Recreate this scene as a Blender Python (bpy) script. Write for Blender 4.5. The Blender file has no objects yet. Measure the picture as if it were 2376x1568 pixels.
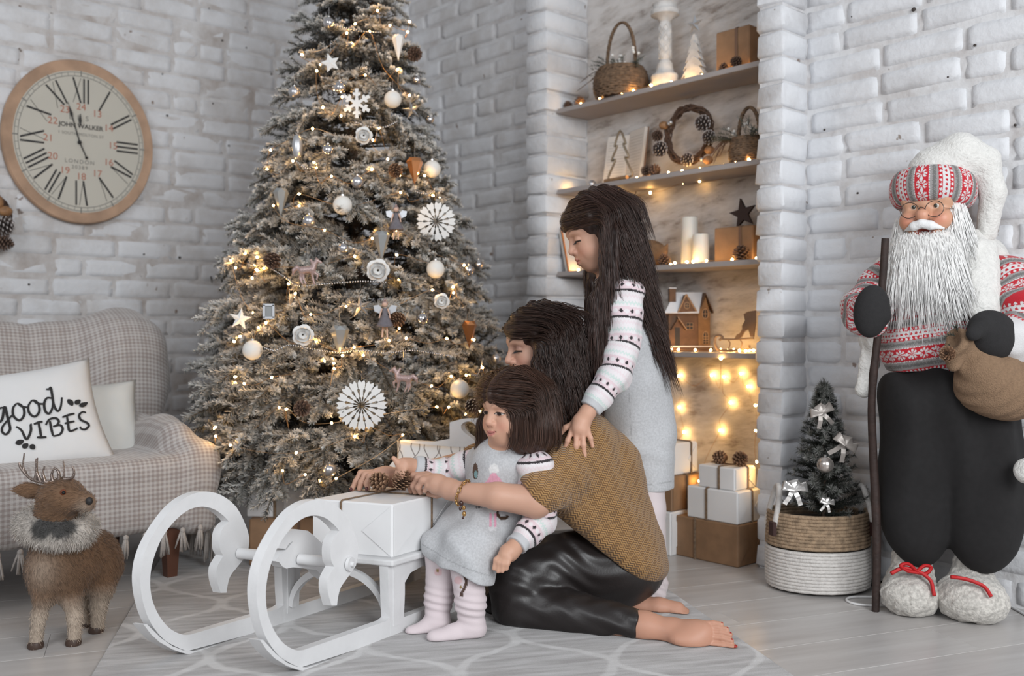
import bpy, bmesh, math, random
import numpy as np
from mathutils import Vector, Matrix
random.seed(7)
rng = np.random.default_rng(7)
SC = bpy.context.scene
COL = SC.collection
# ---------------------------------------------------------------- camera, light, exposure
F, CX, YH, CH = 2250.0, 1188.0, 770.0, 0.78
cam_d = bpy.data.cameras.new('camera')
cam = bpy.data.objects.new('camera', cam_d); COL.objects.link(cam)
cam.location = (0, 0, CH); cam.rotation_euler = (math.pi/2, 0, 0)
cam_d.sensor_width = 36.0; cam_d.lens = F/2376*36.0; cam_d.shift_y = -14/2376
cam_d.clip_start = 0.05; cam_d.clip_end = 60
cam_d.dof.use_dof = True; cam_d.dof.focus_distance = 2.5; cam_d.dof.aperture_fstop = 2.6
SC.camera = cam
SC.view_settings.view_transform = 'Standard'; SC.view_settings.look = 'None'
SC.view_settings.gamma = 1.0; SC.view_settings.use_curve_mapping = False
SC.view_settings.exposure = 0.0
SC.cycles.use_denoising = True
SC.cycles.max_bounces = 6; SC.cycles.diffuse_bounces = 3; SC.cycles.glossy_bounces = 3
SC.cycles.caustics_reflective = False; SC.cycles.caustics_refractive = False
SC.cycles.sample_clamp_indirect = 4.0
wd = bpy.data.worlds.new('world'); SC.world = wd; wd.use_nodes = True
wd.node_tree.nodes['Background'].inputs[0].default_value = (0.92, 0.95, 1.0, 1)
wd.node_tree.nodes['Background'].inputs[1].default_value = 0.37
def area_light(name, loc, tgt, sx, sy, power, color):
    d = bpy.data.lights.new(name, 'AREA'); d.shape = 'RECTANGLE'; d.size = sx; d.size_y = sy
    d.energy = power; d.color = color
    o = bpy.data.objects.new(name, d); COL.objects.link(o); o.location = loc
    o.rotation_euler = (Vector(tgt)-Vector(loc)).to_track_quat('-Z', 'Y').to_euler()
    return o
area_light('window_daylight', (1.7, -0.9, 1.9), (0.15, 3.0, 0.7), 2.0, 1.8, 122, (0.955, 0.98, 1.0))
area_light('left_fill', (-1.9, -0.8, 2.3), (0.0, 3.0, 0.6), 1.8, 1.5, 46, (0.95, 0.97, 1.0))  # added fill from the left, has no source of its own in the room

# ---------------------------------------------------------------- pixel -> place helpers
def W(px, py, Y): return np.array([(px-CX)/F*Y, Y, CH-(py-YH)/F*Y])
def G(px, py, z=0.0): return W(px, py, (CH-z)*F/(py-YH))
fa = math.radians(42.2)
AX = np.array([-math.sin(fa), math.cos(fa)]); BX = np.array([math.cos(fa), math.sin(fa)])
A3 = np.array([AX[0], AX[1], 0.]); B3 = np.array([BX[0], BX[1], 0.]); Z3 = np.array([0., 0., 1.])
P0 = G(1765, 1318); PB = P0[:2]@BX; PA = P0[:2]@AX
LWA = 4.236                                   # left wall plane: p.AX = LWA
def NP(px, py, s):                            # point on the plane s metres behind the niche pillars' face
    k = (px-CX)/F; return W(px, py, (PB+s)/(k*BX[0]+BX[1]))
def LW(px, py, off=0.0):                      # point on the plane off metres in front of the left wall
    k = (px-CX)/F; return W(px, py, (LWA-off)/(k*AX[0]+AX[1]))
def TS(t, s, z=0.0): return P0 + t*A3 + s*B3 + z*Z3

# ---------------------------------------------------------------- materials
def new_mat(name):
    m = bpy.data.materials.new(name); m.use_nodes = True
    nt = m.node_tree; return m, nt, nt.nodes['Principled BSDF']
def N(nt, t, **kw):
    n = nt.nodes.new(t)
    for k, v in kw.items(): setattr(n, k, v)
    return n
def mat(name, col, rough=0.6, metal=0.0, mott=0.0, mscale=8.0, col2=None, bump=0.0, bscale=60.0, vcol=False,
        sheen=0.0, stretch=(1, 1, 1), emit=0.0, trans=0.0, coat=0.0, sub=0.0, pos='object', spec=None, alpha=1.0):
    m, nt, b = new_mat(name)
    b.inputs['Roughness'].default_value = rough; b.inputs['Metallic'].default_value = metal
    if spec is not None: b.inputs['Specular IOR Level'].default_value = spec
    if sheen: b.inputs['Sheen Weight'].default_value = sheen
    if coat: b.inputs['Coat Weight'].default_value = coat
    if trans: b.inputs['Transmission Weight'].default_value = trans
    if sub:
        b.inputs['Subsurface Weight'].default_value = sub
        b.inputs['Subsurface Radius'].default_value = (0.012, 0.005, 0.003)
        b.inputs['Subsurface Scale'].default_value = 1.0
    L = nt.links
    if pos == 'object': vec = N(nt, 'ShaderNodeTexCoord').outputs['Object']
    else: vec = N(nt, 'ShaderNodeNewGeometry').outputs['Position']
    mp = N(nt, 'ShaderNodeMapping'); mp.inputs['Scale'].default_value = stretch; L.new(vec, mp.inputs[0])
    src = None
    if vcol: src = N(nt, 'ShaderNodeAttribute', attribute_name='Col').outputs['Color']
    if mott or col2:
        nz = N(nt, 'ShaderNodeTexNoise'); nz.inputs['Scale'].default_value = mscale; nz.inputs['Detail'].default_value = 6
        L.new(mp.outputs[0], nz.inputs['Vector'])
        rp = N(nt, 'ShaderNodeValToRGB'); rp.color_ramp.elements[0].position = 0.36; rp.color_ramp.elements[1].position = 0.64
        if src is not None:
            rp.color_ramp.elements[0].color = (1-mott, 1-mott, 1-mott, 1); rp.color_ramp.elements[1].color = (1, 1, 1, 1)
            mx = N(nt, 'ShaderNodeMix', data_type='RGBA', blend_type='MULTIPLY'); mx.inputs[0].default_value = 1
            L.new(src, mx.inputs['A']); L.new(rp.outputs[0], mx.inputs['B']); src = mx.outputs['Result']
        else:
            c2 = col2 if col2 else tuple(c*(1-mott) for c in col)
            rp.color_ramp.elements[0].color = (*c2, 1); rp.color_ramp.elements[1].color = (*col, 1)
            src = rp.outputs[0]
        L.new(nz.outputs['Fac'], rp.inputs[0])
    if src is not None: L.new(src, b.inputs['Base Color'])
    else: b.inputs['Base Color'].default_value = (*col, 1)
    if bump:
        n2 = N(nt, 'ShaderNodeTexNoise'); n2.inputs['Scale'].default_value = bscale; n2.inputs['Detail'].default_value = 4
        L.new(mp.outputs[0], n2.inputs['Vector'])
        bp = N(nt, 'ShaderNodeBump'); bp.inputs['Strength'].default_value = min(1, bump); bp.inputs['Distance'].default_value = 0.004
        L.new(n2.outputs['Fac'], bp.inputs['Height']); L.new(bp.outputs[0], b.inputs['Normal'])
    if emit:
        b.inputs['Emission Color'].default_value = (*col, 1); b.inputs['Emission Strength'].default_value = emit
    return m

# ---------------------------------------------------------------- mesh builder
class MB:
    def __init__(s): s.v = []; s.f = []; s.c = []; s.n = 0; s.cur = None
    def add(s, v, f, col=None):
        v = np.asarray(v, float).reshape(-1, 3); o = s.n
        s.v.append(v); s.f.extend([tuple(int(i)+o for i in q) for q in f]); s.n += len(v)
        c = col if col is not None else s.cur
        if c is not None:
            c = np.asarray(c, float); s.c.append(np.broadcast_to(c, (len(v), 3)))
        elif s.c: s.c.append(np.ones((len(v), 3)))
        return s
    def box(s, c, h, R=None, col=None, bev=0.0):
        h = np.asarray(h, float); c = np.asarray(c, float)
        if bev <= 0:
            v = np.array([[x, y, z] for x in (-1, 1) for y in (-1, 1) for z in (-1, 1)])*h
            f = [(0, 1, 3, 2), (4, 6, 7, 5), (0, 4, 5, 1), (2, 3, 7, 6), (0, 2, 6, 4), (1, 5, 7, 3)]
        else:
            v = []; 
            for ax in range(3):
                for x in (-1, 1):
                    for y in (-1, 1):
                        for z in (-1, 1):
                            q = np.array([x, y, z])*(h-bev); q[ax] = (x, y, z)[ax]*h[ax]; v.append(q)
            v = np.array(v); I = lambda ax, x, y, z: ax*8+(x > 0)*4+(y > 0)*2+(z > 0)
            f = []
            sg = (-1, 1)
            for x in sg: f.append([I(0, x, -1, -1), I(0, x, 1, -1), I(0, x, 1, 1), I(0, x, -1, 1)][::x])
            for y in sg: f.append([I(1, -1, y, -1), I(1, -1, y, 1), I(1, 1, y, 1), I(1, 1, y, -1)][::y])
            for z in sg: f.append([I(2, -1, -1, z), I(2, 1, -1, z), I(2, 1, 1, z), I(2, -1, 1, z)][::z])
            for x in sg:
                for y in sg: f.append([I(0, x, y, -1), I(1, x, y, -1), I(1, x, y, 1), I(0, x, y, 1)][::x*y])
            for x in sg:
                for z in sg: f.append([I(0, x, -1, z), I(0, x, 1, z), I(2, x, 1, z), I(2, x, -1, z)][::x*z])
            for y in sg:
                for z in sg: f.append([I(1, -1, y, z), I(2, -1, y, z), I(2, 1, y, z), I(1, 1, y, z)][::y*z])
            for x in sg:
                for y in sg:
                    for z in sg: f.append([I(0, x, y, z), I(1, x, y, z), I(2, x, y, z)][::x*y*z])
        if R is not None: v = v@np.asarray(R, float)          # rows of R = local axes in world
        return s.add(v+c, f, col)
    def tube(s, pts, r, n=8, col=None, closed=False, cap=True):
        P = np.asarray(pts, float); m = len(P); r = np.broadcast_to(np.asarray(r, float), (m,))
        T = np.gradient(P, axis=0) if not closed else np.roll(P, -1, 0)-np.roll(P, 1, 0)
        T = T/(np.linalg.norm(T, axis=1, keepdims=True)+1e-12)
        u = np.cross(T[0], [0, 0, 1.0]); 
        if np.linalg.norm(u) < 1e-3: u = np.cross(T[0], [1.0, 0, 0])
        u /= np.linalg.norm(u); V = []
        an = np.linspace(0, 2*math.pi, n, endpoint=False); ca = np.cos(an)[:, None]; sa = np.sin(an)[:, None]
        for i in range(m):
            u = u-T[i]*(u@T[i]); u /= np.linalg.norm(u)+1e-12; w = np.cross(T[i], u)
            V.append(P[i]+r[i]*(ca*u+sa*w))
        f = []; mm = m if closed else m-1
        for i in range(mm):
            j = (i+1) % m
            for k in range(n):
                l = (k+1) % n; f.append((i*n+k, i*n+l, j*n+l, j*n+k))
        if cap and not closed: f.append(tuple(range(n))[::-1]); f.append(tuple((m-1)*n+k for k in range(n)))
        return s.add(np.concatenate(V), f, col)
    def lathe(s, prof, n=24, c=(0, 0, 0), R=None, col=None, wob=0.0):
        prof = np.asarray(prof, float); an = np.linspace(0, 2*math.pi, n, endpoint=False); V = []
        for r, z in prof: V.append(np.stack([r*np.cos(an), r*np.sin(an), np.full(n, z)], 1))
        v = np.concatenate(V); f = []
        for i in range(len(prof)-1):
            for k in range(n):
                l = (k+1) % n; f.append((i*n+k, i*n+l, (i+1)*n+l, (i+1)*n+k))
        f.append(tuple(range(n))[::-1]); f.append(tuple((len(prof)-1)*n+k for k in range(n)))
        if R is not None: v = v@np.asarray(R, float)
        return s.add(v+np.asarray(c, float), f, col)
    def ball(s, c, r, n=12, col=None, R=None):
        m = max(4, n//2+1); prof = [(math.sin(a)*1.0, -math.cos(a)) for a in np.linspace(0.02, math.pi-0.02, m)]
        r = np.broadcast_to(np.asarray(r, float), (3,)); t = MB(); t.lathe(prof, n)
        v = t.v[0]*r
        if R is not None: v = v@np.asarray(R, float)
        return s.add(v+np.asarray(c, float), t.f, col)
    def prism(s, poly, fn, d, col=None):
        """poly: 2D outline (n,2); fn(x,y)->3D point; d: 3D extrusion vector."""
        from mathutils.geometry import tessellate_polygon
        p = np.asarray(poly, float); n = len(p); a = np.array([fn(x, y) for x, y in p]); b = a+np.asarray(d, float)
        tri = tessellate_polygon([[Vector((x, y, 0)) for x, y in p]])
        area = 0.5*np.sum(p[:, 0]*np.roll(p[:, 1], -1)-np.roll(p[:, 0], -1)*p[:, 1])
        f = [tuple(t) for t in tri]+[tuple(i+n for i in t)[::-1] for t in tri]
        f += [(i, (i+1) % n, (i+1) % n+n, i+n) for i in range(n)]
        return s.add(np.concatenate([a, b]), f, col)
    def mesh(s, name):
        v = np.concatenate(s.v) if s.v else np.zeros((0, 3))
        return make_mesh(name, v, s.f, np.concatenate(s.c) if s.c and sum(len(x) for x in s.c) == len(v) else None)

def make_mesh(name, v, f, col=None, smooth=False):
    me = bpy.data.meshes.new(name)
    if isinstance(f, np.ndarray) and f.ndim == 2:
        me.vertices.add(len(v)); me.vertices.foreach_set('co', np.asarray(v, np.float32).ravel())
        k = f.shape[1]; me.loops.add(f.size); me.loops.foreach_set('vertex_index', f.astype(np.int32).ravel())
        me.polygons.add(len(f)); me.polygons.foreach_set('loop_start', np.arange(0, f.size, k, dtype=np.int32))
        me.update(calc_edges=True)
    else:
        me.from_pydata(np.asarray(v, float).tolist(), [], f)
    if col is not None:
        at = me.color_attributes.new('Col', 'FLOAT_COLOR', 'POINT')
        c4 = np.ones((len(v), 4), np.float32); c4[:, :3] = col
        at.data.foreach_set('color', c4.ravel())
    return me
def recalc(me):
    bm = bmesh.new(); bm.from_mesh(me); bmesh.ops.recalc_face_normals(bm, faces=bm.faces); bm.to_mesh(me); bm.free()
def shade(me, ang=None):
    me.polygons.foreach_set('use_smooth', np.ones(len(me.polygons), bool)); me.update()
    if ang: 
        try: me.set_sharp_from_angle(angle=math.radians(ang))
        except Exception: pass
def obj(name, g, m, parent=None, smooth=None, fix=True, kind=None, label=None, loc=None, world=True):
    me = g.mesh(name) if isinstance(g, MB) else g
    if fix and isinstance(g, MB): recalc(me)
    if smooth is not None: shade(me, smooth if smooth > 0 else None)
    if m is not None: me.materials.append(m)
    o = bpy.data.objects.new(name, me); COL.objects.link(o)
    if loc is not None: o.location = loc
    if parent is not None:
        o.parent = parent
        if world:
            o.matrix_parent_inverse = wmat(parent).inverted()
    if kind: o['kind'] = kind
    if label: o['label'] = label
    return o
def basis(o): return o.matrix_basis.copy()
def wmat(o):
    return (wmat(o.parent)@o.matrix_parent_inverse@o.matrix_basis) if o.parent else o.matrix_basis.copy()
def tag(o, label, cat, group=None):
    o['label'] = label; o['category'] = cat
    if group: o['group'] = group
    return o
def thing(name, label, cat, loc=(0, 0, 0), group=None):
    o = bpy.data.objects.new(name, None); COL.objects.link(o); o.location = tuple(float(x) for x in loc); o.empty_display_size = 0.05
    return tag(o, label, cat, group)
def struct(o): o['kind'] = 'structure'; return o
def copy_tree(o, parent=None):
    c = o.copy(); COL.objects.link(c)
    if parent is not None: c.parent = parent
    for ch in list(o.children): copy_tree(ch, c)
    return c
def rot(axis, deg): return np.array(Matrix.Rotation(math.radians(deg), 3, Vector(axis))).T   # rows = rotated axes
def frame(x=None, y=None, z=None):
    """right-handed rows of axes from two given directions"""
    nz = lambda q: np.asarray(q, float)/np.linalg.norm(q)
    if z is not None and x is not None: z = nz(z); y = nz(np.cross(z, x)); x = np.cross(y, z)
    elif z is not None and y is not None: z = nz(z); x = nz(np.cross(y, z)); y = np.cross(z, x)
    elif x is not None and y is not None: x = nz(x); z = nz(np.cross(x, y)); y = np.cross(z, x)
    return np.array([x, y, z])
def smooth_path(P, n=8, closed=False):
    P = np.asarray(P, float); m = len(P); out = []
    for i in range(m if closed else m-1):
        g = lambda j: P[j % m] if closed else P[min(max(j, 0), m-1)]
        p0, p1, p2, p3 = g(i-1), g(i), g(i+1), g(i+2)
        for t in np.linspace(0, 1, n, endpoint=False):
            out.append(0.5*((2*p1)+(-p0+p2)*t+(2*p0-5*p1+4*p2-p3)*t*t+(-p0+3*p1-3*p2+p3)*t**3))
    if not closed: out.append(P[-1])
    return np.array(out)
# ---------------------------------------------------------------- smooth blended solids (distance field -> one continuous mesh)
class SDF:
    def __init__(s): s.p = []
    def _add(s, fn, c, rad, k, op): s.p.append((fn, np.asarray(c, np.float32), float(rad), k, op)); return s
    def ell(s, c, r, R=None, k=0.02, op='u'):
        c = np.asarray(c, np.float32); r = np.broadcast_to(np.asarray(r, np.float32), (3,)).copy()
        RT = None if R is None else np.asarray(R, np.float32).T
        def fn(P):
            q = P-c
            if RT is not None: q = q@RT
            a = np.sqrt(((q/r)**2).sum(1))+1e-9; b = np.sqrt(((q/(r*r))**2).sum(1))+1e-9
            return a*(a-1)/b
        return s._add(fn, c, r.max(), k, op)
    def cap(s, a, b, ra, rb, k=0.02, op='u', flat=None):
        a = np.asarray(a, np.float32); b = np.asarray(b, np.float32); ba = b-a; L = float(ba@ba)+1e-12
        if flat is not None: fd = np.asarray(flat[0], np.float32); fs = flat[1]-1
        def fn(P):
            q = P-a; t = np.clip(q@ba/L, 0, 1); d = q-t[:, None]*ba
            if flat is not None: d = d+np.outer(d@fd, fd)*fs
            return np.sqrt((d*d).sum(1))-(ra+(rb-ra)*t)
        return s._add(fn, (a+b)/2, math.sqrt(L)/2+max(ra, rb), k, op)
    def chain(s, pts, rs, k=0.02, op='u', flat=None):
        for i in range(len(pts)-1): s.cap(pts[i], pts[i+1], rs[i], rs[i+1], k if i == 0 else min(k, 0.012), op, flat)
        return s
    def box(s, c, h, R=None, rnd=0.01, k=0.02, op='u'):
        c = np.asarray(c, np.float32); h = np.asarray(h, np.float32); RT = None if R is None else np.asarray(R, np.float32).T
        def fn(P):
            q = P-c
            if RT is not None: q = q@RT
            q = np.abs(q)-(h-rnd)
            return np.sqrt((np.maximum(q, 0)**2).sum(1))+np.minimum(q.max(1), 0)-rnd
        return s._add(fn, c, float(np.linalg.norm(h)), k, op)
    def plane(s, p, n, k=0.005, op='s', c=None, rad=9):
        """cut: removes the side n points to"""
        p = np.asarray(p, np.float32); n = np.asarray(n, np.float32)/np.linalg.norm(n)
        return s._add(lambda P: -((P-p)@n), p if c is None else c, rad, k, op)
    def disp(s, fn, c=(0, 0, 0), rad=99): return s._add(fn, c, rad, 0, 'd')
    def ev(s, P, idx=None):
        P = np.asarray(P, np.float32); d = np.full(len(P), 9.0, np.float32)
        for i in (range(len(s.p)) if idx is None else idx):
            fn, c, rad, k, op = s.p[i]
            e = fn(P)
            if op == 'u':
                if k > 0:
                    h = np.clip(0.5+0.5*(d-e)/k, 0, 1); d = d+(e-d)*h-k*h*(1-h)
                else: d = np.minimum(d, e)
            elif op == 's':
                e = -e
                if k > 0:
                    h = np.clip(0.5-0.5*(d-e)/k, 0, 1); d = d+(e-d)*h+k*h*(1-h)
                else: d = np.maximum(d, e)
            elif op == 'd': d = d+e
        return d
    def grad(s, P, e=0.002):
        g = np.stack([s.ev(P+np.eye(3, dtype=np.float32)[i]*e)-s.ev(P-np.eye(3, dtype=np.float32)[i]*e) for i in range(3)], 1)
        return g/(np.linalg.norm(g, axis=1, keepdims=True)+1e-9)
    def net(s, h, n=14, margin=0.05):
        U = [(c, r) for fn, c, r, k, op in s.p if op == 'u']
        lo = np.min([c-r for c, r in U], 0)-3*h; hi = np.max([c+r for c, r in U], 0)+3*h
        dims = np.ceil((hi-lo)/h).astype(int)+2
        nb = -(-dims//n); GX, GY, GZ = (nb*n+4)
        bi = np.stack(np.meshgrid(*[np.arange(k) for k in nb], indexing='ij'), -1).reshape(-1, 3)
        bc = lo+(bi*n+n/2)*h; hb = n*h*0.87
        C = np.array([c for _, c, _, _, _ in s.p]); Rr = np.array([r for _, _, r, _, _ in s.p])
        ids = []; pos = []; quads = []
        for i in range(len(bi)):
            dist = np.linalg.norm(C-bc[i], axis=1)-Rr-hb
            act = [j for j in range(len(s.p)) if dist[j] < margin]
            if not any(s.p[j][4] == 'u' for j in act): continue
            dc = s.ev(bc[i][None], act)[0]
            if abs(dc) > hb*1.5+0.01: continue
            o = bi[i]*n; g = np.arange(n+1)
            I, J, K = np.meshgrid(g, g, g, indexing='ij')
            P = (lo+(np.stack([I, J, K], -1).reshape(-1, 3)+o)*h).astype(np.float32)
            v = s.ev(P, act).reshape(n+1, n+1, n+1); ins = v < 0
            if ins.all() or not ins.any(): continue
            cnt = sum(ins[a:a+n, b:b+n, c:c+n].astype(np.int8) for a in (0, 1) for b in (0, 1) for c in (0, 1))
            cell = np.argwhere((cnt > 0) & (cnt < 8))
            if len(cell):
                S = np.zeros((len(cell), 3)); M = np.zeros(len(cell))
                for ax in range(3):
                    o1, o2 = [q for q in range(3) if q != ax]
                    for a in (0, 1):
                        for b in (0, 1):
                            c0 = cell.copy(); c0[:, o1] += a; c0[:, o2] += b; c1 = c0.copy(); c1[:, ax] += 1
                            v0 = v[tuple(c0.T)]; v1 = v[tuple(c1.T)]; m = (v0 < 0) != (v1 < 0)
                            t = np.where(m, v0/np.where(m, v0-v1, 1), 0)
                            q = c0.astype(float); q[:, ax] += t; S += q*m[:, None]; M += m
                gc = cell+o; ids.append((gc[:, 0]*GY+gc[:, 1])*GZ+gc[:, 2]); pos.append(lo+(S/M[:, None]+o)*h)
            for ax in range(3):
                o1, o2 = (ax+1) % 3, (ax+2) % 3
                sl0 = [slice(0, n)]*3; sl1 = [slice(0, n)]*3; sl1[ax] = slice(1, n+1)
                a0 = ins[tuple(sl0)]; a1 = ins[tuple(sl1)]
                e = np.argwhere(a0 != a1)
                if not len(e): continue
                fl = a0[tuple(e.T)]; ge = e+o
                def cid(da, db):
                    q = ge.copy(); q[:, o1] -= da; q[:, o2] -= db; return (q[:, 0]*GY+q[:, 1])*GZ+q[:, 2]
                Q = np.stack([cid(0, 0), cid(1, 0), cid(1, 1), cid(0, 1)], 1)
                Q[~fl] = Q[~fl][:, ::-1]; quads.append(Q)
        ids = np.concatenate(ids); pos = np.concatenate(pos); Q = np.concatenate(quads)
        od = np.argsort(ids); ids = ids[od]; pos = pos[od]
        w = np.clip(np.searchsorted(ids, Q), 0, len(ids)-1); ok = (ids[w] == Q).all(1)
        return pos, w[ok]
    def obj(s, name, h, m, parent=None, colf=None, relax=1, **kw):
        v, q = s.net(h)
        for _ in range(relax):
            acc = np.zeros_like(v); cn = np.zeros(len(v))
            for a in range(4):
                b = (a+1) % 4
                np.add.at(acc, q[:, a], v[q[:, b]]); np.add.at(cn, q[:, a], 1)
                np.add.at(acc, q[:, b], v[q[:, a]]); np.add.at(cn, q[:, b], 1)
            v = v+0.5*(acc/np.maximum(cn, 1)[:, None]-v)
        me = make_mesh(name, v, q, colf(v) if colf else None); shade(me)
        return obj(name, me, m, parent, **kw)
def sstep(a, b, x): t = np.clip((x-a)/(b-a), 0, 1); return t*t*(3-2*t)
def wob(P, f, seed=0):
    """cheap smooth pseudo-noise in -1..1"""
    r = np.random.default_rng(seed); o = np.zeros(len(P), np.float32)
    for i in range(5):
        k = r.normal(size=3)*f*(0.7+0.35*i); o += np.sin(P@k.astype(np.float32)+r.uniform(0, 6.28))
    return o/3.2
# ---------------------------------------------------------------- room shell
def paint_mat(name, base, dirt, chip, amt, mscale=3.0, bump=0.5):
    m, nt, b = new_mat(name); L = nt.links; b.inputs['Roughness'].default_value = 0.62
    g = N(nt, 'ShaderNodeNewGeometry')
    n1 = N(nt, 'ShaderNodeTexNoise'); n1.inputs['Scale'].default_value = mscale; n1.inputs['Detail'].default_value = 8; n1.inputs['Roughness'].default_value = 0.65
    L.new(g.outputs['Position'], n1.inputs['Vector'])
    r1 = N(nt, 'ShaderNodeValToRGB'); r1.color_ramp.elements[0].position = 0.30; r1.color_ramp.elements[1].position = 0.30+amt
    r1.color_ramp.elements[0].color = (*dirt, 1); r1.color_ramp.elements[1].color = (*base, 1)
    L.new(n1.outputs['Fac'], r1.inputs[0])
    n2 = N(nt, 'ShaderNodeTexNoise'); n2.inputs['Scale'].default_value = 17; n2.inputs['Detail'].default_value = 3
    L.new(g.outputs['Position'], n2.inputs['Vector'])
    r2 = N(nt, 'ShaderNodeValToRGB'); r2.color_ramp.elements[0].position = 0.715; r2.color_ramp.elements[1].position = 0.735
    r2.color_ramp.elements[0].color = (0, 0, 0, 1); r2.color_ramp.elements[1].color = (1, 1, 1, 1)
    L.new(n2.outputs['Fac'], r2.inputs[0])
    mx = N(nt, 'ShaderNodeMix', data_type='RGBA'); L.new(r2.outputs[0], mx.inputs[0]); L.new(r1.outputs[0], mx.inputs['A']); mx.inputs['B'].default_value = (*chip, 1)
    L.new(mx.outputs['Result'], b.inputs['Base Color'])
    n3 = N(nt, 'ShaderNodeTexNoise'); n3.inputs['Scale'].default_value = 45; n3.inputs['Detail'].default_value = 6
    L.new(g.outputs['Position'], n3.inputs['Vector'])
    bp = N(nt, 'ShaderNodeBump'); bp.inputs['Strength'].default_value = bump; bp.inputs['Distance'].default_value = 0.006
    L.new(n3.outputs['Fac'], bp.inputs['Height']); L.new(bp.outputs[0], b.inputs['Normal'])
    return m
M_BRICK = paint_mat('white_painted_brick', (0.70, 0.71, 0.735), (0.53, 0.525, 0.535), (0.30, 0.25, 0.22), 0.22)
M_BRICKL = paint_mat('white_painted_brick_left', (0.70, 0.705, 0.725), (0.50, 0.475, 0.46), (0.26, 0.2, 0.17), 0.30, 4.0)
M_MORT = paint_mat('painted_mortar', (0.66, 0.66, 0.67), (0.47, 0.44, 0.43), (0.24, 0.19, 0.17), 0.28, 9.0)
M_MORTL = paint_mat('painted_mortar_left', (0.64, 0.63, 0.63), (0.40, 0.35, 0.32), (0.2, 0.16, 0.14), 0.30, 7.0)
# rough niche plaster with diagonal trowel strokes
def plaster():
    m, nt, b = new_mat('rough_plaster'); L = nt.links; b.inputs['Roughness'].default_value = 0.8
    g = N(nt, 'ShaderNodeNewGeometry'); mp = N(nt, 'ShaderNodeMapping'); mp.vector_type = 'TEXTURE'
    mp.inputs['Rotation'].default_value = (math.radians(28), math.radians(8), math.radians(138)); mp.inputs['Scale'].default_value = (3.2, 1, 1)
    L.new(g.outputs['Position'], mp.inputs[0])
    n = N(nt, 'ShaderNodeTexNoise'); n.inputs['Scale'].default_value = 21; n.inputs['Detail'].default_value = 7; n.inputs['Roughness'].default_value = 0.62
    L.new(mp.outputs[0], n.inputs['Vector'])
    r = N(nt, 'ShaderNodeValToRGB'); e = r.color_ramp.elements
    e[0].position = 0.33; e[0].color = (0.27, 0.23, 0.205, 1); e[1].position = 0.60; e[1].color = (0.60, 0.575, 0.56, 1)
    e2 = e.new(0.44); e2.color = (0.48, 0.45, 0.43, 1)
    L.new(n.outputs['Fac'], r.inputs[0]); L.new(r.outputs[0], b.inputs['Base Color'])
    bp = N(nt, 'ShaderNodeBump'); bp.inputs['Strength'].default_value = 0.7; bp.inputs['Distance'].default_value = 0.012
    L.new(n.outputs['Fac'], bp.inputs['Height']); L.new(bp.outputs[0], b.inputs['Normal'])
    return m
M_PLAST = plaster()

def brick_mesh(L, H, D, seed, edge=0.012, cut=0.0, ny=3):
    r = np.random.default_rng(seed)
    xs = np.concatenate([[-L/2, -L/2+edge*0.45], np.linspace(-L/2+edge*1.8, L/2-edge*1.8, ny), [L/2-edge*0.45, L/2]])
    zs = np.array([-H/2, -H/2+edge*0.45, -H*0.18, H*0.18, H/2-edge*0.45, H/2])
    nx, nz = len(xs), len(zs); V = []
    for i in range(nx):
        for j in range(nz):
            rim = i in (0, nx-1) or j in (0, nz-1); rim2 = i in (1, nx-2) or j in (1, nz-2)
            y = -0.012 if rim else (D*0.62 if rim2 else D)+r.normal()*0.0016
            jx = r.normal()*0.0025; jz = r.normal()*0.0022
            x = xs[i]+(jx if not rim else jx*0.7); z = zs[j]+(jz if not rim else jz*0.7)
            if (i in (0, 1, nx-2, nx-1)) and (j in (0, 1, nz-2, nz-1)): x *= 1-0.012*0.08/L*3; z *= 0.94
            V.append((x, y, z))
    f = [(i*nz+j, i*nz+j+1, (i+1)*nz+j+1, (i+1)*nz+j) for i in range(nx-1) for j in range(nz-1)]
    me = make_mesh('brick', np.array(V), f); recalc_out(me); shade(me); return me
def recalc_out(me):
    # front faces look along +y
    me.update()
    s = sum(p.normal.y for p in me.polygons)
    if s < 0: me.flip_normals()
CO = 0.084
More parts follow.
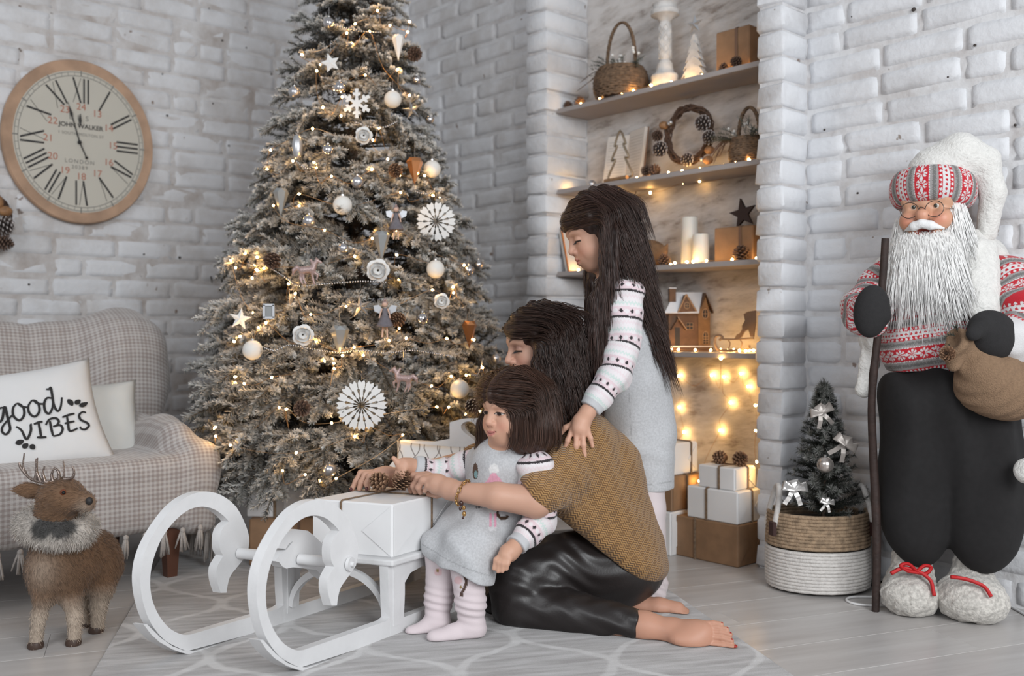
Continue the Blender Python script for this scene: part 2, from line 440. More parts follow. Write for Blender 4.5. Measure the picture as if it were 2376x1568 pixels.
def lay(parent, o, e, n, length, z0, z1, mtl, D, jt=0.011, seed=0, edge=0.012, phase=0.0, hdr=0.35):
    """brick courses on a wall: o start point, e along the wall, n towards the room"""
    r = np.random.default_rng(seed); H = CO-jt
    ST = [brick_mesh(0.25, H, D, seed*50+i, edge) for i in range(6)]; HD = [brick_mesh(0.12, H, D, seed*50+20+i, edge, ny=2) for i in range(4)]
    for me in ST+HD: me.materials.append(mtl)
    R = Matrix(((e[0], n[0], 0, 0), (e[1], n[1], 0, 0), (0, 0, 1, 0), (0, 0, 0, 1)))
    c0 = int(math.floor((z0)/CO)); c1 = int(math.ceil(z1/CO)); pi = wmat(parent).inverted()
    for c in range(c0, c1):
        x = -((c % 2)*0.131)-r.uniform(0, 0.02)-phase
        z = (c+0.5)*CO
        while x < length:
            L0 = 0.12 if r.random() < hdr and c % 3 == 0 else 0.25
            a, b2 = max(x, 0), min(x+L0, length); x2 = x+L0+jt
            if b2-a > 0.035:
                l = b2-a; me = (ST if l > 0.17 else HD)[r.integers(0, 4)]; base = 0.25 if l > 0.17 else 0.12
                ob = bpy.data.objects.new('brick', me); COL.objects.link(ob); ob.parent = parent; ob.matrix_parent_inverse = pi
                p = o+np.asarray(e)*(a+b2)/2+Z3*(z+r.normal()*0.0018)
                S = Matrix.Diagonal((l/base*(1 if r.random() < 0.5 else -1), 1+r.normal()*0.12, 1+r.normal()*0.012, 1))
                ob.matrix_basis = Matrix.Translation(Vector(p)+Vector(n)*float(r.normal()*0.0012))@R@Matrix.Rotation(float(r.normal()*0.006), 4, 'Y')@S
            x = x2

def slab(name, p, e, n, length, z0, z1, th, m):
    b = MB(); c = p+np.asarray(e)*length/2-np.asarray(n)*th/2+Z3*(z0+z1)/2
    b.box(c, (length/2, th/2, (z1-z0)/2), np.array([e, n, Z3]))
    o = obj(name, b, m); return struct(o)
# left wall: runs along B3, faces -A3... towards the room
cor = TS(0, 0)*0; k = (880-CX)/F
Yc = (PB+0.14)/(k*BX[0]+BX[1]); CORN = np.array([k*Yc, Yc, 0.])
tC = (CORN-P0)@A3; sC = 0.14
nL = -A3; nR = -B3
wl = slab('wall_left', CORN-B3*3.6, B3, nL, 3.75, 0, 2.9, 0.15, M_MORTL)
lay(wl, CORN-B3*2.75, B3, nL, 2.75, 0.26, 2.45, M_BRICKL, 0.0028, 0.0045, 3, 0.016)
tl = 1.137; tr = -0.084                                           # pillar outer edges along the wall
wb = slab('wall_back', TS(tl-0.05, sC), A3, nR, tC-tl+0.05, 0, 2.9, 0.15, M_MORT)
lay(wb, TS(tl-0.01, sC), A3, nR, tC-tl, 0.0, 2.45, M_BRICKL, 0.005, 0.0065, 11, 0.014)
tR0 = -2.6
wr = slab('wall_right', TS(tR0, sC), A3, nR, tr-tR0+0.03, 0, 2.9, 0.15, M_MORT)
lay(wr, TS(-0.98, sC), A3, nR, 0.98+tr, 0.0, 2.02, M_BRICK, 0.0075, 0.0075, 5, 0.014)
# niche: back plaster and two brick pillars
t0n, t1n = 0.019, 1.0126
wn = slab('wall_niche', TS(t0n-0.15, 0.25), A3, nR, t1n-t0n+0.3, 0, 2.9, 0.1, M_PLAST)
def block_mesh(lx, ly, H, seed):
    """pillar course: a full brick block, rounded, x along wall, y outward"""
    r = np.random.default_rng(seed); bm = bmesh.new(); bmesh.ops.create_cube(bm, size=1)
    for v in bm.verts: v.co = Vector((v.co.x*lx, v.co.y*ly, v.co.z*H))
    bmesh.ops.bevel(bm, geom=bm.edges[:]+bm.verts[:], offset=0.009, segments=1, affect='EDGES', profile=0.7)
    for v in bm.verts: v.co += Vector((r.normal()*0.0025, r.normal()*0.002, r.normal()*0.0014))
    me = bpy.data.meshes.new('brick'); bm.to_mesh(me); bm.free(); shade(me, 50); return me
def pillar(name, ta, tb, s0, s1, seed, z1):
    core = MB(); tm = (ta+tb)/2; sm = (s0+s1)/2
    core.box(TS(tm, sm+0.006, 1.45), ((tb-ta)/2-0.009, (s1-s0)/2-0.004, 1.45), np.array([A3, B3, Z3]))
    p = struct(obj(name, core, M_MORT)); r = np.random.default_rng(seed)
    pi = wmat(p).inverted(); sl = (s1-s0)
    V = [block_mesh(tb-ta, sl, CO-0.008, seed*9+i) for i in range(5)]
    for me in V: me.materials.append(M_BRICK)
    R = Matrix(((A3[0], B3[0], 0, 0), (A3[1], B3[1], 0, 0), (0, 0, 1, 0), (0, 0, 0, 1)))
    for c in range(int(z1/CO)+1):
        ob = bpy.data.objects.new('brick', V[r.integers(0, 5)]); COL.objects.link(ob); ob.parent = p; ob.matrix_parent_inverse = pi
        ob.matrix_basis = Matrix.Translation(Vector(TS(tm+r.normal()*0.0022, sm+r.normal()*0.0022, (c+0.5)*CO)))@R@Matrix.Rotation(float(r.normal()*0.008), 4, 'Z')
    return p
pillar('wall_pillar_left', t1n, tl, 0.0, 0.25, 31, 2.4)
pillar('wall_pillar_right', tr, t0n, 0.0, 0.25, 37, 2.1)

# nails and small holes in the painted bricks
M_HOLE = mat('dark_nail_hole', (0.05, 0.04, 0.035), 0.8)
def holes(w_, L, fn, nrm):
    for x, y, s_ in L:
        g = MB(); p = fn(x, y); R_ = frame(x=np.cross(Z3, nrm), y=nrm); g.ball(p, (0.0055*s_, 0.0035, 0.0048*s_), 8, R=R_); obj('nail_hole', g, M_HOLE, w_, smooth=60)
holes(wl, [(516, 94, 1), (571, 111, 1), (388, 268, 1.1), (531, 338, 1), (377, 172, 0.8), (334, 590, 1), (417, 598, 1.5), (67, 660, 1.1), (494, 240, 0.8), (630, 172, 1), (485, 20, 0.8), (210, 735, 0.8)], lambda x, y: LW(x, y, 0.0035), nL)
holes(wr, [(2120, 22, 1.4), (1978, 38, 1), (2200, 178, 0.9), (1913, 301, 0.8), (2262, 105, 0.9), (2355, 290, 0.8), (1990, 448, 0.8)], lambda x, y: NP(x, y, sC-0.008), nR)
for x, y, dx, dy in ((489, 640, 3, 16), (527, 640, -26, 8)):
    g = MB(); a = LW(x, y, 0.0); b = LW(x+dx, y+dy, 0.035); g.tube([a, (a+b)/2+Z3*0.002, b], [0.004, 0.003, 0.0022], 6); obj('nail', g, M_HOLE, wl, smooth=60)
# floor planks
M_FLOOR = None
def floor_mat():
    m, nt, b = new_mat('pale_laminate'); L = nt.links
    b.inputs['Roughness'].default_value = 0.28; b.inputs['Specular IOR Level'].default_value = 0.45
    tc = N(nt, 'ShaderNodeTexCoord'); oi = N(nt, 'ShaderNodeObjectInfo')
    ad = N(nt, 'ShaderNodeVectorMath', operation='ADD'); L.new(tc.outputs['Object'], ad.inputs[0])
    sc = N(nt, 'ShaderNodeMath', operation='MULTIPLY'); sc.inputs[1].default_value = 40; L.new(oi.outputs['Random'], sc.inputs[0]); L.new(sc.outputs[0], ad.inputs[1])
    mp = N(nt, 'ShaderNodeMapping'); mp.inputs['Scale'].default_value = (1.0, 11, 1); L.new(ad.outputs[0], mp.inputs[0])
    n = N(nt, 'ShaderNodeTexNoise'); n.inputs['Scale'].default_value = 2.2; n.inputs['Detail'].default_value = 8; n.inputs['Roughness'].default_value = 0.6
    L.new(mp.outputs[0], n.inputs['Vector'])
    r = N(nt, 'ShaderNodeValToRGB'); e = r.color_ramp.elements; e[0].position = 0.3; e[0].color = (0.44, 0.415, 0.40, 1); e[1].position = 0.68; e[1].color = (0.56, 0.54, 0.525, 1)
    L.new(n.outputs['Fac'], r.inputs[0]); L.new(r.outputs[0], b.inputs['Base Color'])
    return m
M_FLOOR = floor_mat()
fb = MB(); fb.box((0, 2.6, -0.03), (3.4, 3.6, 0.02)); floor = struct(obj('floor', fb, mat('floor_base', (0.12, 0.11, 0.1))))
fd = math.radians(21); FD = np.array([math.cos(fd), math.sin(fd), 0]); FN = np.array([-FD[1], FD[0], 0])
PLW, PLL = 0.192, 1.29
pm = MB(); pm.box((0, 0, -0.005), (PLL/2-0.0004, PLW/2-0.0004, 0.005), bev=0.0006); pme = pm.mesh('plank'); recalc(pme); pme.materials.append(M_FLOOR)
pi = wmat(floor).inverted()
for r_ in range(-4, 34):
    off = (r_*0.43) % PLL
    for c_ in range(-4, 4):
        p = FN*(r_*PLW-0.4)+FD*(c_*PLL+off)
        if not (-2.9 < p[0] < 2.9 and 0.7 < p[1] < 5.6): continue
        if p@AX3 > LWA+0.3 if False else (p[:2]@AX > LWA+0.35 or p[:2]@BX > PB+0.45): continue
        ob = bpy.data.objects.new('plank', pme); COL.objects.link(ob); ob.parent = floor; ob.matrix_parent_inverse = pi
        ob.location = p; ob.rotation_euler = (0, 0, fd)

# rug
def rug_mat():
    m, nt, b = new_mat('grey_trellis_rug'); L = nt.links; b.inputs['Roughness'].default_value = 0.95; b.inputs['Sheen Weight'].default_value = 0.3
    tc = N(nt, 'ShaderNodeTexCoord'); sx = N(nt, 'ShaderNodeSeparateXYZ')
    nz = N(nt, 'ShaderNodeTexNoise'); nz.inputs['Scale'].default_value = 9; nz.inputs['Detail'].default_value = 4
    L.new(tc.outputs['Object'], nz.inputs['Vector'])
    mxv = N(nt, 'ShaderNodeVectorMath', operation='MULTIPLY_ADD'); L.new(nz.outputs['Color'], mxv.inputs[0]); mxv.inputs[1].default_value = (0.055, 0.055, 0); L.new(tc.outputs['Object'], mxv.inputs[2])
    L.new(mxv.outputs[0], sx.inputs[0])
    def mth(op, a, b2=None, **k):
        q = N(nt, 'ShaderNodeMath', operation=op)
        for i, x in enumerate((a, b2)):
            if x is None: continue
            if isinstance(x, (int, float)): q.inputs[i].default_value = x
            else: L.new(x, q.inputs[i])
        return q.outputs[0]
    P, Q = 0.37, 0.47                             # lattice period across / along
    w = mth('MULTIPLY', mth('SINE', mth('MULTIPLY', sx.outputs['Y'], 2*math.pi/Q)), P*0.25)
    # two families of wavy lines make the ogee trellis
    def line(sign):
        u = mth('ADD', sx.outputs['X'], w) if sign > 0 else mth('SUBTRACT', sx.outputs['X'], w)
        u = mth('ADD', u, 0.0 if sign > 0 else P/2)
        fr = mth('ABSOLUTE', mth('SUBTRACT', mth('FRACT', mth('DIVIDE', u, P)), 0.5))
        return fr
    d = mth('MINIMUM', line(1), line(-1))
    nf = N(nt, 'ShaderNodeTexNoise'); nf.inputs['Scale'].default_value = 14; nf.inputs['Detail'].default_value = 5; L.new(tc.outputs['Object'], nf.inputs['Vector'])
    ms = N(nt, 'ShaderNodeMapRange'); L.new(d, ms.inputs[0]); ms.inputs[1].default_value = 0.025; ms.inputs[2].default_value = 0.055; ms.inputs[3].default_value = 1; ms.inputs[4].default_value = 0
    wv = N(nt, 'ShaderNodeMapping'); wv.inputs['Scale'].default_value = (2, 14, 1); L.new(tc.outputs['Object'], wv.inputs[0])
    ns = N(nt, 'ShaderNodeTexNoise'); ns.inputs['Scale'].default_value = 3.0; ns.inputs['Detail'].default_value = 8; L.new(wv.outputs[0], ns.inputs['Vector'])
    r = N(nt, 'ShaderNodeValToRGB'); e = r.color_ramp.elements; e[0].position = 0.34; e[0].color = (0.27, 0.255, 0.25, 1); e[1].position = 0.66; e[1].color = (0.46, 0.45, 0.45, 1)
    L.new(ns.outputs['Fac'], r.inputs[0])
    mx = N(nt, 'ShaderNodeMix', data_type='RGBA'); L.new(mth('MULTIPLY', ms.outputs[0], mth('MULTIPLY', nf.outputs['Fac'], 1.05)), mx.inputs[0]); L.new(r.outputs[0], mx.inputs['A']); mx.inputs['B'].default_value = (0.66, 0.655, 0.65, 1)
    L.new(mx.outputs['Result'], b.inputs['Base Color'])
    n3 = N(nt, 'ShaderNodeTexNoise'); n3.inputs['Scale'].default_value = 420; L.new(tc.outputs['Object'], n3.inputs['Vector'])
    bp = N(nt, 'ShaderNodeBump'); bp.inputs['Strength'].default_value = 0.6; bp.inputs['Distance'].default_value = 0.003
    L.new(n3.outputs['Fac'], bp.inputs['Height']); L.new(bp.outputs[0], b.inputs['Normal'])
    return m
RU = np.array([0.975, 0.22, 0]); RU /= np.linalg.norm(RU); RV = np.array([-RU[1], RU[0], 0])
rl = G(214, 1568)
r0 = rl-RV*0.75; RWID, RLEN = 1.545, 2.0
rb = MB(); rb.box((RWID/2, RLEN/2, 0.004), (RWID/2, RLEN/2, 0.004), bev=0.003)
rug = obj('rug', rb, rug_mat()); rug.location = r0; rug.rotation_euler = (0, 0, math.atan2(RU[1], RU[0]))
tag(rug, 'pale grey rug with a white trellis pattern under the sled and the family', 'rug')
RZ = 0.008
# ---------------------------------------------------------------- white sled with its load
M_WHITE = mat('white_chalk_paint', (0.75, 0.75, 0.755), 0.55, mott=0.07, mscale=14, bump=0.15, bscale=90)
M_PAPER = mat('white_wrapping_paper', (0.80, 0.80, 0.805), 0.6, mott=0.05, mscale=6, bump=0.25, bscale=9)
M_KRAFT = mat('kraft_paper', (0.30, 0.175, 0.095), 0.65, mott=0.18, mscale=25, bump=0.2, bscale=14)
M_TWINE = mat('jute_twine', (0.25, 0.17, 0.11), 0.9, mott=0.4, mscale=120)
SU = np.array([0.570, 0.822, 0]); SD = np.array([-0.934, 0.357, 0])      # along the runners / from near to far runner
SO = np.array([-0.467, 2.233, RZ]); SW = 0.317
def sled_pt(px, py, w=0.0):
    """pixel on the vertical plane of the runner w metres behind the near runner"""
    o = SO+SD*w; k = (px-CX)/F; u = (o[0]-k*o[1])/(k*SU[1]-SU[0]); return W(px, py, o[1]+u*SU[1])
def c1(L): return [(300+x/2.76, 1000+y/2.76) for x, y in L]
def c5(L): return [(480+x/4.9, 1120+y/4.9) for x, y in L]
sled = thing('sled', 'white painted wooden sled with big curled runners, carrying the white gift', 'sled', SO)
def curve_pts(L, n=5): return smooth_path(L, n)
ring_out = c1([(1060, 1500), (960, 1440), (880, 1330), (835, 1200), (815, 1050), (825, 920), (860, 800), (920, 680), (1000, 560), (1085, 480), (1180, 440), (1265, 447), (1340, 490), (1400, 560), (1450, 680), (1466, 770), (1452, 860)])
tail = c1([(1452, 860), (1400, 935), (1355, 1000), (1338, 1060), (1330, 1116)])
tail2 = c1([(1296, 1118), (1272, 1030), (1272, 950), (1300, 890), (1312, 868)])
disc = c1([(1312, 868), (1294, 830), (1289, 770), (1297, 710), (1320, 665), (1346, 640)])
ring_in = c1([(1346, 640), (1312, 600), (1255, 556), (1180, 540), (1100, 566), (1020, 640), (950, 745), (905, 860), (880, 970), (875, 1080), (890, 1180), (930, 1280), (990, 1360), (1060, 1400), (1115, 1402)])
beam = c1([(1400, 1302), (1640, 1218), (1668, 1195), (1662, 1100), (1655, 860), (1765, 850), (1765, 1040), (1755, 1300)])
outline = np.concatenate([curve_pts(ring_out), curve_pts(tail, 3)[1:], np.array(tail2[:1]), curve_pts(tail2, 3)[1:], curve_pts(disc, 4)[1:], curve_pts(ring_in)[1:], np.array(beam), np.array(c1([(1100, 1512)]))])
RT = 0.024
for w in (0.0, SW):
    g = MB(); g.prism(outline, lambda x, y: sled_pt(x, y)+SD*w, SD*RT)
    obj('runner', g, M_WHITE, sled, smooth=40)
    sole = c1([(828, 1338), (870, 1400), (920, 1452), (1000, 1502), (1080, 1530), (1150, 1538), (1785, 1312), (1782, 1298), (1500, 1392), (1130, 1512), (1060, 1505), (1000, 1480), (930, 1425), (880, 1370), (846, 1334)])
    g = MB(); g.prism(np.array(sole), lambda x, y: sled_pt(x, y)+SD*(w-0.004), SD*(RT+0.008))
    obj('sole_strip', g, M_WHITE, sled, smooth=40)
    # rear half of the runner, up to the back of the sled
    g = MB(); pa = sled_pt(945, 1462)+SD*w; pa[2] = RZ+0.02
    o0 = SO+SD*(w+RT/2)
    g.box(o0+SU*0.56+Z3*0.018, (0.28, RT/2, 0.018), np.array([SU, np.cross(Z3, SU), Z3]))
    g.box(o0+SU*0.78+Z3*0.11, (0.028, RT/2, 0.11), np.array([SU, np.cross(Z3, SU), Z3]))
    obj('runner_tail', g, M_WHITE, sled)
# axle, caps and bolts
axn = sled_pt(300+1405/2.76, 1000+850/2.76); 
g = MB(); g.tube([axn+SD*0.01, axn+SD*0.138], 0.0135, 20); g.tube([axn+SD*0.172, axn+SD*(SW-0.0)], 0.0135, 20); obj('axle', g, M_WHITE, sled, smooth=40)
for s_, w in ((-1, 0.0), (1, SW+RT)):
    g = MB(); g.tube([axn+SD*w, axn+SD*(w+s_*0.008)], 0.017, 20); g.tube([axn+SD*(w+s_*0.007), axn+SD*(w+s_*0.016)], [0.007, 0.006], 12); obj('bolt', g, M_WHITE, sled, smooth=40)
scroll = c5([(815, 745), (830, 690), (880, 600), (950, 545), (1000, 525), (1080, 535), (1150, 545), (1230, 610), (1300, 680), (1420, 760), (1440, 900), (1420, 1000), (1380, 1110), (1300, 1050), (1250, 990), (1050, 965), (975, 960), (905, 975), (860, 950), (820, 900), (770, 890), (830, 820), (905, 760), (945, 715), (985, 660), (935, 690), (895, 752)])
mid = 0.14
g = MB(); g.prism(np.array(scroll), lambda x, y: sled_pt(x, y, mid), SD*0.03); obj('scroll_plate', g, M_WHITE, sled, smooth=40)
# seat board
SR = np.array([SU, np.cross(Z3, SU), Z3])
SEZ = RZ+0.196
def sl(u, w, z): return SO*np.array([1, 1, 0])+SU*u+SD*w+Z3*z
def quadslab(g, u0, u1, w0, w1, z0, z1):
    v = [sl(u, w, z) for u in (u0, u1) for w in (w0, w1) for z in (z0, z1)]
    g.add(v, [(0, 1, 3, 2), (4, 6, 7, 5), (0, 4, 5, 1), (2, 3, 7, 6), (0, 2, 6, 4), (1, 5, 7, 3)]); return g
g = MB(); quadslab(g, 0.262, 0.80, -0.018, SW+RT+0.018, SEZ-0.016, SEZ); me = g.mesh('seat'); recalc(me)
seat = obj('seat', me, M_WHITE, sled); bv = seat.modifiers.new('bevel', 'BEVEL'); bv.width = 0.004; bv.segments = 2
# posts with brackets between the runners and under the seat
for w in (0.0, SW):
    g = MB(); quadslab(g, 0.288, 0.312, w-0.002, w+RT+0.002, 0.03, SEZ-0.016); obj('post', g, M_WHITE, sled)
    side = [(0.30, SEZ-0.016), (0.80, SEZ-0.016), (0.80, SEZ-0.06), (0.76, SEZ-0.045), (0.40, SEZ-0.045), (0.36, SEZ-0.052), (0.335, SEZ-0.075), (0.325, SEZ-0.105), (0.30, SEZ-0.105)]
    g = MB(); g.prism(np.array(side), lambda x, y: sl(x, w+0.003, y), SD*0.018); obj('side_rail', g, M_WHITE, sled)
def arc_bracket(w0, w1, u):
    t = np.linspace(0, math.pi/2, 12); out = [(w0+(w1-w0)*(1-math.cos(a)), 0.05+(SEZ-0.085)*math.sin(a)) for a in t]
    inn = [(w0+(w1-w0)*(1-math.cos(a)*0.92)+0.0, 0.05+(SEZ-0.085)*math.sin(a)*0.88-0.004) for a in t[::-1]]
    g = MB(); g.prism(np.array(out+inn), lambda x, y: sl(u, x, y), SU*0.014); return g
obj('bracket', arc_bracket(RT, SW*0.52, 0.292), M_WHITE, sled, smooth=40)
obj('bracket', arc_bracket(SW, SW*0.52, 0.292), M_WHITE, sled, smooth=40)
# back board with the heart cut-out, seen behind the girl
bu = 0.80
def hb(w, z): return sl(bu, w, z)
def bz(py): return CH-(py-YH)/F*sl(bu, 0.2, 0)[1]
ww = np.linspace(-0.02, SW+RT+0.02, 9); L0 = -0.02; L1 = SW+RT+0.02; cm = 0.075
low, mid_, hi = SEZ-0.01, bz(1022), bz(968)
board = [(L0, low), (L1, low), (L1, mid_-0.005), (0.25, mid_-0.006), (0.192, mid_+0.006), (0.192, hi-0.015), (0.15, hi-0.003), (0.10, hi), (0.0, hi), (-0.02, hi-0.01)]
heart = []
for t in np.linspace(0, 2*math.pi, 26, endpoint=False):
    heart.append((0.105-0.0031*16*math.sin(t)**3, (hi-0.036)+0.0022*(13*math.cos(t)-5*math.cos(2*t)-2*math.cos(3*t)-math.cos(4*t))))
from mathutils.geometry import tessellate_polygon
def holed(poly, hole, fn, d):
    g = MB(); n, h = len(poly), len(hole); tri = tessellate_polygon([[Vector((x, y, 0)) for x, y in poly], [Vector((x, y, 0)) for x, y in hole]])
    a = np.array([fn(x, y) for x, y in list(poly)+list(hole)]); f = [tuple(t) for t in tri]+[tuple(i+n+h for i in t)[::-1] for t in tri]
    f += [(i, (i+1) % n, (i+1) % n+n+h, i+n+h) for i in range(n)]+[(n+i, n+(i+1) % h, n+(i+1) % h+n+h, n+i+n+h) for i in range(h)]
    g.add(np.concatenate([a, a+d]), f); return g
obj('back_board', holed(board, heart, hb, SU*0.02), M_WHITE, sled, smooth=40)
for w in (0.0, SW+0.004):
    pr = [(0.50, SEZ), (0.80, SEZ), (0.80, 0.40), (0.74, 0.385), (0.66, 0.33), (0.59, 0.30), (0.54, 0.262), (0.515, 0.22)] if w else [(0.50, SEZ), (0.80, SEZ), (0.80, 0.36), (0.74, 0.34), (0.66, 0.325), (0.58, 0.31), (0.53, 0.27), (0.51, 0.23)]
    g = MB(); g.prism(np.array(pr), lambda x, y: sl(x, w, y), SD*0.02); obj('arm_panel', g, M_WHITE, sled, smooth=40)

# ------------------------------------------------ boxes: wrapped gifts with twine
def gift(name, label, c, ex, ey, lx, ly, lz, m, group=None, twine=(0.5, None), tw=0.006, flaps='x', tmat=None, cat='gift', tname='twine', flat=False):
    """c = bottom corner; ex, ey unit directions of the two visible sides"""
    ex = np.asarray(ex, float); ey = np.asarray(ey, float); o = thing(name, label, cat, c+ex*lx/2+ey*ly/2, group)
    g = MB(); R = np.array([ex, ey, Z3])
    nrm = np.cross(ex, ey)[2]
    g.box(c+ex*lx/2+ey*ly/2+Z3*lz/2, (lx/2, ly/2, lz/2), R, bev=0.004)
    wrap = obj('wrapping', g, m, o); 
    # folded paper flaps on the visible ends (thin raised sheets)
    for side in flaps:
        e1, n1, l1, off = (ex, -ey, lx, np.zeros(3)) if side == 'x' else (ey, -ex, ly, np.zeros(3))
        b0 = c+off
        for s_ in (0, 1):
            p0 = b0+e1*(0.004 if s_ == 0 else l1-0.004)+n1*0.0008
            pts = [p0+Z3*(lz-0.006), p0+Z3*0.006, b0+e1*(l1*(0.36 if s_ == 0 else 0.64))+n1*0.0012+Z3*lz*0.47]
            g = MB(); g.add(np.concatenate([pts, [q+n1*0.0022 for q in pts]]), [(0, 1, 2), (5, 4, 3), (0, 3, 4, 1), (1, 4, 5, 2), (2, 5, 3, 0)])
            obj('paper_fold', g, m, wrap)
    tm = tmat or M_TWINE
    for ax, fr in enumerate(twine):
        if fr is None: continue
        e1, e2, l1, l2 = (ex, ey, lx, ly) if ax == 0 else (ey, ex, ly, lx)
        p = c+e1*l1*fr; q = 0.0022
        loop = [p-e2*q, p-e2*q+Z3*lz*0.5, p-e2*q+Z3*(lz-0.003), p+e2*0.004+Z3*(lz+q), p+e2*(l2*0.5)+Z3*(lz+q), p+e2*(l2-0.004)+Z3*(lz+q), p+e2*(l2+q)+Z3*(lz-0.003), p+e2*(l2+q)]
        g = MB()
        if flat:
            hw = tw/2
            A = np.array([x-e1*hw for x in loop]); B = np.array([x+e1*hw for x in loop]); n = len(loop)
            g.add(np.concatenate([A, B]), [(i, i+1, n+i+1, n+i) for i in range(n-1)])
        else:
            for d in (-tw*0.3, tw*0.3): g.tube(np.array(loop)+e1*d, tw*0.36, 6)
        obj(tname, g, tm, o, smooth=40)
    return o
bc = sl(0.285, 0.0, SEZ)
big = gift('gift_box', 'large white wrapped gift tied with twine, lying on the sled', bc, SD, SU, 0.236, 0.25, 0.137, M_PAPER, None, (0.63, 0.62), 0.005, 'xy')
# cushion with wavy lines leaning on the sled's back board
def pillow(name, o, eu, ev, nn, w, h, th, m, parent=None, n=18, pinch=0.08, wr=0.004, seed=0):
    """o = centre; eu, ev unit axes; nn outward normal"""
    u = np.linspace(-1, 1, n); U, V = np.meshgrid(u, u, indexing='ij'); r = np.random.default_rng(seed)
    prof = np.clip((1-U**4)*(1-V**4), 0, 1)**0.5
    sx = U*(1-pinch*(1-V**2)); sy = V*(1-pinch*(1-U**2))
    P = np.stack([U*0, U*0, U*0], -1)
    verts = []; 
    for s_ in (1, -1):
        d = prof*th/2*s_
        Q = np.stack([sx*w/2, sy*h/2, d], -1).reshape(-1, 3)
        wv = wr*(np.sin(Q[:, 0]*38+Q[:, 1]*25+r.uniform(0, 6))*np.sin(Q[:, 1]*41-Q[:, 0]*19))*prof.ravel()
        verts.append(o+Q[:, :1]*eu+Q[:, 1:2]*ev+(Q[:, 2:3]+wv[:, None]*s_)*nn)
    f = []
    for s_ in (0, 1):
        for i in range(n-1):
            for j in range(n-1):
                q = [i*n+j, (i+1)*n+j, (i+1)*n+j+1, i*n+j+1]; q = q if s_ == 0 else q[::-1]
                f.append(tuple(k+s_*n*n for k in q))
    g = MB(); g.add(np.concatenate(verts), f); me = g.mesh(name); bm = bmesh.new(); bm.from_mesh(me); bmesh.ops.remove_doubles(bm, verts=bm.verts, dist=0.0004)
    bmesh.ops.recalc_face_normals(bm, faces=bm.faces); bm.to_mesh(me); bm.free(); shade(me)
    return obj(name, me, m, parent)
def wavy_mat():
    m, nt, b = new_mat('white_wavy_print'); L = nt.links; b.inputs['Roughness'].default_value = 0.85
    tc = N(nt, 'ShaderNodeNewGeometry'); sx = N(nt, 'ShaderNodeSeparateXYZ'); L.new(tc.outputs['Position'], sx.inputs[0])
    def mth(op, a, b2=None):
        q = N(nt, 'ShaderNodeMath', operation=op)
        for i, x in enumerate((a, b2)):
            if x is None: continue
            if isinstance(x, (int, float)): q.inputs[i].default_value = x
            else: L.new(x, q.inputs[i])
        return q.outputs[0]
    u = mth('ADD', mth('MULTIPLY', sx.outputs['X'], 1.0), mth('MULTIPLY', sx.outputs['Z'], -0.12))
    def fam(sg, per, ph):
        w = mth('MULTIPLY', mth('SINE', mth('ADD', mth('MULTIPLY', sx.outputs['Z'], 75.0), ph)), 0.011*sg)
        return mth('ABSOLUTE', mth('SUBTRACT', mth('FRACT', mth('DIVIDE', mth('ADD', u, w), per)), 0.5))
    l1 = mth('LESS_THAN', fam(1, 0.041, 0.0), 0.045); l2 = mth('LESS_THAN', fam(-1, 0.062, 1.0), 0.028)
    mx = N(nt, 'ShaderNodeMix', data_type='RGBA'); L.new(mth('MULTIPLY', mth('MAXIMUM', l1, l2), 0.8), mx.inputs[0]); mx.inputs['A'].default_value = (0.8, 0.79, 0.77, 1); mx.inputs['B'].default_value = (0.16, 0.13, 0.12, 1)
    L.new(mx.outputs['Result'], b.inputs['Base Color']); return m
pc = sl(0.735, 0.165, SEZ+0.115)
pv = np.array([0, 0, 1.0])*0.96+SU*0.22; pv /= np.linalg.norm(pv); pn = -np.cross(SD, pv); pn = pn if pn[1] < 0 else -pn
cus = pillow('cushion', pc, SD, pv, pn, 0.36, 0.26, 0.09, wavy_mat(), wr=0.001)
tag(cus, 'white cushion with thin wavy grey lines, leaning on the sled back board', 'cushion')
# ---------------------------------------------------------------- pine cones
def cone_mesh(name, L, R, rows, seed, col, tip):
    """scales spiralling round an axis along +z, from 0 to L"""
    r = np.random.default_rng(seed); g = MB(); n = rows*7
    g.lathe([(R*0.15, 0), (R*0.34, L*0.25), (R*0.30, L*0.55), (R*0.1, L*0.97)], 10, col=np.array(col)*0.3)
    for i in range(n):
        t = i/n; a = i*2.39996; z = L*(0.03+0.94*t); rr = R*(0.55+1.2*t*(1-t)*1.6)*(1-0.55*t**3); rr = min(rr, R)
        d = np.array([math.cos(a), math.sin(a), 0]); s_ = np.array([-d[1], d[0], 0]); up = 0.35+0.5*t
        q = rr*1.18; w = R*0.25*(1-0.4*t)
        tipp = d*q+Z3*(z+up*R*0.35); base = d*(R*0.2)+Z3*z
        v = [base-s_*w*0.4, base+s_*w*0.4, tipp*0.8+base*0.2+s_*w, tipp+s_*w*0.35+Z3*0.1*w, tipp-s_*w*0.35+Z3*0.1*w, tipp*0.8+base*0.2-s_*w]
        v2 = [x-Z3*R*0.10 for x in v]
        f = [(0, 1, 2, 5), (5, 2, 3, 4), (6, 11, 8, 7), (11, 10, 9, 8), (2, 8, 9, 3), (3, 9, 10, 4), (4, 10, 11, 5), (1, 7, 8, 2), (0, 5, 11, 6)]
        cc = np.array([col]*12, float); 
        for j in (3, 4, 9, 10): cc[j] = tip
        cc[[0, 1, 6, 7]] *= 0.45; cc *= r.uniform(0.8, 1.2)
        g.add(v+v2, f, cc)
    me = g.mesh(name); recalc(me); return me
M_CONE = mat('pine_cone', (1, 1, 1), 0.8, vcol=True, mott=0.25, mscale=150)
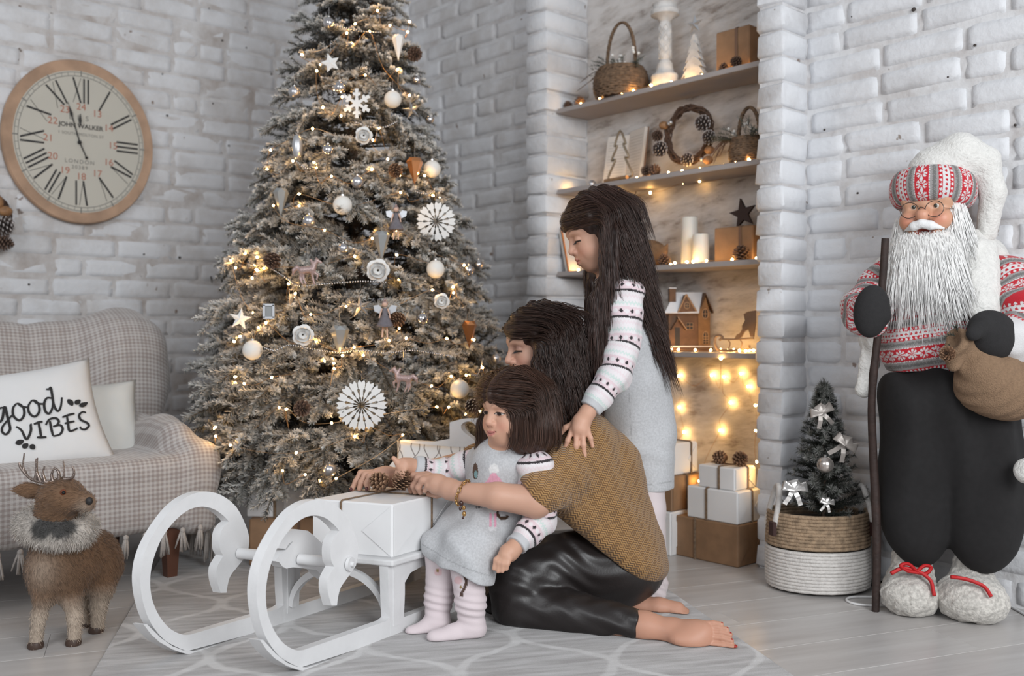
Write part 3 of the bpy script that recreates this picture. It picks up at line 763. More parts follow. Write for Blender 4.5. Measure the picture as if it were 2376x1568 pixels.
CONE_A = cone_mesh('pine_cone', 0.052, 0.024, 9, 1, (0.17, 0.085, 0.045), (0.36, 0.22, 0.13)); CONE_A.materials.append(M_CONE)
CONE_B = cone_mesh('pine_cone', 0.045, 0.024, 8, 2, (0.11, 0.062, 0.042), (0.22, 0.14, 0.10)); CONE_B.materials.append(M_CONE)
CONE_S = cone_mesh('pine_cone', 0.045, 0.026, 7, 3, (0.10, 0.07, 0.06), (0.62, 0.58, 0.56)); CONE_S.materials.append(M_CONE)
def cone(p, axis, s, label=None, group=None, me=None, parent=None, name='pine_cone'):
    o = bpy.data.objects.new(name, me or CONE_A); COL.objects.link(o)
    q = Vector(axis).to_track_quat('Z', 'Y').to_matrix().to_4x4()
    M = Matrix.Translation(Vector(p))@q@Matrix.Diagonal((s, s, s, 1))
    if parent is not None: o.parent = parent; o.matrix_parent_inverse = wmat(parent).inverted()
    o.matrix_basis = M
    if label: tag(o, label, 'pine cone', group)
    return o
gx = sl(0.285+0.13, 0.145, SEZ+0.139)
cone(W(897, 1128, 2.60), SD*0.8+SU*0.1+Z3*0.35, 1.0, 'brown pine cone on the sled gift, left one under her fingers', 'pine cones on the sled gift')
cone(W(926, 1136, 2.59), -SD*0.25+SU*0.1+Z3*0.95, 1.0, 'brown pine cone standing on the sled gift, nearer her folded hand', 'pine cones on the sled gift')
# ---------------------------------------------------------------- wall clock
M_TAN = mat('tan_wood_rim', (0.50, 0.32, 0.21), 0.6, mott=0.3, mscale=10, bump=0.1)
M_FACE = mat('clock_face_paper', (0.56, 0.53, 0.46), 0.7, mott=0.06, mscale=3)
M_BLK = mat('black_print', (0.02, 0.018, 0.018), 0.6)
M_RED = mat('faded_red_print', (0.45, 0.17, 0.11), 0.7)
M_GREYP = mat('grey_print', (0.22, 0.21, 0.19), 0.7)
ck = LW(177, 329, 0.03); l_, r_ = LW(1, 329, 0.03), LW(354, 329, 0.03); RX = (r_-l_)@B3/2; RZC = 190*ck[1]/F
ck = (l_+r_)/2; ck[2] = CH-(329-YH)/F*LW(177, 329, 0.03)[1]
clock = thing('wall_clock', 'round cream wall clock with roman numerals and a tan rim on the brick wall', 'clock', ck)
def CK(x, y, d=0.0): return ck+B3*x*RX+Z3*y*RZC-A3*d
def disc_prof(g, prof, n=72, col=None):
    V = []; 
    for r, d in prof: V += [CK(r*math.cos(a), r*math.sin(a), d) for a in np.linspace(0, 2*math.pi, n, endpoint=False)]
    f = [(i*n+k, i*n+(k+1) % n, (i+1)*n+(k+1) % n, (i+1)*n+k) for i in range(len(prof)-1) for k in range(n)]
    f.append(tuple((len(prof)-1)*n+k for k in range(n))); f.append(tuple(range(n))[::-1]); g.add(V, f); return g
obj('rim', disc_prof(MB(), [(0.99, -0.024), (1.0, 0.004), (0.985, 0.012), (0.85, 0.008)]), M_TAN, clock, smooth=30)
obj('face', disc_prof(MB(), [(0.865, -0.01), (0.862, 0.0095)]), M_FACE, clock)
g = MB()
for r0_ in (0.845, 0.80):
    an = np.linspace(0, 2*math.pi, 96, endpoint=False); n = 96
    V = [CK(r*math.cos(a), r*math.sin(a), 0.0103) for r in (r0_-0.004, r0_+0.004) for a in an]
    g.add(V, [(k, (k+1) % n, n+(k+1) % n, n+k) for k in range(n)])
for i in range(60):
    a = i*math.pi/30; w = 0.008 if i % 5 == 0 else 0.003; hi_ = 0.87 if i % 5 == 0 else 0.845
    d = np.array([math.sin(a), math.cos(a)]); p = np.array([d[1], -d[0]])
    g.add([CK(*(d*r+p*s_*w), 0.0104) for r, s_ in ((0.80, -1), (0.80, 1), (hi_, 1), (hi_, -1))], [(0, 1, 2, 3)])
obj('minute_track', g, M_GREYP, clock, fix=False)
RN = ['XII', 'I', 'II', 'III', 'IV', 'V', 'VI', 'VII', 'VIII', 'IX', 'X', 'XI']
def stroke(g, base, ang, x0, y0, x1, y1, w):
    c_, s_ = math.cos(ang), math.sin(ang); P = []
    for x, y in ((x0-w, y0), (x0+w, y0), (x1+w, y1), (x1-w, y1)): P.append(CK(base[0]+x*c_+y*s_, base[1]-x*s_+y*c_, 0.0106))
    g.add(P, [(0, 1, 2, 3)])
for i, s in enumerate(RN):
    a = i*math.pi/6; base = (0.625*math.sin(a), 0.625*math.cos(a)); g = MB()
    wd = {'I': 0.055, 'V': 0.13, 'X': 0.13}; tot = sum(wd[ch] for ch in s); x = -tot/2; h = 0.15
    for ch in s:
        c_ = x+wd[ch]/2
        if ch == 'I': stroke(g, base, a, c_, -h, c_, h, 0.0115)
        elif ch == 'V': stroke(g, base, a, c_-0.05, h, c_, -h, 0.0125); stroke(g, base, a, c_+0.05, h, c_, -h, 0.003)
        else: stroke(g, base, a, c_-0.05, h, c_+0.05, -h, 0.0125); stroke(g, base, a, c_+0.05, h, c_-0.05, -h, 0.003)
        x += wd[ch]
    obj('numeral', g, M_BLK, clock, fix=False)
def text(parent, s, p, ex, ey, size, m, name='lettering', sx=1.0, bold=0.0, spc=1.0):
    cu = bpy.data.curves.new(name, 'FONT'); cu.body = s; cu.size = size; cu.align_x = 'CENTER'; cu.align_y = 'CENTER'; cu.offset = bold; cu.space_character = spc
    t = bpy.data.objects.new('lettering_tmp', cu); me = bpy.data.meshes.new_from_object(t); bpy.data.objects.remove(t)
    me.materials.clear(); me.materials.append(m); o = bpy.data.objects.new(name, me); COL.objects.link(o)
    ex = np.asarray(ex, float); ey = np.asarray(ey, float); n = np.cross(ex, ey)
    M = Matrix((( ex[0]*sx, ey[0], n[0], p[0]), (ex[1]*sx, ey[1], n[1], p[1]), (ex[2]*sx, ey[2], n[2], p[2]), (0, 0, 0, 1)))
    if parent is not None: o.parent = parent; o.matrix_parent_inverse = wmat(parent).inverted()
    o.matrix_basis = M; return o
for i in range(12):
    a = i*math.pi/6; text(clock, str(24 if i == 0 else 12+i), CK(0.425*math.sin(a), 0.425*math.cos(a), 0.0108), B3, Z3, 0.040, M_RED, 'hour_number')
text(clock, 'B B S', CK(-0.03, 0.29, 0.0108), B3, Z3, 0.030, M_GREYP, spc=1.25)
text(clock, 'JOHN WALKER', CK(0.0, 0.19, 0.0108), B3, Z3, 0.026, M_BLK, bold=0.0005)
text(clock, '1 SOUTH MOLTON ST', CK(0.0, 0.09, 0.0108), B3, Z3, 0.017, M_GREYP, spc=1.1)
text(clock, 'LONDON', CK(-0.02, -0.245, 0.0108), B3, Z3, 0.023, M_GREYP, spc=1.3)
text(clock, '20389', CK(-0.02, -0.315, 0.0108), B3, Z3, 0.021, M_GREYP, spc=1.3)
def ckp(px, py, d): 
    p = LW(px, py, 0.03+d); return p
def hand(tip, tail, d, spade):
    g = MB(); a = ckp(*tip, d); c = ckp(185, 330, d); t = ckp(*tail, d); dr = (a-c)/np.linalg.norm(a-c)
    g.tube([t, c, c+(a-c)*0.7, a], [0.0022, 0.0026, 0.002, 0.0006], 6); b0 = c+(a-c)*spade
    g.tube([b0-dr*0.02, b0, b0+dr*0.03], [0.001, 0.0062, 0.001], 8)
    if tail != (185, 330): g.ball(t, 0.0062, 8)
    obj('clock_hand', g, M_BLK, clock, smooth=40)
hand((158, 236), (201, 366), 0.016, 0.72); hand((187, 250), (185, 330), 0.019, 0.62)
g = MB(); g.ball(ckp(185, 330, 0.018), 0.0085, 10); obj('hub', g, M_BLK, clock, smooth=40)

# ---------------------------------------------------------------- wreath at the left edge of the picture
wc = LW(-62, 505, 0.05)
wre = thing('wreath', 'brown wreath with pine cones and a nut hanging on the brick wall', 'wreath', wc)
M_VINE = mat('brown_vine', (0.10, 0.055, 0.035), 0.8, mott=0.4, mscale=60)
M_NUT = mat('walnut_shell', (0.33, 0.17, 0.075), 0.6, mott=0.35, mscale=60, bump=0.3)
def vine_ring(g, c, e1, e2, R, n, seed, w=0.014):
    r = np.random.default_rng(seed); nn = np.cross(e1, e2)
    for i in range(n):
        p1, p2, k = r.uniform(0, 6.28), r.uniform(0, 6.28), r.integers(3, 7); am = w*r.uniform(0.3, 1.1)
        P = [c+(R+am*math.sin(k*t+p1))*(e1*math.cos(t)+e2*math.sin(t))+nn*am*math.cos(k*t+p2) for t in np.linspace(0, 6.283, 44, endpoint=False)]
        g.tube(P, r.uniform(0.0016, 0.0034), 5, closed=True)
    return g
obj('vine', vine_ring(MB(), wc, B3, Z3, 0.12, 16, 4, 0.02), M_VINE, wre, smooth=50)
g = MB(); p = LW(11, 490, 0.085); g.ball(p, (0.03, 0.022, 0.021), 14, R=np.array([B3, A3, Z3])); obj('nut', g, M_NUT, wre, smooth=60)
g = MB(); p = LW(-5, 470, 0.085); g.ball(p, (0.021, 0.022, 0.03), 14, R=np.array([B3, A3, Z3])); obj('nut', g, M_NUT, wre, smooth=60)
cone(LW(-8, 527, 0.08), B3+Z3*0.2-A3*0.3, 1.35, me=CONE_S, parent=wre); cone(LW(-6, 560, 0.08), B3-Z3*0.2-A3*0.4, 1.2, me=CONE_B, parent=wre)

# ---------------------------------------------------------------- sofa under its throw
def SF(b, a, z): return B3*b+A3*a+Z3*z
SRO = np.array([B3, A3, Z3])
M_SOFA = mat('dark_sofa_base', (0.09, 0.055, 0.045), 0.8)
M_LEG = mat('brown_wood_leg', (0.12, 0.05, 0.03), 0.45)
sofa = thing('sofa', 'low sofa covered by a beige checked throw against the left wall', 'sofa', SF(0.7, 3.2, 0))
g = MB(); g.box(SF(0.46, 3.27, 0.26), (0.86, 0.29, 0.09), SRO, bev=0.02); obj('seat', g, M_SOFA, sofa)
tilt = math.radians(20); bz_ = A3*math.sin(tilt)+Z3*math.cos(tilt); bn = np.cross(B3, bz_); bn = -bn if bn@A3 > 0 else bn
RB = np.array([B3, -bn, bz_])
g = MB(); g.box(SF(0.5, 3.62, 0.47), (0.87, 0.05, 0.29), RB, bev=0.02); obj('backrest', g, M_SOFA, sofa)
g = MB(); g.box(SF(1.28, 3.27, 0.32), (0.025, 0.20, 0.10), SRO, bev=0.02); obj('arm', g, M_SOFA, sofa)
for b_, a_ in ((1.26, 3.0), (1.26, 3.5), (-0.2, 3.0), (-0.2, 3.5)):
    g = MB(); p = SF(b_, a_, 0); g.tube([p, p+Z3*0.18], [0.022, 0.036], 4); obj('leg', g, M_LEG, sofa)
def throw_mat():
    m, nt, b = new_mat('beige_houndstooth_throw'); L = nt.links; b.inputs['Roughness'].default_value = 0.95; b.inputs['Sheen Weight'].default_value = 0.25
    g = N(nt, 'ShaderNodeNewGeometry')
    def dotv(v):
        d = N(nt, 'ShaderNodeVectorMath', operation='DOT_PRODUCT'); L.new(g.outputs['Position'], d.inputs[0]); d.inputs[1].default_value = v; return d.outputs['Value']
    def mth(op, a, b2=None):
        q = N(nt, 'ShaderNodeMath', operation=op)
        for i, x in enumerate((a, b2)):
            if x is None: continue
            if isinstance(x, (int, float)): q.inputs[i].default_value = x
            else: L.new(x, q.inputs[i])
        return q.outputs[0]
    u = dotv(tuple(B3)); v = dotv(tuple(Z3*1.0+A3*0.8)); T = 0.0145
    def sq(x, per): return mth('GREATER_THAN', mth('SINE', mth('MULTIPLY', x, 2*math.pi/per)), 0.0)
    s_ = mth('ADD', mth('MULTIPLY', sq(u, T), 0.5), mth('MULTIPLY', sq(v, T), 0.5))
    big_ = mth('ADD', mth('MULTIPLY', mth('SINE', mth('MULTIPLY', u, 2*math.pi/0.062)), 0.13), mth('MULTIPLY', mth('SINE', mth('MULTIPLY', v, 2*math.pi/0.062)), 0.13))
    s2 = mth('ADD', s_, big_)
    r = N(nt, 'ShaderNodeValToRGB'); e = r.color_ramp.elements; e[0].position = 0.0; e[0].color = (0.47, 0.445, 0.43, 1); e[1].position = 1.0; e[1].color = (0.28, 0.24, 0.225, 1)
    L.new(s2, r.inputs[0]); L.new(r.outputs[0], b.inputs['Base Color'])
    nz = N(nt, 'ShaderNodeTexNoise'); nz.inputs['Scale'].default_value = 260; L.new(g.outputs['Position'], nz.inputs['Vector'])
    bp = N(nt, 'ShaderNodeBump'); bp.inputs['Strength'].default_value = 0.6; bp.inputs['Distance'].default_value = 0.002
    L.new(nz.outputs['Fac'], bp.inputs['Height']); L.new(bp.outputs[0], b.inputs['Normal']); return m
M_THROW = throw_mat()
S = SDF()
S.box(SF(0.41, 3.255, 0.28), (0.955, 0.325, 0.115), SRO, 0.035, 0.03)                     # seat
S.box(SF(0.5, 3.60, 0.508), (0.955, 0.085, 0.325), RB, 0.06, 0.05)                      # back
S.ell(SF(1.34, 3.60, 0.68), (0.15, 0.11, 0.19), RB, 0.08)                                # raised corner
S.box(SF(1.30, 3.27, 0.35), (0.062, 0.28, 0.15), SRO, 0.07, 0.03)                        # arm
S.box(SF(1.345, 3.32, 0.28), (0.05, 0.38, 0.14), SRO, 0.03, 0.05)                        # side drop
def folds(P):
    b = P@B3.astype(np.float32); a = P@A3.astype(np.float32); z = P[:, 2]
    side = sstep(1.22, 1.36, b)
    f = 0.010*side*np.sin(a*34+z*7+2*np.sin(z*6)) + 0.006*side*np.sin((a*22-z*30)) 
    back = sstep(0.42, 0.5, z)*(1-side)
    f += back*(0.007*np.exp(-((b-1.02)/0.025)**2)+0.005*np.sin(b*13+0.5)) + back*0.014*np.exp(-((b-0.98)/0.12)**2)*0.6
    return f+0.003*np.sin(b*9+z*11)*np.sin(a*7)
S.disp(folds)
thr = thing('throw_blanket', 'beige houndstooth throw with pale tassels draped over the sofa', 'blanket', SF(0.7, 2.95, 0.2))
S.obj('blanket_cloth', 0.0125, M_THROW, thr)
M_TASSEL = mat('cream_tassel_yarn', (0.46, 0.42, 0.39), 0.95, mott=0.2, mscale=150)
def tassel_mesh(seed):
    r = np.random.default_rng(seed); g = MB(); g.ball((0, 0, -0.008), (0.009, 0.008, 0.01), 8)
    for i in range(11):
        a = r.uniform(0, 6.28); q = r.uniform(0.004, 0.012); L = r.uniform(0.06, 0.082)
        dx, dy = q*math.cos(a), q*math.sin(a)*0.7; sw = r.normal()*0.006
        g.tube([(dx*0.3, dy*0.3, -0.006), (dx*0.8+sw*0.4, dy, -L*0.5), (dx*1.3+sw, dy*1.2, -L)], [0.0032, 0.0036, 0.0022], 5)
    me = g.mesh('tassel'); recalc(me); shade(me); me.materials.append(M_TASSEL); return me
TS_ = [tassel_mesh(i) for i in range(4)]; pi = wmat(thr).inverted(); r = np.random.default_rng(5)
spots = [SF(b_, 2.925+0.006*math.sin(b_*9), 0.172) for b_ in np.arange(0.28, 1.37, 0.058)]+[SF(1.40, a_, 0.150) for a_ in np.arange(2.98, 3.66, 0.05)]
for i, p in enumerate(spots):
    o = bpy.data.objects.new('tassel', TS_[i % 4]); COL.objects.link(o); o.parent = thr; o.matrix_parent_inverse = pi
    o.location = p; o.rotation_euler = (0, 0, math.atan2(B3[1], B3[0])+r.normal()*0.2); o.scale = (1, 1, r.uniform(0.9, 1.15)) if i < 19 else (1, 1, 1.5)

# ---------------------------------------------------------------- cushions on the sofa
M_CUSH = mat('white_cotton', (0.68, 0.685, 0.69), 0.9, mott=0.05, mscale=9, bump=0.35, bscale=7)
M_CUSH2 = mat('off_white_cotton', (0.63, 0.63, 0.605), 0.9, mott=0.06, mscale=9, bump=0.5, bscale=10)
def PAp(px, py, a): return LW(px, py, LWA-a)
def corner_pillow(name, label, TL, TR, BR, th, m, seed, wr, pinch=0.1):
    ev = TR-BR; h = np.linalg.norm(ev); ev = ev/h; eu = TR-TL; w = np.linalg.norm(eu); eu = eu-ev*(eu@ev); eu /= np.linalg.norm(eu)
    nn = np.cross(eu, ev); nn = nn if nn[1] < 0 else -nn
    o = thing(name, label, 'cushion', BR-eu*w/2); pillow('cover', (TR+BR)/2-eu*w/2, eu, ev, nn, w, h, th, m, o, 22, pinch, wr, seed); return o, (TR+BR)/2-eu*w/2, eu, ev, nn, w, h
cu1, c0, eu, ev, nn, w_, h_ = corner_pillow('cushion', 'white cushion lettered good VIBES in black, leaning on the sofa', PAp(-150, 945, 3.27), PAp(207, 830, 3.27), PAp(275, 1072, 3.09), 0.13, M_CUSH, 3, 0.002, 0.09)
cu2 = corner_pillow('cushion', 'smaller plain white cushion tucked behind the lettered one on the sofa', PAp(120, 975, 3.36), PAp(315, 880, 3.36), PAp(338, 1085, 3.22), 0.11, M_CUSH2, 8, 0.0035, 0.09)
def on_cush(px, py):
    """pixel -> point on the cushion's bulged front"""
    d = np.array([(px-CX)/F, 1.0, -(py-YH)/F]); e = np.array([0, 0, CH]); lift = 0.05
    for _ in range(6):
        t = ((c0+nn*lift-e)@nn)/(d@nn); p = e+d*t; u = (p-c0)@eu/(w_/2); v = (p-c0)@ev/(h_/2)
        u = u/(1-0.09*(1-min(v*v, 1))); v = v/(1-0.09*(1-min(u*u, 1)))
        lift = 0.065*math.sqrt(max((1-u**4)*(1-v**4), 0.0))+0.0035
    return p
def cz(L): return [(x/5.6, 800+y/5.6) for x, y in L]
def ink(L, w0, sm=5):
    P = smooth_path(cz(L), sm); q = np.array([on_cush(*p) for p in P]); T = np.gradient(q, axis=0); T /= np.linalg.norm(T, axis=1, keepdims=True)+1e-9
    s_ = np.cross(T, nn); wv = np.asarray(w0 if np.ndim(w0) else [w0]*len(q)); wv = np.interp(np.linspace(0, 1, len(q)), np.linspace(0, 1, len(wv)), wv)[:, None]
    n = len(q); g = MB(); g.add(np.concatenate([q-s_*wv, q+s_*wv]), [(i, i+1, n+i+1, n+i) for i in range(n-1)]); return g
M_INK = mat('black_ink', (0.015, 0.014, 0.015), 0.8)
LET = {'g': [[(60, 815), (0, 820), (-60, 880), (-70, 960), (-20, 1000), (30, 960), (60, 800), (90, 900), (120, 1020), (130, 1100), (80, 1160), (30, 1130), (30, 1070), (80, 1000), (170, 900)]],
       'o': [[(215, 760), (170, 820), (175, 920), (250, 980), (310, 920), (310, 830), (260, 770), (215, 760)], [(230, 760), (290, 800), (360, 810)]],
       'o2': [[(415, 720), (370, 790), (380, 880), (450, 930), (510, 870), (505, 780), (460, 725), (415, 720)], [(430, 715), (490, 760), (565, 765)]],
       'd': [[(670, 690), (610, 690), (575, 760), (590, 860), (640, 890), (680, 820), (690, 720)], [(600, 575), (640, 572), (660, 555), (680, 660), (700, 780), (750, 860), (790, 800), (805, 680)]],
       'V': [[(210, 1060), (280, 1110), (345, 1225), (400, 1120), (400, 1040), (415, 1030)]],
       'I': [[(440, 1030), (500, 1005), (555, 995)], [(500, 1005), (520, 1100), (535, 1200)], [(480, 1200), (540, 1200), (605, 1195)]],
       'B': [[(650, 990), (665, 1080), (690, 1180)], [(595, 1040), (640, 970), (720, 950), (765, 990), (740, 1040), (690, 1060)], [(700, 1060), (780, 1040), (815, 1090), (780, 1160), (690, 1185)]],
       'E': [[(870, 920), (885, 1020), (900, 1110), (950, 1110), (1010, 1080)], [(810, 940), (890, 910), (970, 890)], [(840, 1020), (900, 1005), (970, 990)]],
       'S': [[(1120, 880), (1075, 870), (1030, 910), (1050, 970), (1130, 1010), (1155, 1050), (1110, 1095), (1060, 1090), (1040, 1060)]]}
for k_, Ls in LET.items():
    g = MB()
    for L in Ls:
        q = ink(L, [0.0026, 0.0036, 0.0036, 0.0026]); g.add(np.concatenate(q.v), q.f)
    obj('letter', g, M_INK, cu1[0] if isinstance(cu1, tuple) else cu1, fix=False)
for L in ([(880, 705), (920, 750), (945, 790)], [(980, 770), (1010, 740), (1045, 712)], [(1030, 795), (1085, 775), (1140, 745)], [(200, 1280), (260, 1262), (310, 1240)], [(290, 1335), (330, 1310), (365, 1280)], [(395, 1295), (425, 1325), (450, 1355)]):
    obj('leaf_print', ink(L, [0.0005, 0.0075, 0.0085, 0.006, 0.0005]), M_INK, cu1, fix=False)
# ---------------------------------------------------------------- niche shelves
M_SHELF = mat('grey_taupe_shelf', (0.36, 0.325, 0.315), 0.6, mott=0.1, mscale=5, bump=0.1)
ST = [1.698, 1.366, 1.0275, 0.7075]
SHS = ['top', 'second', 'third', 'lowest']
for z, nm in zip(ST, SHS):
    g = MB(); g.box(TS((t0n+t1n)/2, 0.155, z-0.0095), ((t1n-t0n)/2+0.004, 0.095, 0.0095), np.array([A3, B3, Z3]), bev=0.002)
    tag(obj('shelf', g, M_SHELF), f'grey wooden shelf board, {nm} of the four in the brick niche', 'shelf')
def SP(px, s, i):                                  # point on shelf i's top under pixel column px
    p = NP(px, 0, s).copy(); p[2] = ST[i]; return p
def px_r(n, p): return n*p[1]/F                    # pixel length -> metres at p
M_BULB = mat('warm_bulb', (1.0, 0.56, 0.17), 0.4, emit=150.0)
M_WIRE = mat('copper_wire', (0.42, 0.25, 0.12), 0.4, 0.6)
bb = MB(); bb.ball((0, 0, 0), (0.0042, 0.0042, 0.0055), 8); BULB = bb.mesh('bulb'); recalc(BULB); shade(BULB); BULB.materials.append(M_BULB)
def light_string(name, label, pts, group=None, wr=0.0008, sag=0.01, seed=0, scale=1.0, wire_pts=None):
    r = np.random.default_rng(seed); o = thing(name, label, 'fairy lights', pts[0], group); pi = wmat(o).inverted()
    path = []
    for i, p in enumerate(pts):
        path.append(p)
        if i < len(pts)-1: path.append((p+pts[i+1])/2+np.array([r.normal()*sag*0.5, r.normal()*sag*0.3, -abs(r.normal())*sag]))
    g = MB(); g.tube(smooth_path(path, 5), wr, 4); obj('wire', g, M_WIRE, o, smooth=60)
    for p in pts:
        b = bpy.data.objects.new('bulb', BULB); COL.objects.link(b); b.parent = o; b.matrix_parent_inverse = pi; b.location = p; b.scale = (scale,)*3
        b.rotation_euler = (r.uniform(0, 3), r.uniform(0, 3), 0)
    return o
def shelf_bulbs(L, i, dz=0.006):
    out = []
    for px, s in L: p = SP(px, s, i); p[2] += dz; out.append(p)
    return out
light_string('fairy_lights', 'warm fairy lights lying along the top niche shelf', shelf_bulbs([(1348, 0.09), (1373, 0.10), (1392, 0.08), (1418, 0.075), (1432, 0.08), (1438, 0.085), (1444, 0.075), (1455, 0.09), (1470, 0.08), (1511, 0.066), (1558, 0.09), (1590, 0.1), (1629, 0.09), (1700, 0.12), (1738, 0.13)], 0), sag=0.003, seed=1)
light_string('fairy_lights', 'warm fairy lights lying along the second niche shelf', shelf_bulbs([(1330, 0.12), (1400, 0.13), (1424, 0.09), (1478, 0.1), (1512, 0.12), (1551, 0.09), (1583, 0.1), (1602, 0.12), (1625, 0.11), (1679, 0.11), (1709, 0.08), (1738, 0.08)], 1), sag=0.003, seed=2)
light_string('fairy_lights', 'warm fairy lights hanging under the second niche shelf', [NP(x, y, s) for x, y, s in [(1390, 470, 0.2), (1440, 462, 0.22), (1509, 447, 0.20), (1585, 424, 0.22), (1623, 420, 0.215), (1700, 402, 0.22)]], sag=0.012, seed=3)
light_string('fairy_lights', 'warm fairy lights along the third niche shelf by the candles', shelf_bulbs([(1342, 0.1), (1420, 0.12), (1556, 0.13), (1566, 0.075), (1594, 0.07), (1608, 0.075), (1639, 0.068), (1699, 0.09), (1755, 0.1)], 2), sag=0.003, seed=4)
light_string('fairy_lights', 'warm fairy lights along the lowest niche shelf under the little house', shelf_bulbs([(1533, 0.13), (1558, 0.07), (1574, 0.07), (1613, 0.07), (1649, 0.075), (1673, 0.16), (1690, 0.15), (1702, 0.17), (1716, 0.08), (1730, 0.075), (1738, 0.15), (1748, 0.16)], 3, 0.008), sag=0.002, seed=5)
light_string('fairy_lights', 'warm fairy lights hanging on the plaster under the lowest niche shelf', [NP(1520+x/3.014, 820+y/3.014, s) for x, y, s in [(460, 36, 0.055), (395, 152, 0.235), (165, 156, 0.235), (168, 375, 0.235), (202, 550, 0.235), (150, 626, 0.2), (282, 690, 0.16), (308, 892, 0.05), (455, 538, 0.235), (527, 343, 0.235), (480, 163, 0.235), (600, 140, 0.235), (650, 230, 0.235), (702, 362, 0.2), (704, 540, 0.12), (712, 757, 0.07), (728, 860, 0.04)]], sag=0.03, seed=6)

# ---- helpers for greenery
M_FIRG = mat('dark_fir_sprig', (0.085, 0.095, 0.075), 0.8, vcol=False, mott=0.4, mscale=90)
M_BERRY = mat('white_berry', (0.78, 0.77, 0.74), 0.35)
M_TWIG = mat('dark_twig', (0.11, 0.07, 0.055), 0.8, mott=0.3, mscale=60)
def sprig(g, p, d, L, seed, nl=0.02, n=60):
    r = np.random.default_rng(seed); d = np.asarray(d, float)/np.linalg.norm(d)
    for i in range(n):
        t = i/n; b = p+d*L*t-Z3*0.03*t*t; q = r.normal(size=3); q -= d*(q@d); q /= np.linalg.norm(q)
        e = b+(q*0.8+d*0.7)*nl*r.uniform(0.7, 1.2); s_ = np.cross(d, q)*0.0009
        g.add([b-s_, b+s_, e], [(0, 1, 2)])
    return g
# ---- baskets with a tall handle
M_SEA = mat('seagrass_weave', (0.20, 0.125, 0.075), 0.85, mott=0.5, mscale=70, bump=0.4)
def basket(label, c, R, H, hh, hw, seed, greens=True):
    o = thing('handled_basket', label, 'basket', c); r = np.random.default_rng(seed)
    rows = 13; g = MB()
    for k in range(rows):
        t = k/(rows-1); rr = R*(0.80+0.36*math.sin(math.pi*(0.18+0.62*t))-0.10*t); z = H*(k+0.5)/rows
        n = 40; ph = r.uniform(0, 6.28)
        P = [c+np.array([(rr+0.003*math.sin(20*a+ph+math.pi*k))*math.cos(a), (rr+0.003*math.sin(20*a+ph+math.pi*k))*math.sin(a), z+0.0022*math.sin(20*a+ph)]) for a in np.linspace(0, 6.283, n, endpoint=False)]
        g.tube(P, H/rows*0.62, 6, closed=True)
    obj('woven_body', g, M_SEA, o, smooth=60, kind='stuff')
    g = MB(); g.lathe([(R*0.75, 0.002), (R*0.95, H*0.4), (R*0.93, H*0.9), (R*0.5, H*0.93)], 20, c=c); obj('lining', g, M_TWIG, o, smooth=60)
    hp = [c+A3*(-hw*math.cos(a)*(1.0+0.12*math.sin(2*a)*0))+Z3*(H*0.8+hh*math.sin(a)**0.8) for a in np.linspace(0, math.pi, 26)]
    hp = [p if 0 < i < 25 else p for i, p in enumerate(hp)]
    g = MB()
    for ph in (0, 2.1, 4.2):
        P = np.array([p+0.0035*(A3*math.cos(i*1.6+ph)+B3*math.sin(i*1.6+ph)) for i, p in enumerate(smooth_path(hp, 4))]); g.tube(P, 0.0048, 6)
    obj('handle', g, M_SEA, o, smooth=60, kind='stuff')
    if greens:
        g = MB()
        for i in range(15):
            a = r.uniform(0, 6.28); d = A3*math.cos(a)-B3*abs(math.sin(a))*0.7+Z3*r.uniform(0.25, 0.9)
            sprig(g, c+A3*0.05*math.cos(a)-B3*0.03*abs(math.sin(a))+Z3*H*0.9, d, r.uniform(0.06, 0.12), seed+i)
        obj('fir_sprigs', g, M_FIRG, o, kind='stuff', fix=False)
        q = c+Z3*H
        for i in range(20):
            cl = i % 4; base = [(-0.01, -0.07, 0.0), (0.055, -0.05, 0.045), (-0.025, -0.065, 0.04), (-0.085, -0.03, 0.02)][cl]
            p = q+A3*-base[0]+np.array([0, base[1], base[2]])+r.normal(size=3)*np.array([0.012, 0.008, 0.011])
            g = MB(); g.ball(p, 0.0062, 8); obj('berry', g, M_BERRY, o, smooth=60)
        g = MB()
        for i in range(9):
            p = q+A3*0.07; d = A3*r.uniform(0.5, 1)+Z3*r.uniform(-0.6, 0.1)+B3*-1*abs(r.normal())*0.3; L = r.uniform(0.06, 0.12)
            P = [p, p+d*L*0.5+Z3*0.015, p+d*L-Z3*0.01+r.normal(size=3)*0.008]; g.tube(smooth_path(P, 4), [0.0016]*8+[0.0006], 4)
        obj('twigs', g, M_TWIG, o, kind='stuff')
    return o
bc_ = SP(1441, 0.125, 0); basket('dark woven basket with a tall handle, fir sprigs and white berries, on the top shelf', bc_, px_r(56, bc_), px_r(70, bc_), 0.205, px_r(44, bc_), 21)
b2 = SP(1738, 0.135, 1); basket('woven basket half hidden by the right brick pillar on the second shelf', b2, px_r(40, b2), px_r(62, b2), 0.125, px_r(29, b2), 22)
cone(SP(1320, 0.10, 0), Z3+A3*0.3, 0.75, 'small pine cone at the far left end of the top shelf', me=CONE_B)
cone(SP(1346, 0.11, 0), Z3*1+A3*0.1, 0.92, 'pine cone on the top shelf, right beside the woven basket', me=CONE_B)
cone(SP(1681, 0.11, 0), Z3+B3*-0.2, 0.75, 'pine cone on the top shelf before the kraft box, left of two', me=CONE_B)
cone(SP(1717, 0.11, 0)+Z3*0.018, -B3*0.9+A3*0.2+Z3*0.3, 0.82, 'pine cone on the top shelf before the kraft box, right of two', me=CONE_B)
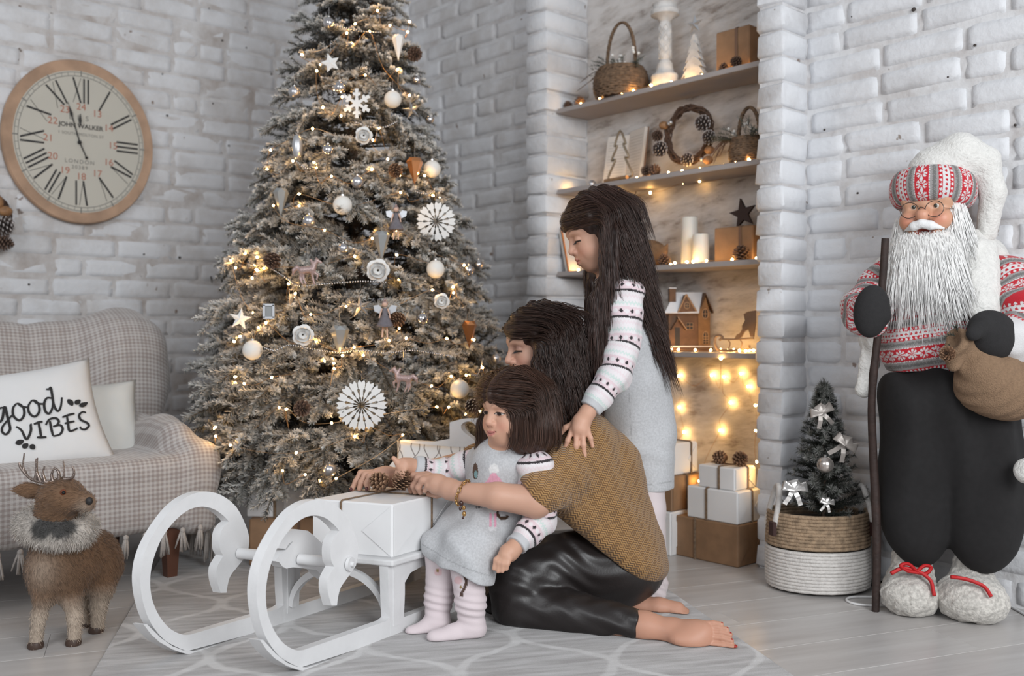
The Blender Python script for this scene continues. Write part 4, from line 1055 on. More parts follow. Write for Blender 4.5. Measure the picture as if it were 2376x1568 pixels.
# ---- carved candlestick
M_CARV = mat('white_washed_wood', (0.66, 0.645, 0.63), 0.7, mott=0.22, mscale=30, bump=0.3)
cc = SP(1543, 0.15, 0); u_ = cc[1]/F
cs = thing('candlestick', 'white carved wooden candlestick with a diamond pattern on the top shelf', 'candlestick', cc)
g = MB(); g.lathe([(34*u_, 0), (35*u_, 12*u_), (31*u_, 24*u_), (33*u_, 30*u_), (30*u_, 36*u_), (22*u_, 40*u_), (19*u_, 52*u_), (17*u_, 62*u_), (12*u_, 70*u_)], 28, cc); obj('base', g, M_CARV, cs, smooth=50)
g = MB(); g.lathe([(12*u_, 70*u_), (14.5*u_, 76*u_), (14*u_, 150*u_), (12*u_, 160*u_)], 24, cc)
obj('stem', g, M_CARV, cs, smooth=50)
g = MB()
for k in range(6):
    for q in range(6):
        a = q*math.pi/3+(k % 2)*math.pi/6; z = (82+k*12)*u_; rr = 14.6*u_
        def pt(da, dz): return cc+np.array([rr*math.cos(a+da), rr*math.sin(a+da), z+dz])
        L = [pt(0, 9*u_), pt(0.4, 0), pt(0, -9*u_), pt(-0.4, 0)]
        g.tube(L, 1.1*u_, 4, closed=True)
obj('carving', g, M_CARV, cs, kind='stuff')
g = MB(); g.lathe([(12*u_, 158*u_), (20*u_, 168*u_), (33*u_, 174*u_), (33*u_, 184*u_), (28*u_, 188*u_), (27*u_, 196*u_), (30*u_, 200*u_)], 28, cc); obj('cup', g, M_CARV, cs, smooth=50)
# ---- layered wooden tree with a star
tc = SP(1612, 0.15, 0); u_ = tc[1]/F
M_SIL = mat('silver_glitter', (0.55, 0.56, 0.58), 0.35, 0.8)
M_RAWEDGE = mat('raw_wood_edge', (0.30, 0.19, 0.12), 0.7)
tr_ = thing('wooden_tree', 'white layered wooden tree ornament with a silver star on the top shelf', 'ornament', tc)
for k in range(6):
    y0 = 4+k*17.5; hw = 38-k*5.0; hh = 23
    L = []
    for i in range(9):
        q = -1+2*i/8; L.append((q*hw, y0+abs(q)*-3+(2.5 if i % 2 else -2.5)))
    L += [(hw*0.55, y0+hh*0.6), (hw*0.15, y0+hh), (-hw*0.15, y0+hh), (-hw*0.55, y0+hh*0.6)]
    g = MB(); g.prism(np.array(L)*u_, lambda x, y: tc-A3*x-B3*(0.016-0.002*k)+Z3*y, B3*(0.03-0.004*k)); obj('tier', g, M_CARV, tr_)
def star_poly(R, r, n=5, a0=math.pi/2): return [((R if i % 2 == 0 else r)*math.cos(a0+i*math.pi/n), (R if i % 2 == 0 else r)*math.sin(a0+i*math.pi/n)) for i in range(2*n)]
def facet_star(c, e1, e2, R, r, d, n=5, a0=math.pi/2):
    nn = np.cross(e1, e2); P = [c+e1*x+e2*y for x, y in star_poly(R, r, n, a0)]; m = len(P)
    g = MB(); g.add(P+[c+nn*d, c-nn*d], [(i, (i+1) % m, m) for i in range(m)]+[((i+1) % m, i, m+1) for i in range(m)]); return g
obj('star', facet_star(tc+Z3*137*u_, -A3, Z3, 24*u_, 9*u_, 7*u_), M_SIL, tr_)
def kbox(label, pl, s, i, wpx, h, depth, tw, m=M_KRAFT, tm=None, flat=True):
    c = SP(pl, s, i); k = (pl+wpx-CX)/F
    l = (c[0]-k*c[1])/(k*-A3[1]+A3[0]); l = abs(l)
    return gift('gift_box', label, c, -A3, B3, l, depth, h, m, None, tw, 0.012, '', tm, 'gift', 'ribbon', flat)
M_RIB = mat('brown_ribbon', (0.16, 0.095, 0.065), 0.7)
kbox('kraft paper gift with a dark ribbon at the right end of the top shelf', 1661, 0.13, 0, 78, 0.158, 0.1, (0.62, None), tm=M_RIB)
# ---- second shelf
sb = SP(1373, 0.15, 1); g = MB(); g.ball(sb+Z3*0.018, 0.018, 16); M_SILV = mat('satin_silver', (0.52, 0.52, 0.54), 0.28, 0.85)
tag(obj('bauble', g, M_SILV, smooth=60), 'small silver bauble lying on the second shelf left of the open book', 'ornament')
M_PAGE = mat('book_page', (0.62, 0.585, 0.55), 0.85); M_PRINT = mat('page_print', (0.36, 0.33, 0.31), 0.9); M_COVER = mat('brown_book_cover', (0.25, 0.15, 0.1), 0.7)
bk = SP(1450, 0.2, 1); book = thing('open_book', 'open old book standing upright on the second shelf behind the tree outline', 'book', bk)
hB = px_r(124, bk); wB = px_r(58, bk)
for sgn in (1, -1):
    e = (A3 if sgn > 0 else -A3)*0.96-B3*0.28; e /= np.linalg.norm(e); up = Z3*0.985+B3*0.17; up /= np.linalg.norm(up); nn = np.cross(e, up); nn = nn if nn[1] < 0 else -nn
    w2 = wB*(1.0 if sgn > 0 else 1.12); h2 = hB*(1.0 if sgn > 0 else 1.06)
    g = MB(); g.box(bk+e*w2/2+up*h2/2, (w2/2, h2/2, 0.007), np.array([e, up, np.cross(e, up)]), bev=0.002); pg = obj('pages', g, M_PAGE, book)
    g = MB(); g.box(bk+e*w2/2+up*h2/2-nn*0.0085, (w2/2+0.003, h2/2+0.002, 0.0015), np.array([e, up, np.cross(e, up)])); obj('cover', g, M_COVER, book)
    g = MB()
    for r_ in range(15):
        z = h2*(0.1+0.055*r_); q = bk+nn*0.0076+up*z; a, b_ = q+e*w2*0.12, q+e*w2*(0.88 if r_ % 5 else 0.6)
        g.add([a-up*0.0007, b_-up*0.0007, b_+up*0.0007, a+up*0.0007], [(0, 1, 2, 3)])
    obj('printed_lines', g, M_PRINT, pg, fix=False, kind='stuff')
tb = SP(1439, 0.11, 1); u_ = tb[1]/F
M_BRZ = mat('aged_gold_metal', (0.30, 0.24, 0.17), 0.4, 0.7)
ol = [(0, 118), (16, 88), (14, 86), (10, 84), (26, 56), (20, 53), (16, 52), (38, 14), (30, 8), (16, 4), (0, 2), (-16, 4), (-30, 8), (-38, 14), (-16, 50), (-22, 52), (-27, 54), (-10, 82), (-14, 84), (-17, 87)]
to = thing('tree_outline', 'hollow gold metal tree outline standing before the open book', 'ornament', tb)
g = MB(); g.tube(smooth_path([tb-A3*x*u_*0.98+Z3*(y*u_+0.004)+B3*0.0 for x, y in ol], 3, True), 0.0045, 6, closed=True); obj('outline', g, M_BRZ, to, smooth=50)
g = MB(); g.tube([tb-Z3*0.0+A3*0.05, tb-A3*0.05], 0.008, 8); g2 = MB(); g2.box(tb+Z3*0.004, (0.055, 0.016, 0.004), np.array([A3, B3, Z3]), bev=0.002); obj('foot', g2, M_BRZ, to)
M_LOG = mat('split_wood', (0.34, 0.19, 0.09), 0.7, mott=0.4, mscale=20, stretch=(1, 6, 6))
lg = SP(1428, 0.082, 1); g = MB(); g.tube([lg+A3*0.055+Z3*0.008, lg-A3*0.06+Z3*0.009], [0.0085, 0.0095], 10)
tag(obj('wood_stick', g, M_LOG, smooth=40), 'short piece of split wood lying at the front of the second shelf', 'wood')
cone(SP(1495, 0.1, 1)+Z3*0.012, Z3*0.8-A3*0.5, 0.85, 'pine cone on the second shelf, just right of the open book', me=CONE_B)
cone(SP(1527, 0.1, 1)+Z3*0.014, Z3*0.5+A3*0.8, 0.95, 'pine cone on the second shelf, at the foot of the round wreath', me=CONE_B)
# vine wreath
wc2 = NP(1598, 313, 0.17); wr_ = thing('wreath', 'brown vine wreath with pine cones and nuts on the second shelf', 'wreath', wc2); R2 = px_r(62, wc2)
obj('vine', vine_ring(MB(), wc2, -A3, Z3, R2, 22, 9, 0.013), M_VINE, wr_, smooth=50, kind='stuff')
for x, y, s_, ax in ((1642, 290, 1.1, 0), (1655, 322, 0.95, 0), (1543, 350, 1.1, 0), (1604, 373, 0.9, 0), (1534, 318, 0.85, 1)):
    cone(NP(x, y, 0.145), -B3+A3*0.2+Z3*0.15, s_, me=CONE_S if ax == 0 else CONE_B, parent=wr_)
for x, y in ((1540, 291), (1646, 348), (1643, 371)):
    g = MB(); p = NP(x, y, 0.145); g.ball(p, (0.019, 0.017, 0.016), 12); obj('nut', g, M_NUT, wr_, smooth=60)
for x, y in ((1556, 284), (1628, 370), (1552, 287)):
    g = MB(); g.ball(NP(x, y, 0.14), 0.008, 10); obj('bead', g, M_SIL, wr_, smooth=60)
# ---- third shelf
lb = SP(1333, 0.13, 2); M_OR = mat('orange_cover', (0.75, 0.22, 0.03), 0.5); M_GREYC = mat('grey_cover', (0.42, 0.40, 0.38), 0.6)
for k_, (px, m_, lab, tl_, h_) in enumerate(((1335, M_GREYC, 'thin grey book leaning at the left end of the third shelf', 14, 0.215), (1341, M_OR, 'thin book with an orange spine leaning on the grey one on the third shelf', 13.2, 0.19))):
    p = SP(px, 0.125, 2); up = Z3*math.cos(math.radians(tl_))+A3*math.sin(math.radians(tl_)); e = B3; nn = np.cross(e, up)
    o = thing('book', lab, 'book', p)
    g = MB(); g.box(p+up*h_/2, (0.055, h_/2, 0.0035), np.array([e, up, nn]), bev=0.001); obj('cover', g, m_, o)
    g = MB(); g.box(p+up*h_/2+e*0.001, (0.054, h_/2-0.003, 0.0042), np.array([e, up, nn])); obj('pages', g, M_PAGE, o)
dp = SP(1503, 0.16, 2); M_PLUSH = mat('brown_plush', (0.20, 0.115, 0.06), 0.95, mott=0.35, mscale=40, bump=0.5, bscale=200)
dr_ = thing('toy_reindeer', 'brown toy reindeer lying on the third shelf behind the girl, antlers up', 'toy', dp); u_ = dp[1]/F
S = SDF(); S.ell(dp+Z3*32*u_, (52*u_, 30*u_, 34*u_), np.array([A3, B3, Z3]), k=0.01); S.ell(dp+A3*62*u_+Z3*66*u_, (20*u_, 18*u_, 38*u_), np.array([A3, B3, Z3]), k=0.03); S.ell(dp+A3*70*u_+Z3*110*u_, (30*u_, 17*u_, 19*u_), np.array([A3, B3, Z3]), k=0.02)
S.cap(dp+A3*20*u_+Z3*8*u_-B3*15*u_, dp+A3*75*u_+Z3*7*u_-B3*22*u_, 9*u_, 6*u_, 0.01); S.cap(dp-A3*48*u_+Z3*36*u_, dp-A3*58*u_+Z3*52*u_, 10*u_, 3*u_, 0.01)
S.disp(lambda P: 0.0012*wob(P, 260, 3)); S.obj('plush_body', 0.006, M_PLUSH, dr_)
for sg, px in ((-1, 1455), (1, 1472)):
    g = MB(); q = NP(px, 487, 0.15+sg*0.02); P = [dp+A3*66*u_+Z3*124*u_, q, NP(px+(3 if sg < 0 else -2), 465, 0.15), NP(px+(-2 if sg < 0 else 4), 444, 0.15)]
    g.tube(smooth_path(P, 4), [0.004]*9+[0.002]*4, 6); g.tube([q, q+Z3*0.03-A3*0.012, q+Z3*0.045-A3*0.01], [0.003, 0.0025, 0.001], 6); g.tube([NP(px, 470, 0.15), NP(px+7, 458, 0.15)], [0.0025, 0.001], 6); obj('antler', g, M_TWIG, dr_, smooth=60, kind='stuff')
cone(SP(1543, 0.10, 2), Z3+A3*0.15, 0.95, 'pine cone on the third shelf, left of the tall candle', me=CONE_B)
M_WAX = mat('ivory_wax', (0.70, 0.68, 0.63), 0.45, sub=0.3)
for px, s_, rr, hh, lab in ((1600, 0.17, 19, 112, 'tall ivory pillar candle on the third shelf'), (1626, 0.125, 19, 69, 'shorter ivory pillar candle before the tall one on the third shelf')):
    p = SP(px, s_, 2); u_ = p[1]/F; o = thing('pillar_candle', lab, 'candle', p)
    g = MB(); g.lathe([(rr*u_*0.96, 0), (rr*u_, 0.004), (rr*u_, hh*u_-0.005), (rr*u_*0.94, hh*u_), (rr*u_*0.5, hh*u_-0.004), (0.002, hh*u_-0.005)], 26, p); obj('wax', g, M_WAX, o, smooth=40)
    g = MB(); g.tube([p+Z3*(hh*u_-0.006), p+Z3*(hh*u_+0.005)], 0.001, 5); obj('wick', g, M_BLK, o)
kbox('kraft gift with a dark ribbon cross at the right end of the third shelf', 1657, 0.12, 2, 90, 0.125, 0.1, (0.68, None), tm=M_RIB)
st = SP(1724, 0.17, 2)+Z3*(0.125+0.052); M_DSTAR = mat('dark_bark_star', (0.035, 0.018, 0.015), 0.7, bump=0.5, bscale=60)
g = MB(); g.prism(np.array(star_poly(0.056, 0.0225, 5, math.radians(100))), lambda x, y: st-A3*x-B3*0.006+Z3*(y-0.004), B3*0.012)
tag(obj('bark_star', g, M_DSTAR), 'dark brown star standing on the kraft gift of the third shelf', 'ornament')
cone(SP(1720, 0.10, 2), Z3+A3*0.05, 1.15, 'dark pine cone on the third shelf before the kraft gift', me=CONE_B)
# ---- lowest shelf: little wooden house with a snowy roof
M_HOUSE = mat('brown_house_wall', (0.145, 0.075, 0.04), 0.75, mott=0.3, mscale=40, bump=0.2); M_FRAME = mat('tan_window_frame', (0.38, 0.24, 0.14), 0.6); M_DARK = mat('dark_opening', (0.012, 0.008, 0.006), 0.6); M_SNOW = mat('white_roof_snow', (0.72, 0.73, 0.76), 0.85, bump=0.5, bscale=200)
hs_ = 1/7.84                                     # detail crop scale
hp = SP(1540, 0.085, 3); house = thing('toy_house', 'small brown wooden house with a snowy roof on the lowest shelf', 'toy house', hp)
hE = -A3*0.96+B3*-0.0; hE = np.array([1.0, 0.10, 0]); hE /= np.linalg.norm(hE); hN = np.array([-hE[1], hE[0], 0]); hu = hp[1]/F*hs_
def HP(x, d, y): return hp+hE*(x-330)*hu*1.0+hN*d*hu+Z3*(1375-y)*hu
def hbox(x0, x1, d0, d1, y0, y1): 
    g = MB(); v = [HP(x, d, y) for x in (x0, x1) for d in (d0, d1) for y in (y0, y1)]
    g.add(v, [(0, 1, 3, 2), (4, 6, 7, 5), (0, 4, 5, 1), (2, 3, 7, 6), (0, 2, 6, 4), (1, 5, 7, 3)]); return g
obj('base', hbox(330, 1235, -60, 560, 1295, 1375), M_HOUSE, house); obj('snow_ground', hbox(335, 1230, -55, 555, 1275, 1297), M_SNOW, house)
g = MB(); pl = [(425, 1280), (1190, 1280), (1190, 690), (425, 690)]
obj('wall', hbox(425, 965, 0, 480, 1280, 690), M_HOUSE, house)
sideP = [(0, 1280), (480, 1280), (480, 670), (240, 330), (0, 670)]
g = MB(); g.prism(np.array(sideP, float), lambda d, y: HP(960+0.30*(d-240)*0+0, d, y), hE*30*hu); obj('gable_wall', g, M_HOUSE, house)
# side wing turned towards the viewer
g = MB(); wing = [(975, 1280), (1195, 1280), (1195, 690), (1110, 380), (975, 690)]
g.prism(np.array(wing, float), lambda x, y: HP(x, -8, y), hN*400*hu); obj('wing_wall', g, mat('amber_house_wall', (0.22, 0.115, 0.045), 0.7, mott=0.25, mscale=40), house)
g = MB(); rp = [HP(335, -40, 690), HP(975, -40, 690), HP(1110, 200, 310), HP(590, 200, 310)]
g.add(rp+[p+Z3*0.004-hN*0.002 for p in rp], [(0, 1, 2, 3), (7, 6, 5, 4), (0, 4, 5, 1), (1, 5, 6, 2), (2, 6, 7, 3), (3, 7, 4, 0)]); obj('roof', g, M_SNOW, house)
for pts in ([HP(970, -20, 700), HP(1110, -20, 330), HP(1110, 420, 330), HP(970, 420, 700)], [HP(1255, -20, 680), HP(1110, -20, 330), HP(1110, 420, 330), HP(1255, 420, 680)]):
    g = MB(); g.add(pts+[p+Z3*0.005 for p in pts], [(0, 1, 2, 3), (7, 6, 5, 4), (0, 4, 5, 1), (1, 5, 6, 2), (2, 6, 7, 3), (3, 7, 4, 0)]); obj('roof_slope', g, M_HOUSE, house)
g = MB(); g.prism(np.array([(590, 665), (915, 645), (735, 345)], float), lambda x, y: HP(x, -48, y), hN*250*hu); obj('dormer', g, M_HOUSE, house)
for a, b_ in (((580, 665), (735, 335)), ((735, 335), (925, 645))):
    g = MB(); g.tube([HP(*[a[0], -55, a[1]]), HP(b_[0], -55, b_[1])], 9*hu*1.6, 4); obj('dormer_trim', g, M_FRAME, house)
obj('eave', hbox(335, 980, -48, -30, 700, 682), M_HOUSE, house)
def win(cx_, cy_, rx, ry, d, arch=False):
    an = np.linspace(0, 2*math.pi, 20, endpoint=False)
    if arch: pts = [(cx_-rx, cy_+ry), (cx_+rx, cy_+ry)]+[(cx_+rx*math.cos(a), cy_-ry*0.35-rx*1.6*math.sin(a)) for a in np.linspace(0, math.pi, 10)]
    elif ry == rx*0.999: pts = [(cx_-rx, cy_-ry), (cx_+rx, cy_-ry), (cx_+rx, cy_+ry), (cx_-rx, cy_+ry)]
    else: pts = [(cx_+rx*math.cos(a), cy_+ry*math.sin(a)) for a in an]
    g = MB(); g.prism(np.array(pts, float), lambda x, y: HP(x, d, y), hN*4*hu); o = obj('window', g, M_DARK, house)
    g = MB(); g.tube([HP(x, d-2, y) for x, y in pts], 8*hu, 4, closed=True); ys = [p[1] for p in pts]
    g.tube([HP(cx_, d-3, min(ys)), HP(cx_, d-3, max(ys))], 6*hu, 4)
    for f in ((0.5,) if not arch else (0.42, 0.62, 0.82)): g.tube([HP(cx_-rx, d-3, min(ys)+(max(ys)-min(ys))*f), HP(cx_+rx, d-3, min(ys)+(max(ys)-min(ys))*f)], 6*hu, 4)
    obj('window_frame', g, M_FRAME, o, kind='stuff')
win(750, 540, 48, 62, -54); win(1100, 690, 55, 92, -14); win(812, 915, 62, 62*0.999, -6); win(1108, 1130, 50, 110, -14, True)
g = MB(); g.prism(np.array([(540, 1270), (630, 1270), (630, 940), (540, 940)], float), lambda x, y: HP(x, -6, y), hN*4*hu); obj('door', g, M_DARK, house)
for a, b_ in (((450, 1000), (585, 790)), ((570, 760), (740, 990))):
    g = MB(); v = [HP(a[0], -90, a[1]), HP(b_[0], -90, b_[1]), HP(b_[0], -4, b_[1]-10), HP(a[0], -4, a[1]-10)]; g.add(v+[p+Z3*0.004 for p in v], [(0, 1, 2, 3), (7, 6, 5, 4), (0, 4, 5, 1), (1, 5, 6, 2), (2, 6, 7, 3), (3, 7, 4, 0)]); obj('porch_roof', g, M_FRAME if a[0] > 500 else M_HOUSE, house)
g = MB(); v = [(455, 230, 215, 470), (590, 230, 215, 470)]
obj('chimney', hbox(455, 575, 60, 160, 470, 225), M_HOUSE, house); obj('chimney_snow', hbox(450, 582, 55, 165, 228, 212), M_SNOW, house)
# flat wooden deer sledge beside the house
M_PLY = mat('plywood_silhouette', (0.24, 0.165, 0.115), 0.7, mott=0.15, mscale=20)
dz = NP(1658, 817, 0.10); sd = thing('wooden_sledge_ornament', 'flat plywood sledge cut-out with a deer, right of the little house', 'ornament', dz)
def D4(x, y, s=0.10): return NP(1500+x*hs_, 640+(y+8)*hs_, s)
def ribbon(L, w, s): 
    g = MB(); P = smooth_path([D4(x, y, s) for x, y in L], 5); g.tube(P, w, 6); return g
obj('runner', ribbon([(1330, 1160), (1380, 1110), (1330, 1075), (1260, 1100), (1245, 1200), (1290, 1320), (1380, 1345), (1600, 1345), (1800, 1330), (1860, 1310), (1865, 1250)], 0.0048, 0.10), M_PLY, sd, smooth=50)
obj('seat_bar', ribbon([(1370, 1140), (1600, 1145), (1950, 1125)], 0.0035, 0.10), M_PLY, sd, smooth=50)
for L in ([(1480, 1150), (1520, 1220), (1490, 1330)], [(1700, 1150), (1740, 1215), (1715, 1330)]): obj('strut', ribbon(L, 0.0022, 0.10), M_PLY, sd, smooth=50)
deer = [(1760, 680), (1800, 800), (1745, 930), (1780, 1000), (1850, 960), (1890, 1100), (1950, 1105), (1960, 960), (1990, 830), (1985, 660), (1900, 700)]
deer = [(1600, 1130), (1640, 1060), (1700, 1030), (1740, 960), (1735, 900), (1790, 800), (1765, 690), (1840, 640), (1980, 620), (1985, 830), (1960, 1000), (1950, 1100), (1890, 1100), (1850, 960), (1780, 1000), (1720, 1110), (1660, 1135)]
g = MB(); g.prism(np.array(deer, float), lambda x, y: D4(x, y, 0.14), B3*0.005); obj('deer_silhouette', g, M_PLY, sd)

# ---- gifts on the floor of the niche
def fgift(label, corner, pl, pr, h, z, m, tw, flaps='y', grp=None, dmin=None):
    """corner = (px, py) of the near bottom corner; pl/pr pixel columns of the far ends of the two faces"""
    c = G(corner[0], corner[1]) if z is None else None
    if c is None: c = np.array(corner, float)
    k = (pl-CX)/F; l = (c[0]-k*c[1])/(k*A3[1]-A3[0]); k = (pr-CX)/F; d = (c[0]-k*c[1])/(k*B3[1]-B3[0])
    l, d = abs(l), abs(d); d = dmin or d
    return gift('gift_box', label, c, A3, B3, l, d, h, m, grp, tw, 0.007, flaps), c, l, d
k1, ck1, l1, d1 = fgift('large kraft paper gift on the floor at the bottom of the niche stack', (1712, 1318), 1565, 1764, 0.140, None, M_KRAFT, (0.66, None), 'y', None, 0.17)
c2 = ck1+Z3*0.1405+A3*0.004+B3*0.004
k2, ck2, l2, d2 = fgift('white gift with twine lying on the large kraft gift, middle of the niche stack', c2, 1594, 1765, 0.108, 0, M_PAPER, (0.60, 0.55), 'y', None, 0.15)
c3 = ck2+Z3*0.1085+A3*0.018+B3*0.01
k3, ck3, l3, d3 = fgift('small white gift with twine, topmost in the niche stack, under pine cones', c3, 1620, 1756, 0.076, 0, M_PAPER, (0.42, 0.62), 'y', None, 0.12)
pc3 = ck3+A3*l3*0.42+B3*d3*0.5+Z3*0.078
cone(pc3+A3*0.015+Z3*0.014, A3*0.9+Z3*0.25, 0.95, 'pine cone on the topmost niche gift, left of the two', 'pine cones on the niche gift', CONE_A)
cone(pc3-A3*0.028+Z3*0.014, -A3*0.7+Z3*0.35-B3*0.3, 1.0, 'pine cone on the topmost niche gift, right of the two', 'pine cones on the niche gift', CONE_A)
c4 = G(1580, 1296)+A3*0.045
k4, ck4, l4, d4 = fgift('white gift on the floor half hidden behind the standing girl and the kraft gift', c4, 1440, 1640, 0.152, 0, M_PAPER, (None, None), 'y', None, 0.2)
c5_ = ck4+Z3*0.1525+A3*0.002+B3*0.01; 
k5, ck5, l5, d5 = fgift('kraft gift resting on the white one behind the standing girl', c5_, 1440, 1640, 0.122, 0, M_KRAFT, (None, 0.5), 'y', None, 0.17)
c6 = ck5+Z3*0.1225+A3*0.012+B3*0.01
k6, ck6, l6, d6 = fgift('white gift with twine, topmost behind the standing girl in the niche', c6, 1450, 1640, 0.112, 0, M_PAPER, (None, 0.75), 'y', None, 0.15)
# ---------------------------------------------------------------- flocked christmas tree
TY = 3.55; TC = W(822, 0, TY)[:2]
def TR(z): return float(np.interp(z, [0.12, 0.2, 0.29, 0.5, 0.733, 1.05, 1.364, 1.68, 1.995, 2.35, 2.5], [0.42, 0.50, 0.55, 0.575, 0.53, 0.45, 0.35, 0.26, 0.205, 0.09, 0.03]))
M_NEEDLE = mat('flocked_needles', (1, 1, 1), 0.9, vcol=True)
M_BARK = mat('tree_trunk_bark', (0.10, 0.065, 0.045), 0.85, mott=0.3, mscale=40)
def spray(seed, nn=95, tw=13, L=0.30):
    r = np.random.default_rng(seed); A = []; Bv = []; C3 = []; col = []
    def axis(t): return np.array([L*t, 0, 0.02*math.sin(t*2.4)-0.055*t*t])
    twigs = []
    for i in range(tw):
        t = 0.12+0.80*i/tw; s_ = 1 if i % 2 else -1; a = math.radians(r.uniform(36, 56))*s_; l = (0.145*(1-0.62*t))*r.uniform(0.85, 1.15)
        p = axis(t); d = np.array([math.cos(a), math.sin(a), r.uniform(-0.35, 0.25)]); twigs.append((p, d/np.linalg.norm(d), l))
    for a, b in ((0.1, 0.4), (0.35, 0.65), (0.6, 0.85), (0.82, 1.08)):
        d = axis(b)-axis(a); l = np.linalg.norm(d); twigs.append((axis(a), d/l, l))
    g = MB(); g.tube([axis(t) for t in np.linspace(-0.3, 1, 8)], np.linspace(0.006, 0.002, 8), 4, col=(0.09, 0.07, 0.05))
    for p, d, l in twigs:
        n = int(nn*(0.5+l/0.15)); t = r.random(n)**0.9*l; q = r.normal(size=(n, 3)); q[:, 2] *= 0.75; q -= np.outer(q@d, d); q /= np.linalg.norm(q, axis=1)[:, None]
        base = p+np.outer(t, d)-np.outer(0.25*t*t, [0, 0, 1]); nl = r.uniform(0.015, 0.026, n)*(1-0.35*(t/l)**3)
        tip = base+(q*0.78+d*0.62)*nl[:, None]; s_ = np.cross(q, d)*(0.0021*r.uniform(0.7, 1.3, n))[:, None]
        A.append(base-s_*0.8); Bv.append(base+s_*0.8); C3.append(np.stack([tip-s_*0.5, tip+s_*0.5], 1))
        fl = np.clip(0.64+0.46*q[:, 2]+r.normal(size=n)*0.20, 0, 1)
        col.append((fl, r.uniform(0.85, 1.1, n)))
    A = np.concatenate(A); Bv = np.concatenate(Bv); C = np.concatenate(C3); n = len(A)
    v = np.stack([A, Bv, C[:, 1], C[:, 0]], 1).reshape(-1, 3); fl = np.concatenate([c[0] for c in col]); br = np.concatenate([c[1] for c in col])
    dark = np.array([0.055, 0.055, 0.042]); lite = np.array([0.80, 0.785, 0.75])
    c0 = dark+(lite-dark)*(fl*0.45)[:, None]; c1 = dark+(lite-dark)*fl[:, None]
    cc = np.stack([c0, c0, c1, c1], 1).reshape(-1, 3)*np.repeat(br, 4)[:, None]
    f = np.arange(4*n).reshape(-1, 4); g.add(v, f, cc); return g
SPR = [spray(100+i) for i in range(5)]
SPM = [g.mesh('branch') for g in SPR]
for me in SPM: me.materials.append(M_NEEDLE)
tree = thing('christmas_tree', 'tall flocked Christmas tree hung with white and silver ornaments and fairy lights', 'Christmas tree', (TC[0], TC[1], 0))
g = MB(); g.tube([(TC[0], TC[1], 0.02), (TC[0], TC[1], 2.5)], [0.035, 0.012], 10); obj('trunk', g, M_BARK, tree, smooth=60)
g = MB(); g.lathe([(0.14, 0), (0.15, 0.02), (0.05, 0.06), (0.03, 0.2)], 16, (TC[0], TC[1], 0.0)); obj('stand', g, mat('dark_metal_stand', (0.03, 0.03, 0.03), 0.5, 0.5), tree, smooth=50)
pi = wmat(tree).inverted(); r = np.random.default_rng(77); nb_ = 0; back = MB(); stems = MB(); lev = 0; z = 0.235; placed = []
while z < 2.47:
    R = TR(z); n = max(4, int(4.4*R/0.165)); ph = r.uniform(-0.1, 0.1)
    for i in range(n):
        az = -math.pi/2+(-2.2+4.4*(i+0.5*(lev % 2))/max(n-0.5, 1))+r.normal()*0.07
        placed.append((z+r.normal()*0.015, az, R*r.uniform(0.93, 1.05), 0))
    z += 0.068+0.015*(z > 1.6); lev += 1
idx = np.argsort([p[1]*0 for p in placed])
def spray_mat(z, az, R, s, el, roll):
    d = np.array([math.cos(az), math.sin(az)]); tip = np.array([TC[0]+d[0]*R, TC[1]+d[1]*R, z])
    M = Matrix.Rotation(az, 4, 'Z')@Matrix.Rotation(-el, 4, 'Y')@Matrix.Rotation(roll, 4, 'X')@Matrix.Diagonal((s, s, s, 1))
    off = M@Vector((0.30, 0, -0.035)); return Matrix.Translation(Vector(tip)-off)@M
for z, az, R, _ in placed:
    s = float(np.clip(0.55+R*0.75, 0.62, 0.98))*r.uniform(0.9, 1.1); el = math.radians(r.uniform(-22, 10)+(14 if z > 1.7 else 0)-(10 if z < 0.4 else 0)); roll = r.normal()*0.35
    M = spray_mat(z, az, R, s, el, roll)
    if nb_ < 300:
        o = bpy.data.objects.new('branch', SPM[nb_ % 5]); COL.objects.link(o); o.parent = tree; o.matrix_parent_inverse = pi; o.matrix_basis = M; nb_ += 1
    b0 = M@Vector((-0.08, 0, 0)); stems.tube([(TC[0], TC[1], b0.z-0.04), tuple(b0)], [0.008, 0.005], 4, cap=False)
obj('inner_stems', stems, M_BARK, tree, kind='stuff', fix=False)
# inner foliage as one joined part, its colour darkened as shade between the branches
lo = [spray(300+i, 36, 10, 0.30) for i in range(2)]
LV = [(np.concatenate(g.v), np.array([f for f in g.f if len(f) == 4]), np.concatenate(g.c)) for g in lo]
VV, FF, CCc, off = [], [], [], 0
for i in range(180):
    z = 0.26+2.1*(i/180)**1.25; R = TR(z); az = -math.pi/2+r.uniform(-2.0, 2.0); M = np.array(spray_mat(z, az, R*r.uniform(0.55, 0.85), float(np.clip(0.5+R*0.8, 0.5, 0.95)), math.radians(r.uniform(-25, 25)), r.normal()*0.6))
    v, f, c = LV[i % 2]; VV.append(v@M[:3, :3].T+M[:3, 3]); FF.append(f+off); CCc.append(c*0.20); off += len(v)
me = make_mesh('inner_foliage', np.concatenate(VV), np.concatenate(FF), np.concatenate(CCc)); obj('inner_foliage', me, M_NEEDLE, tree, kind='stuff')

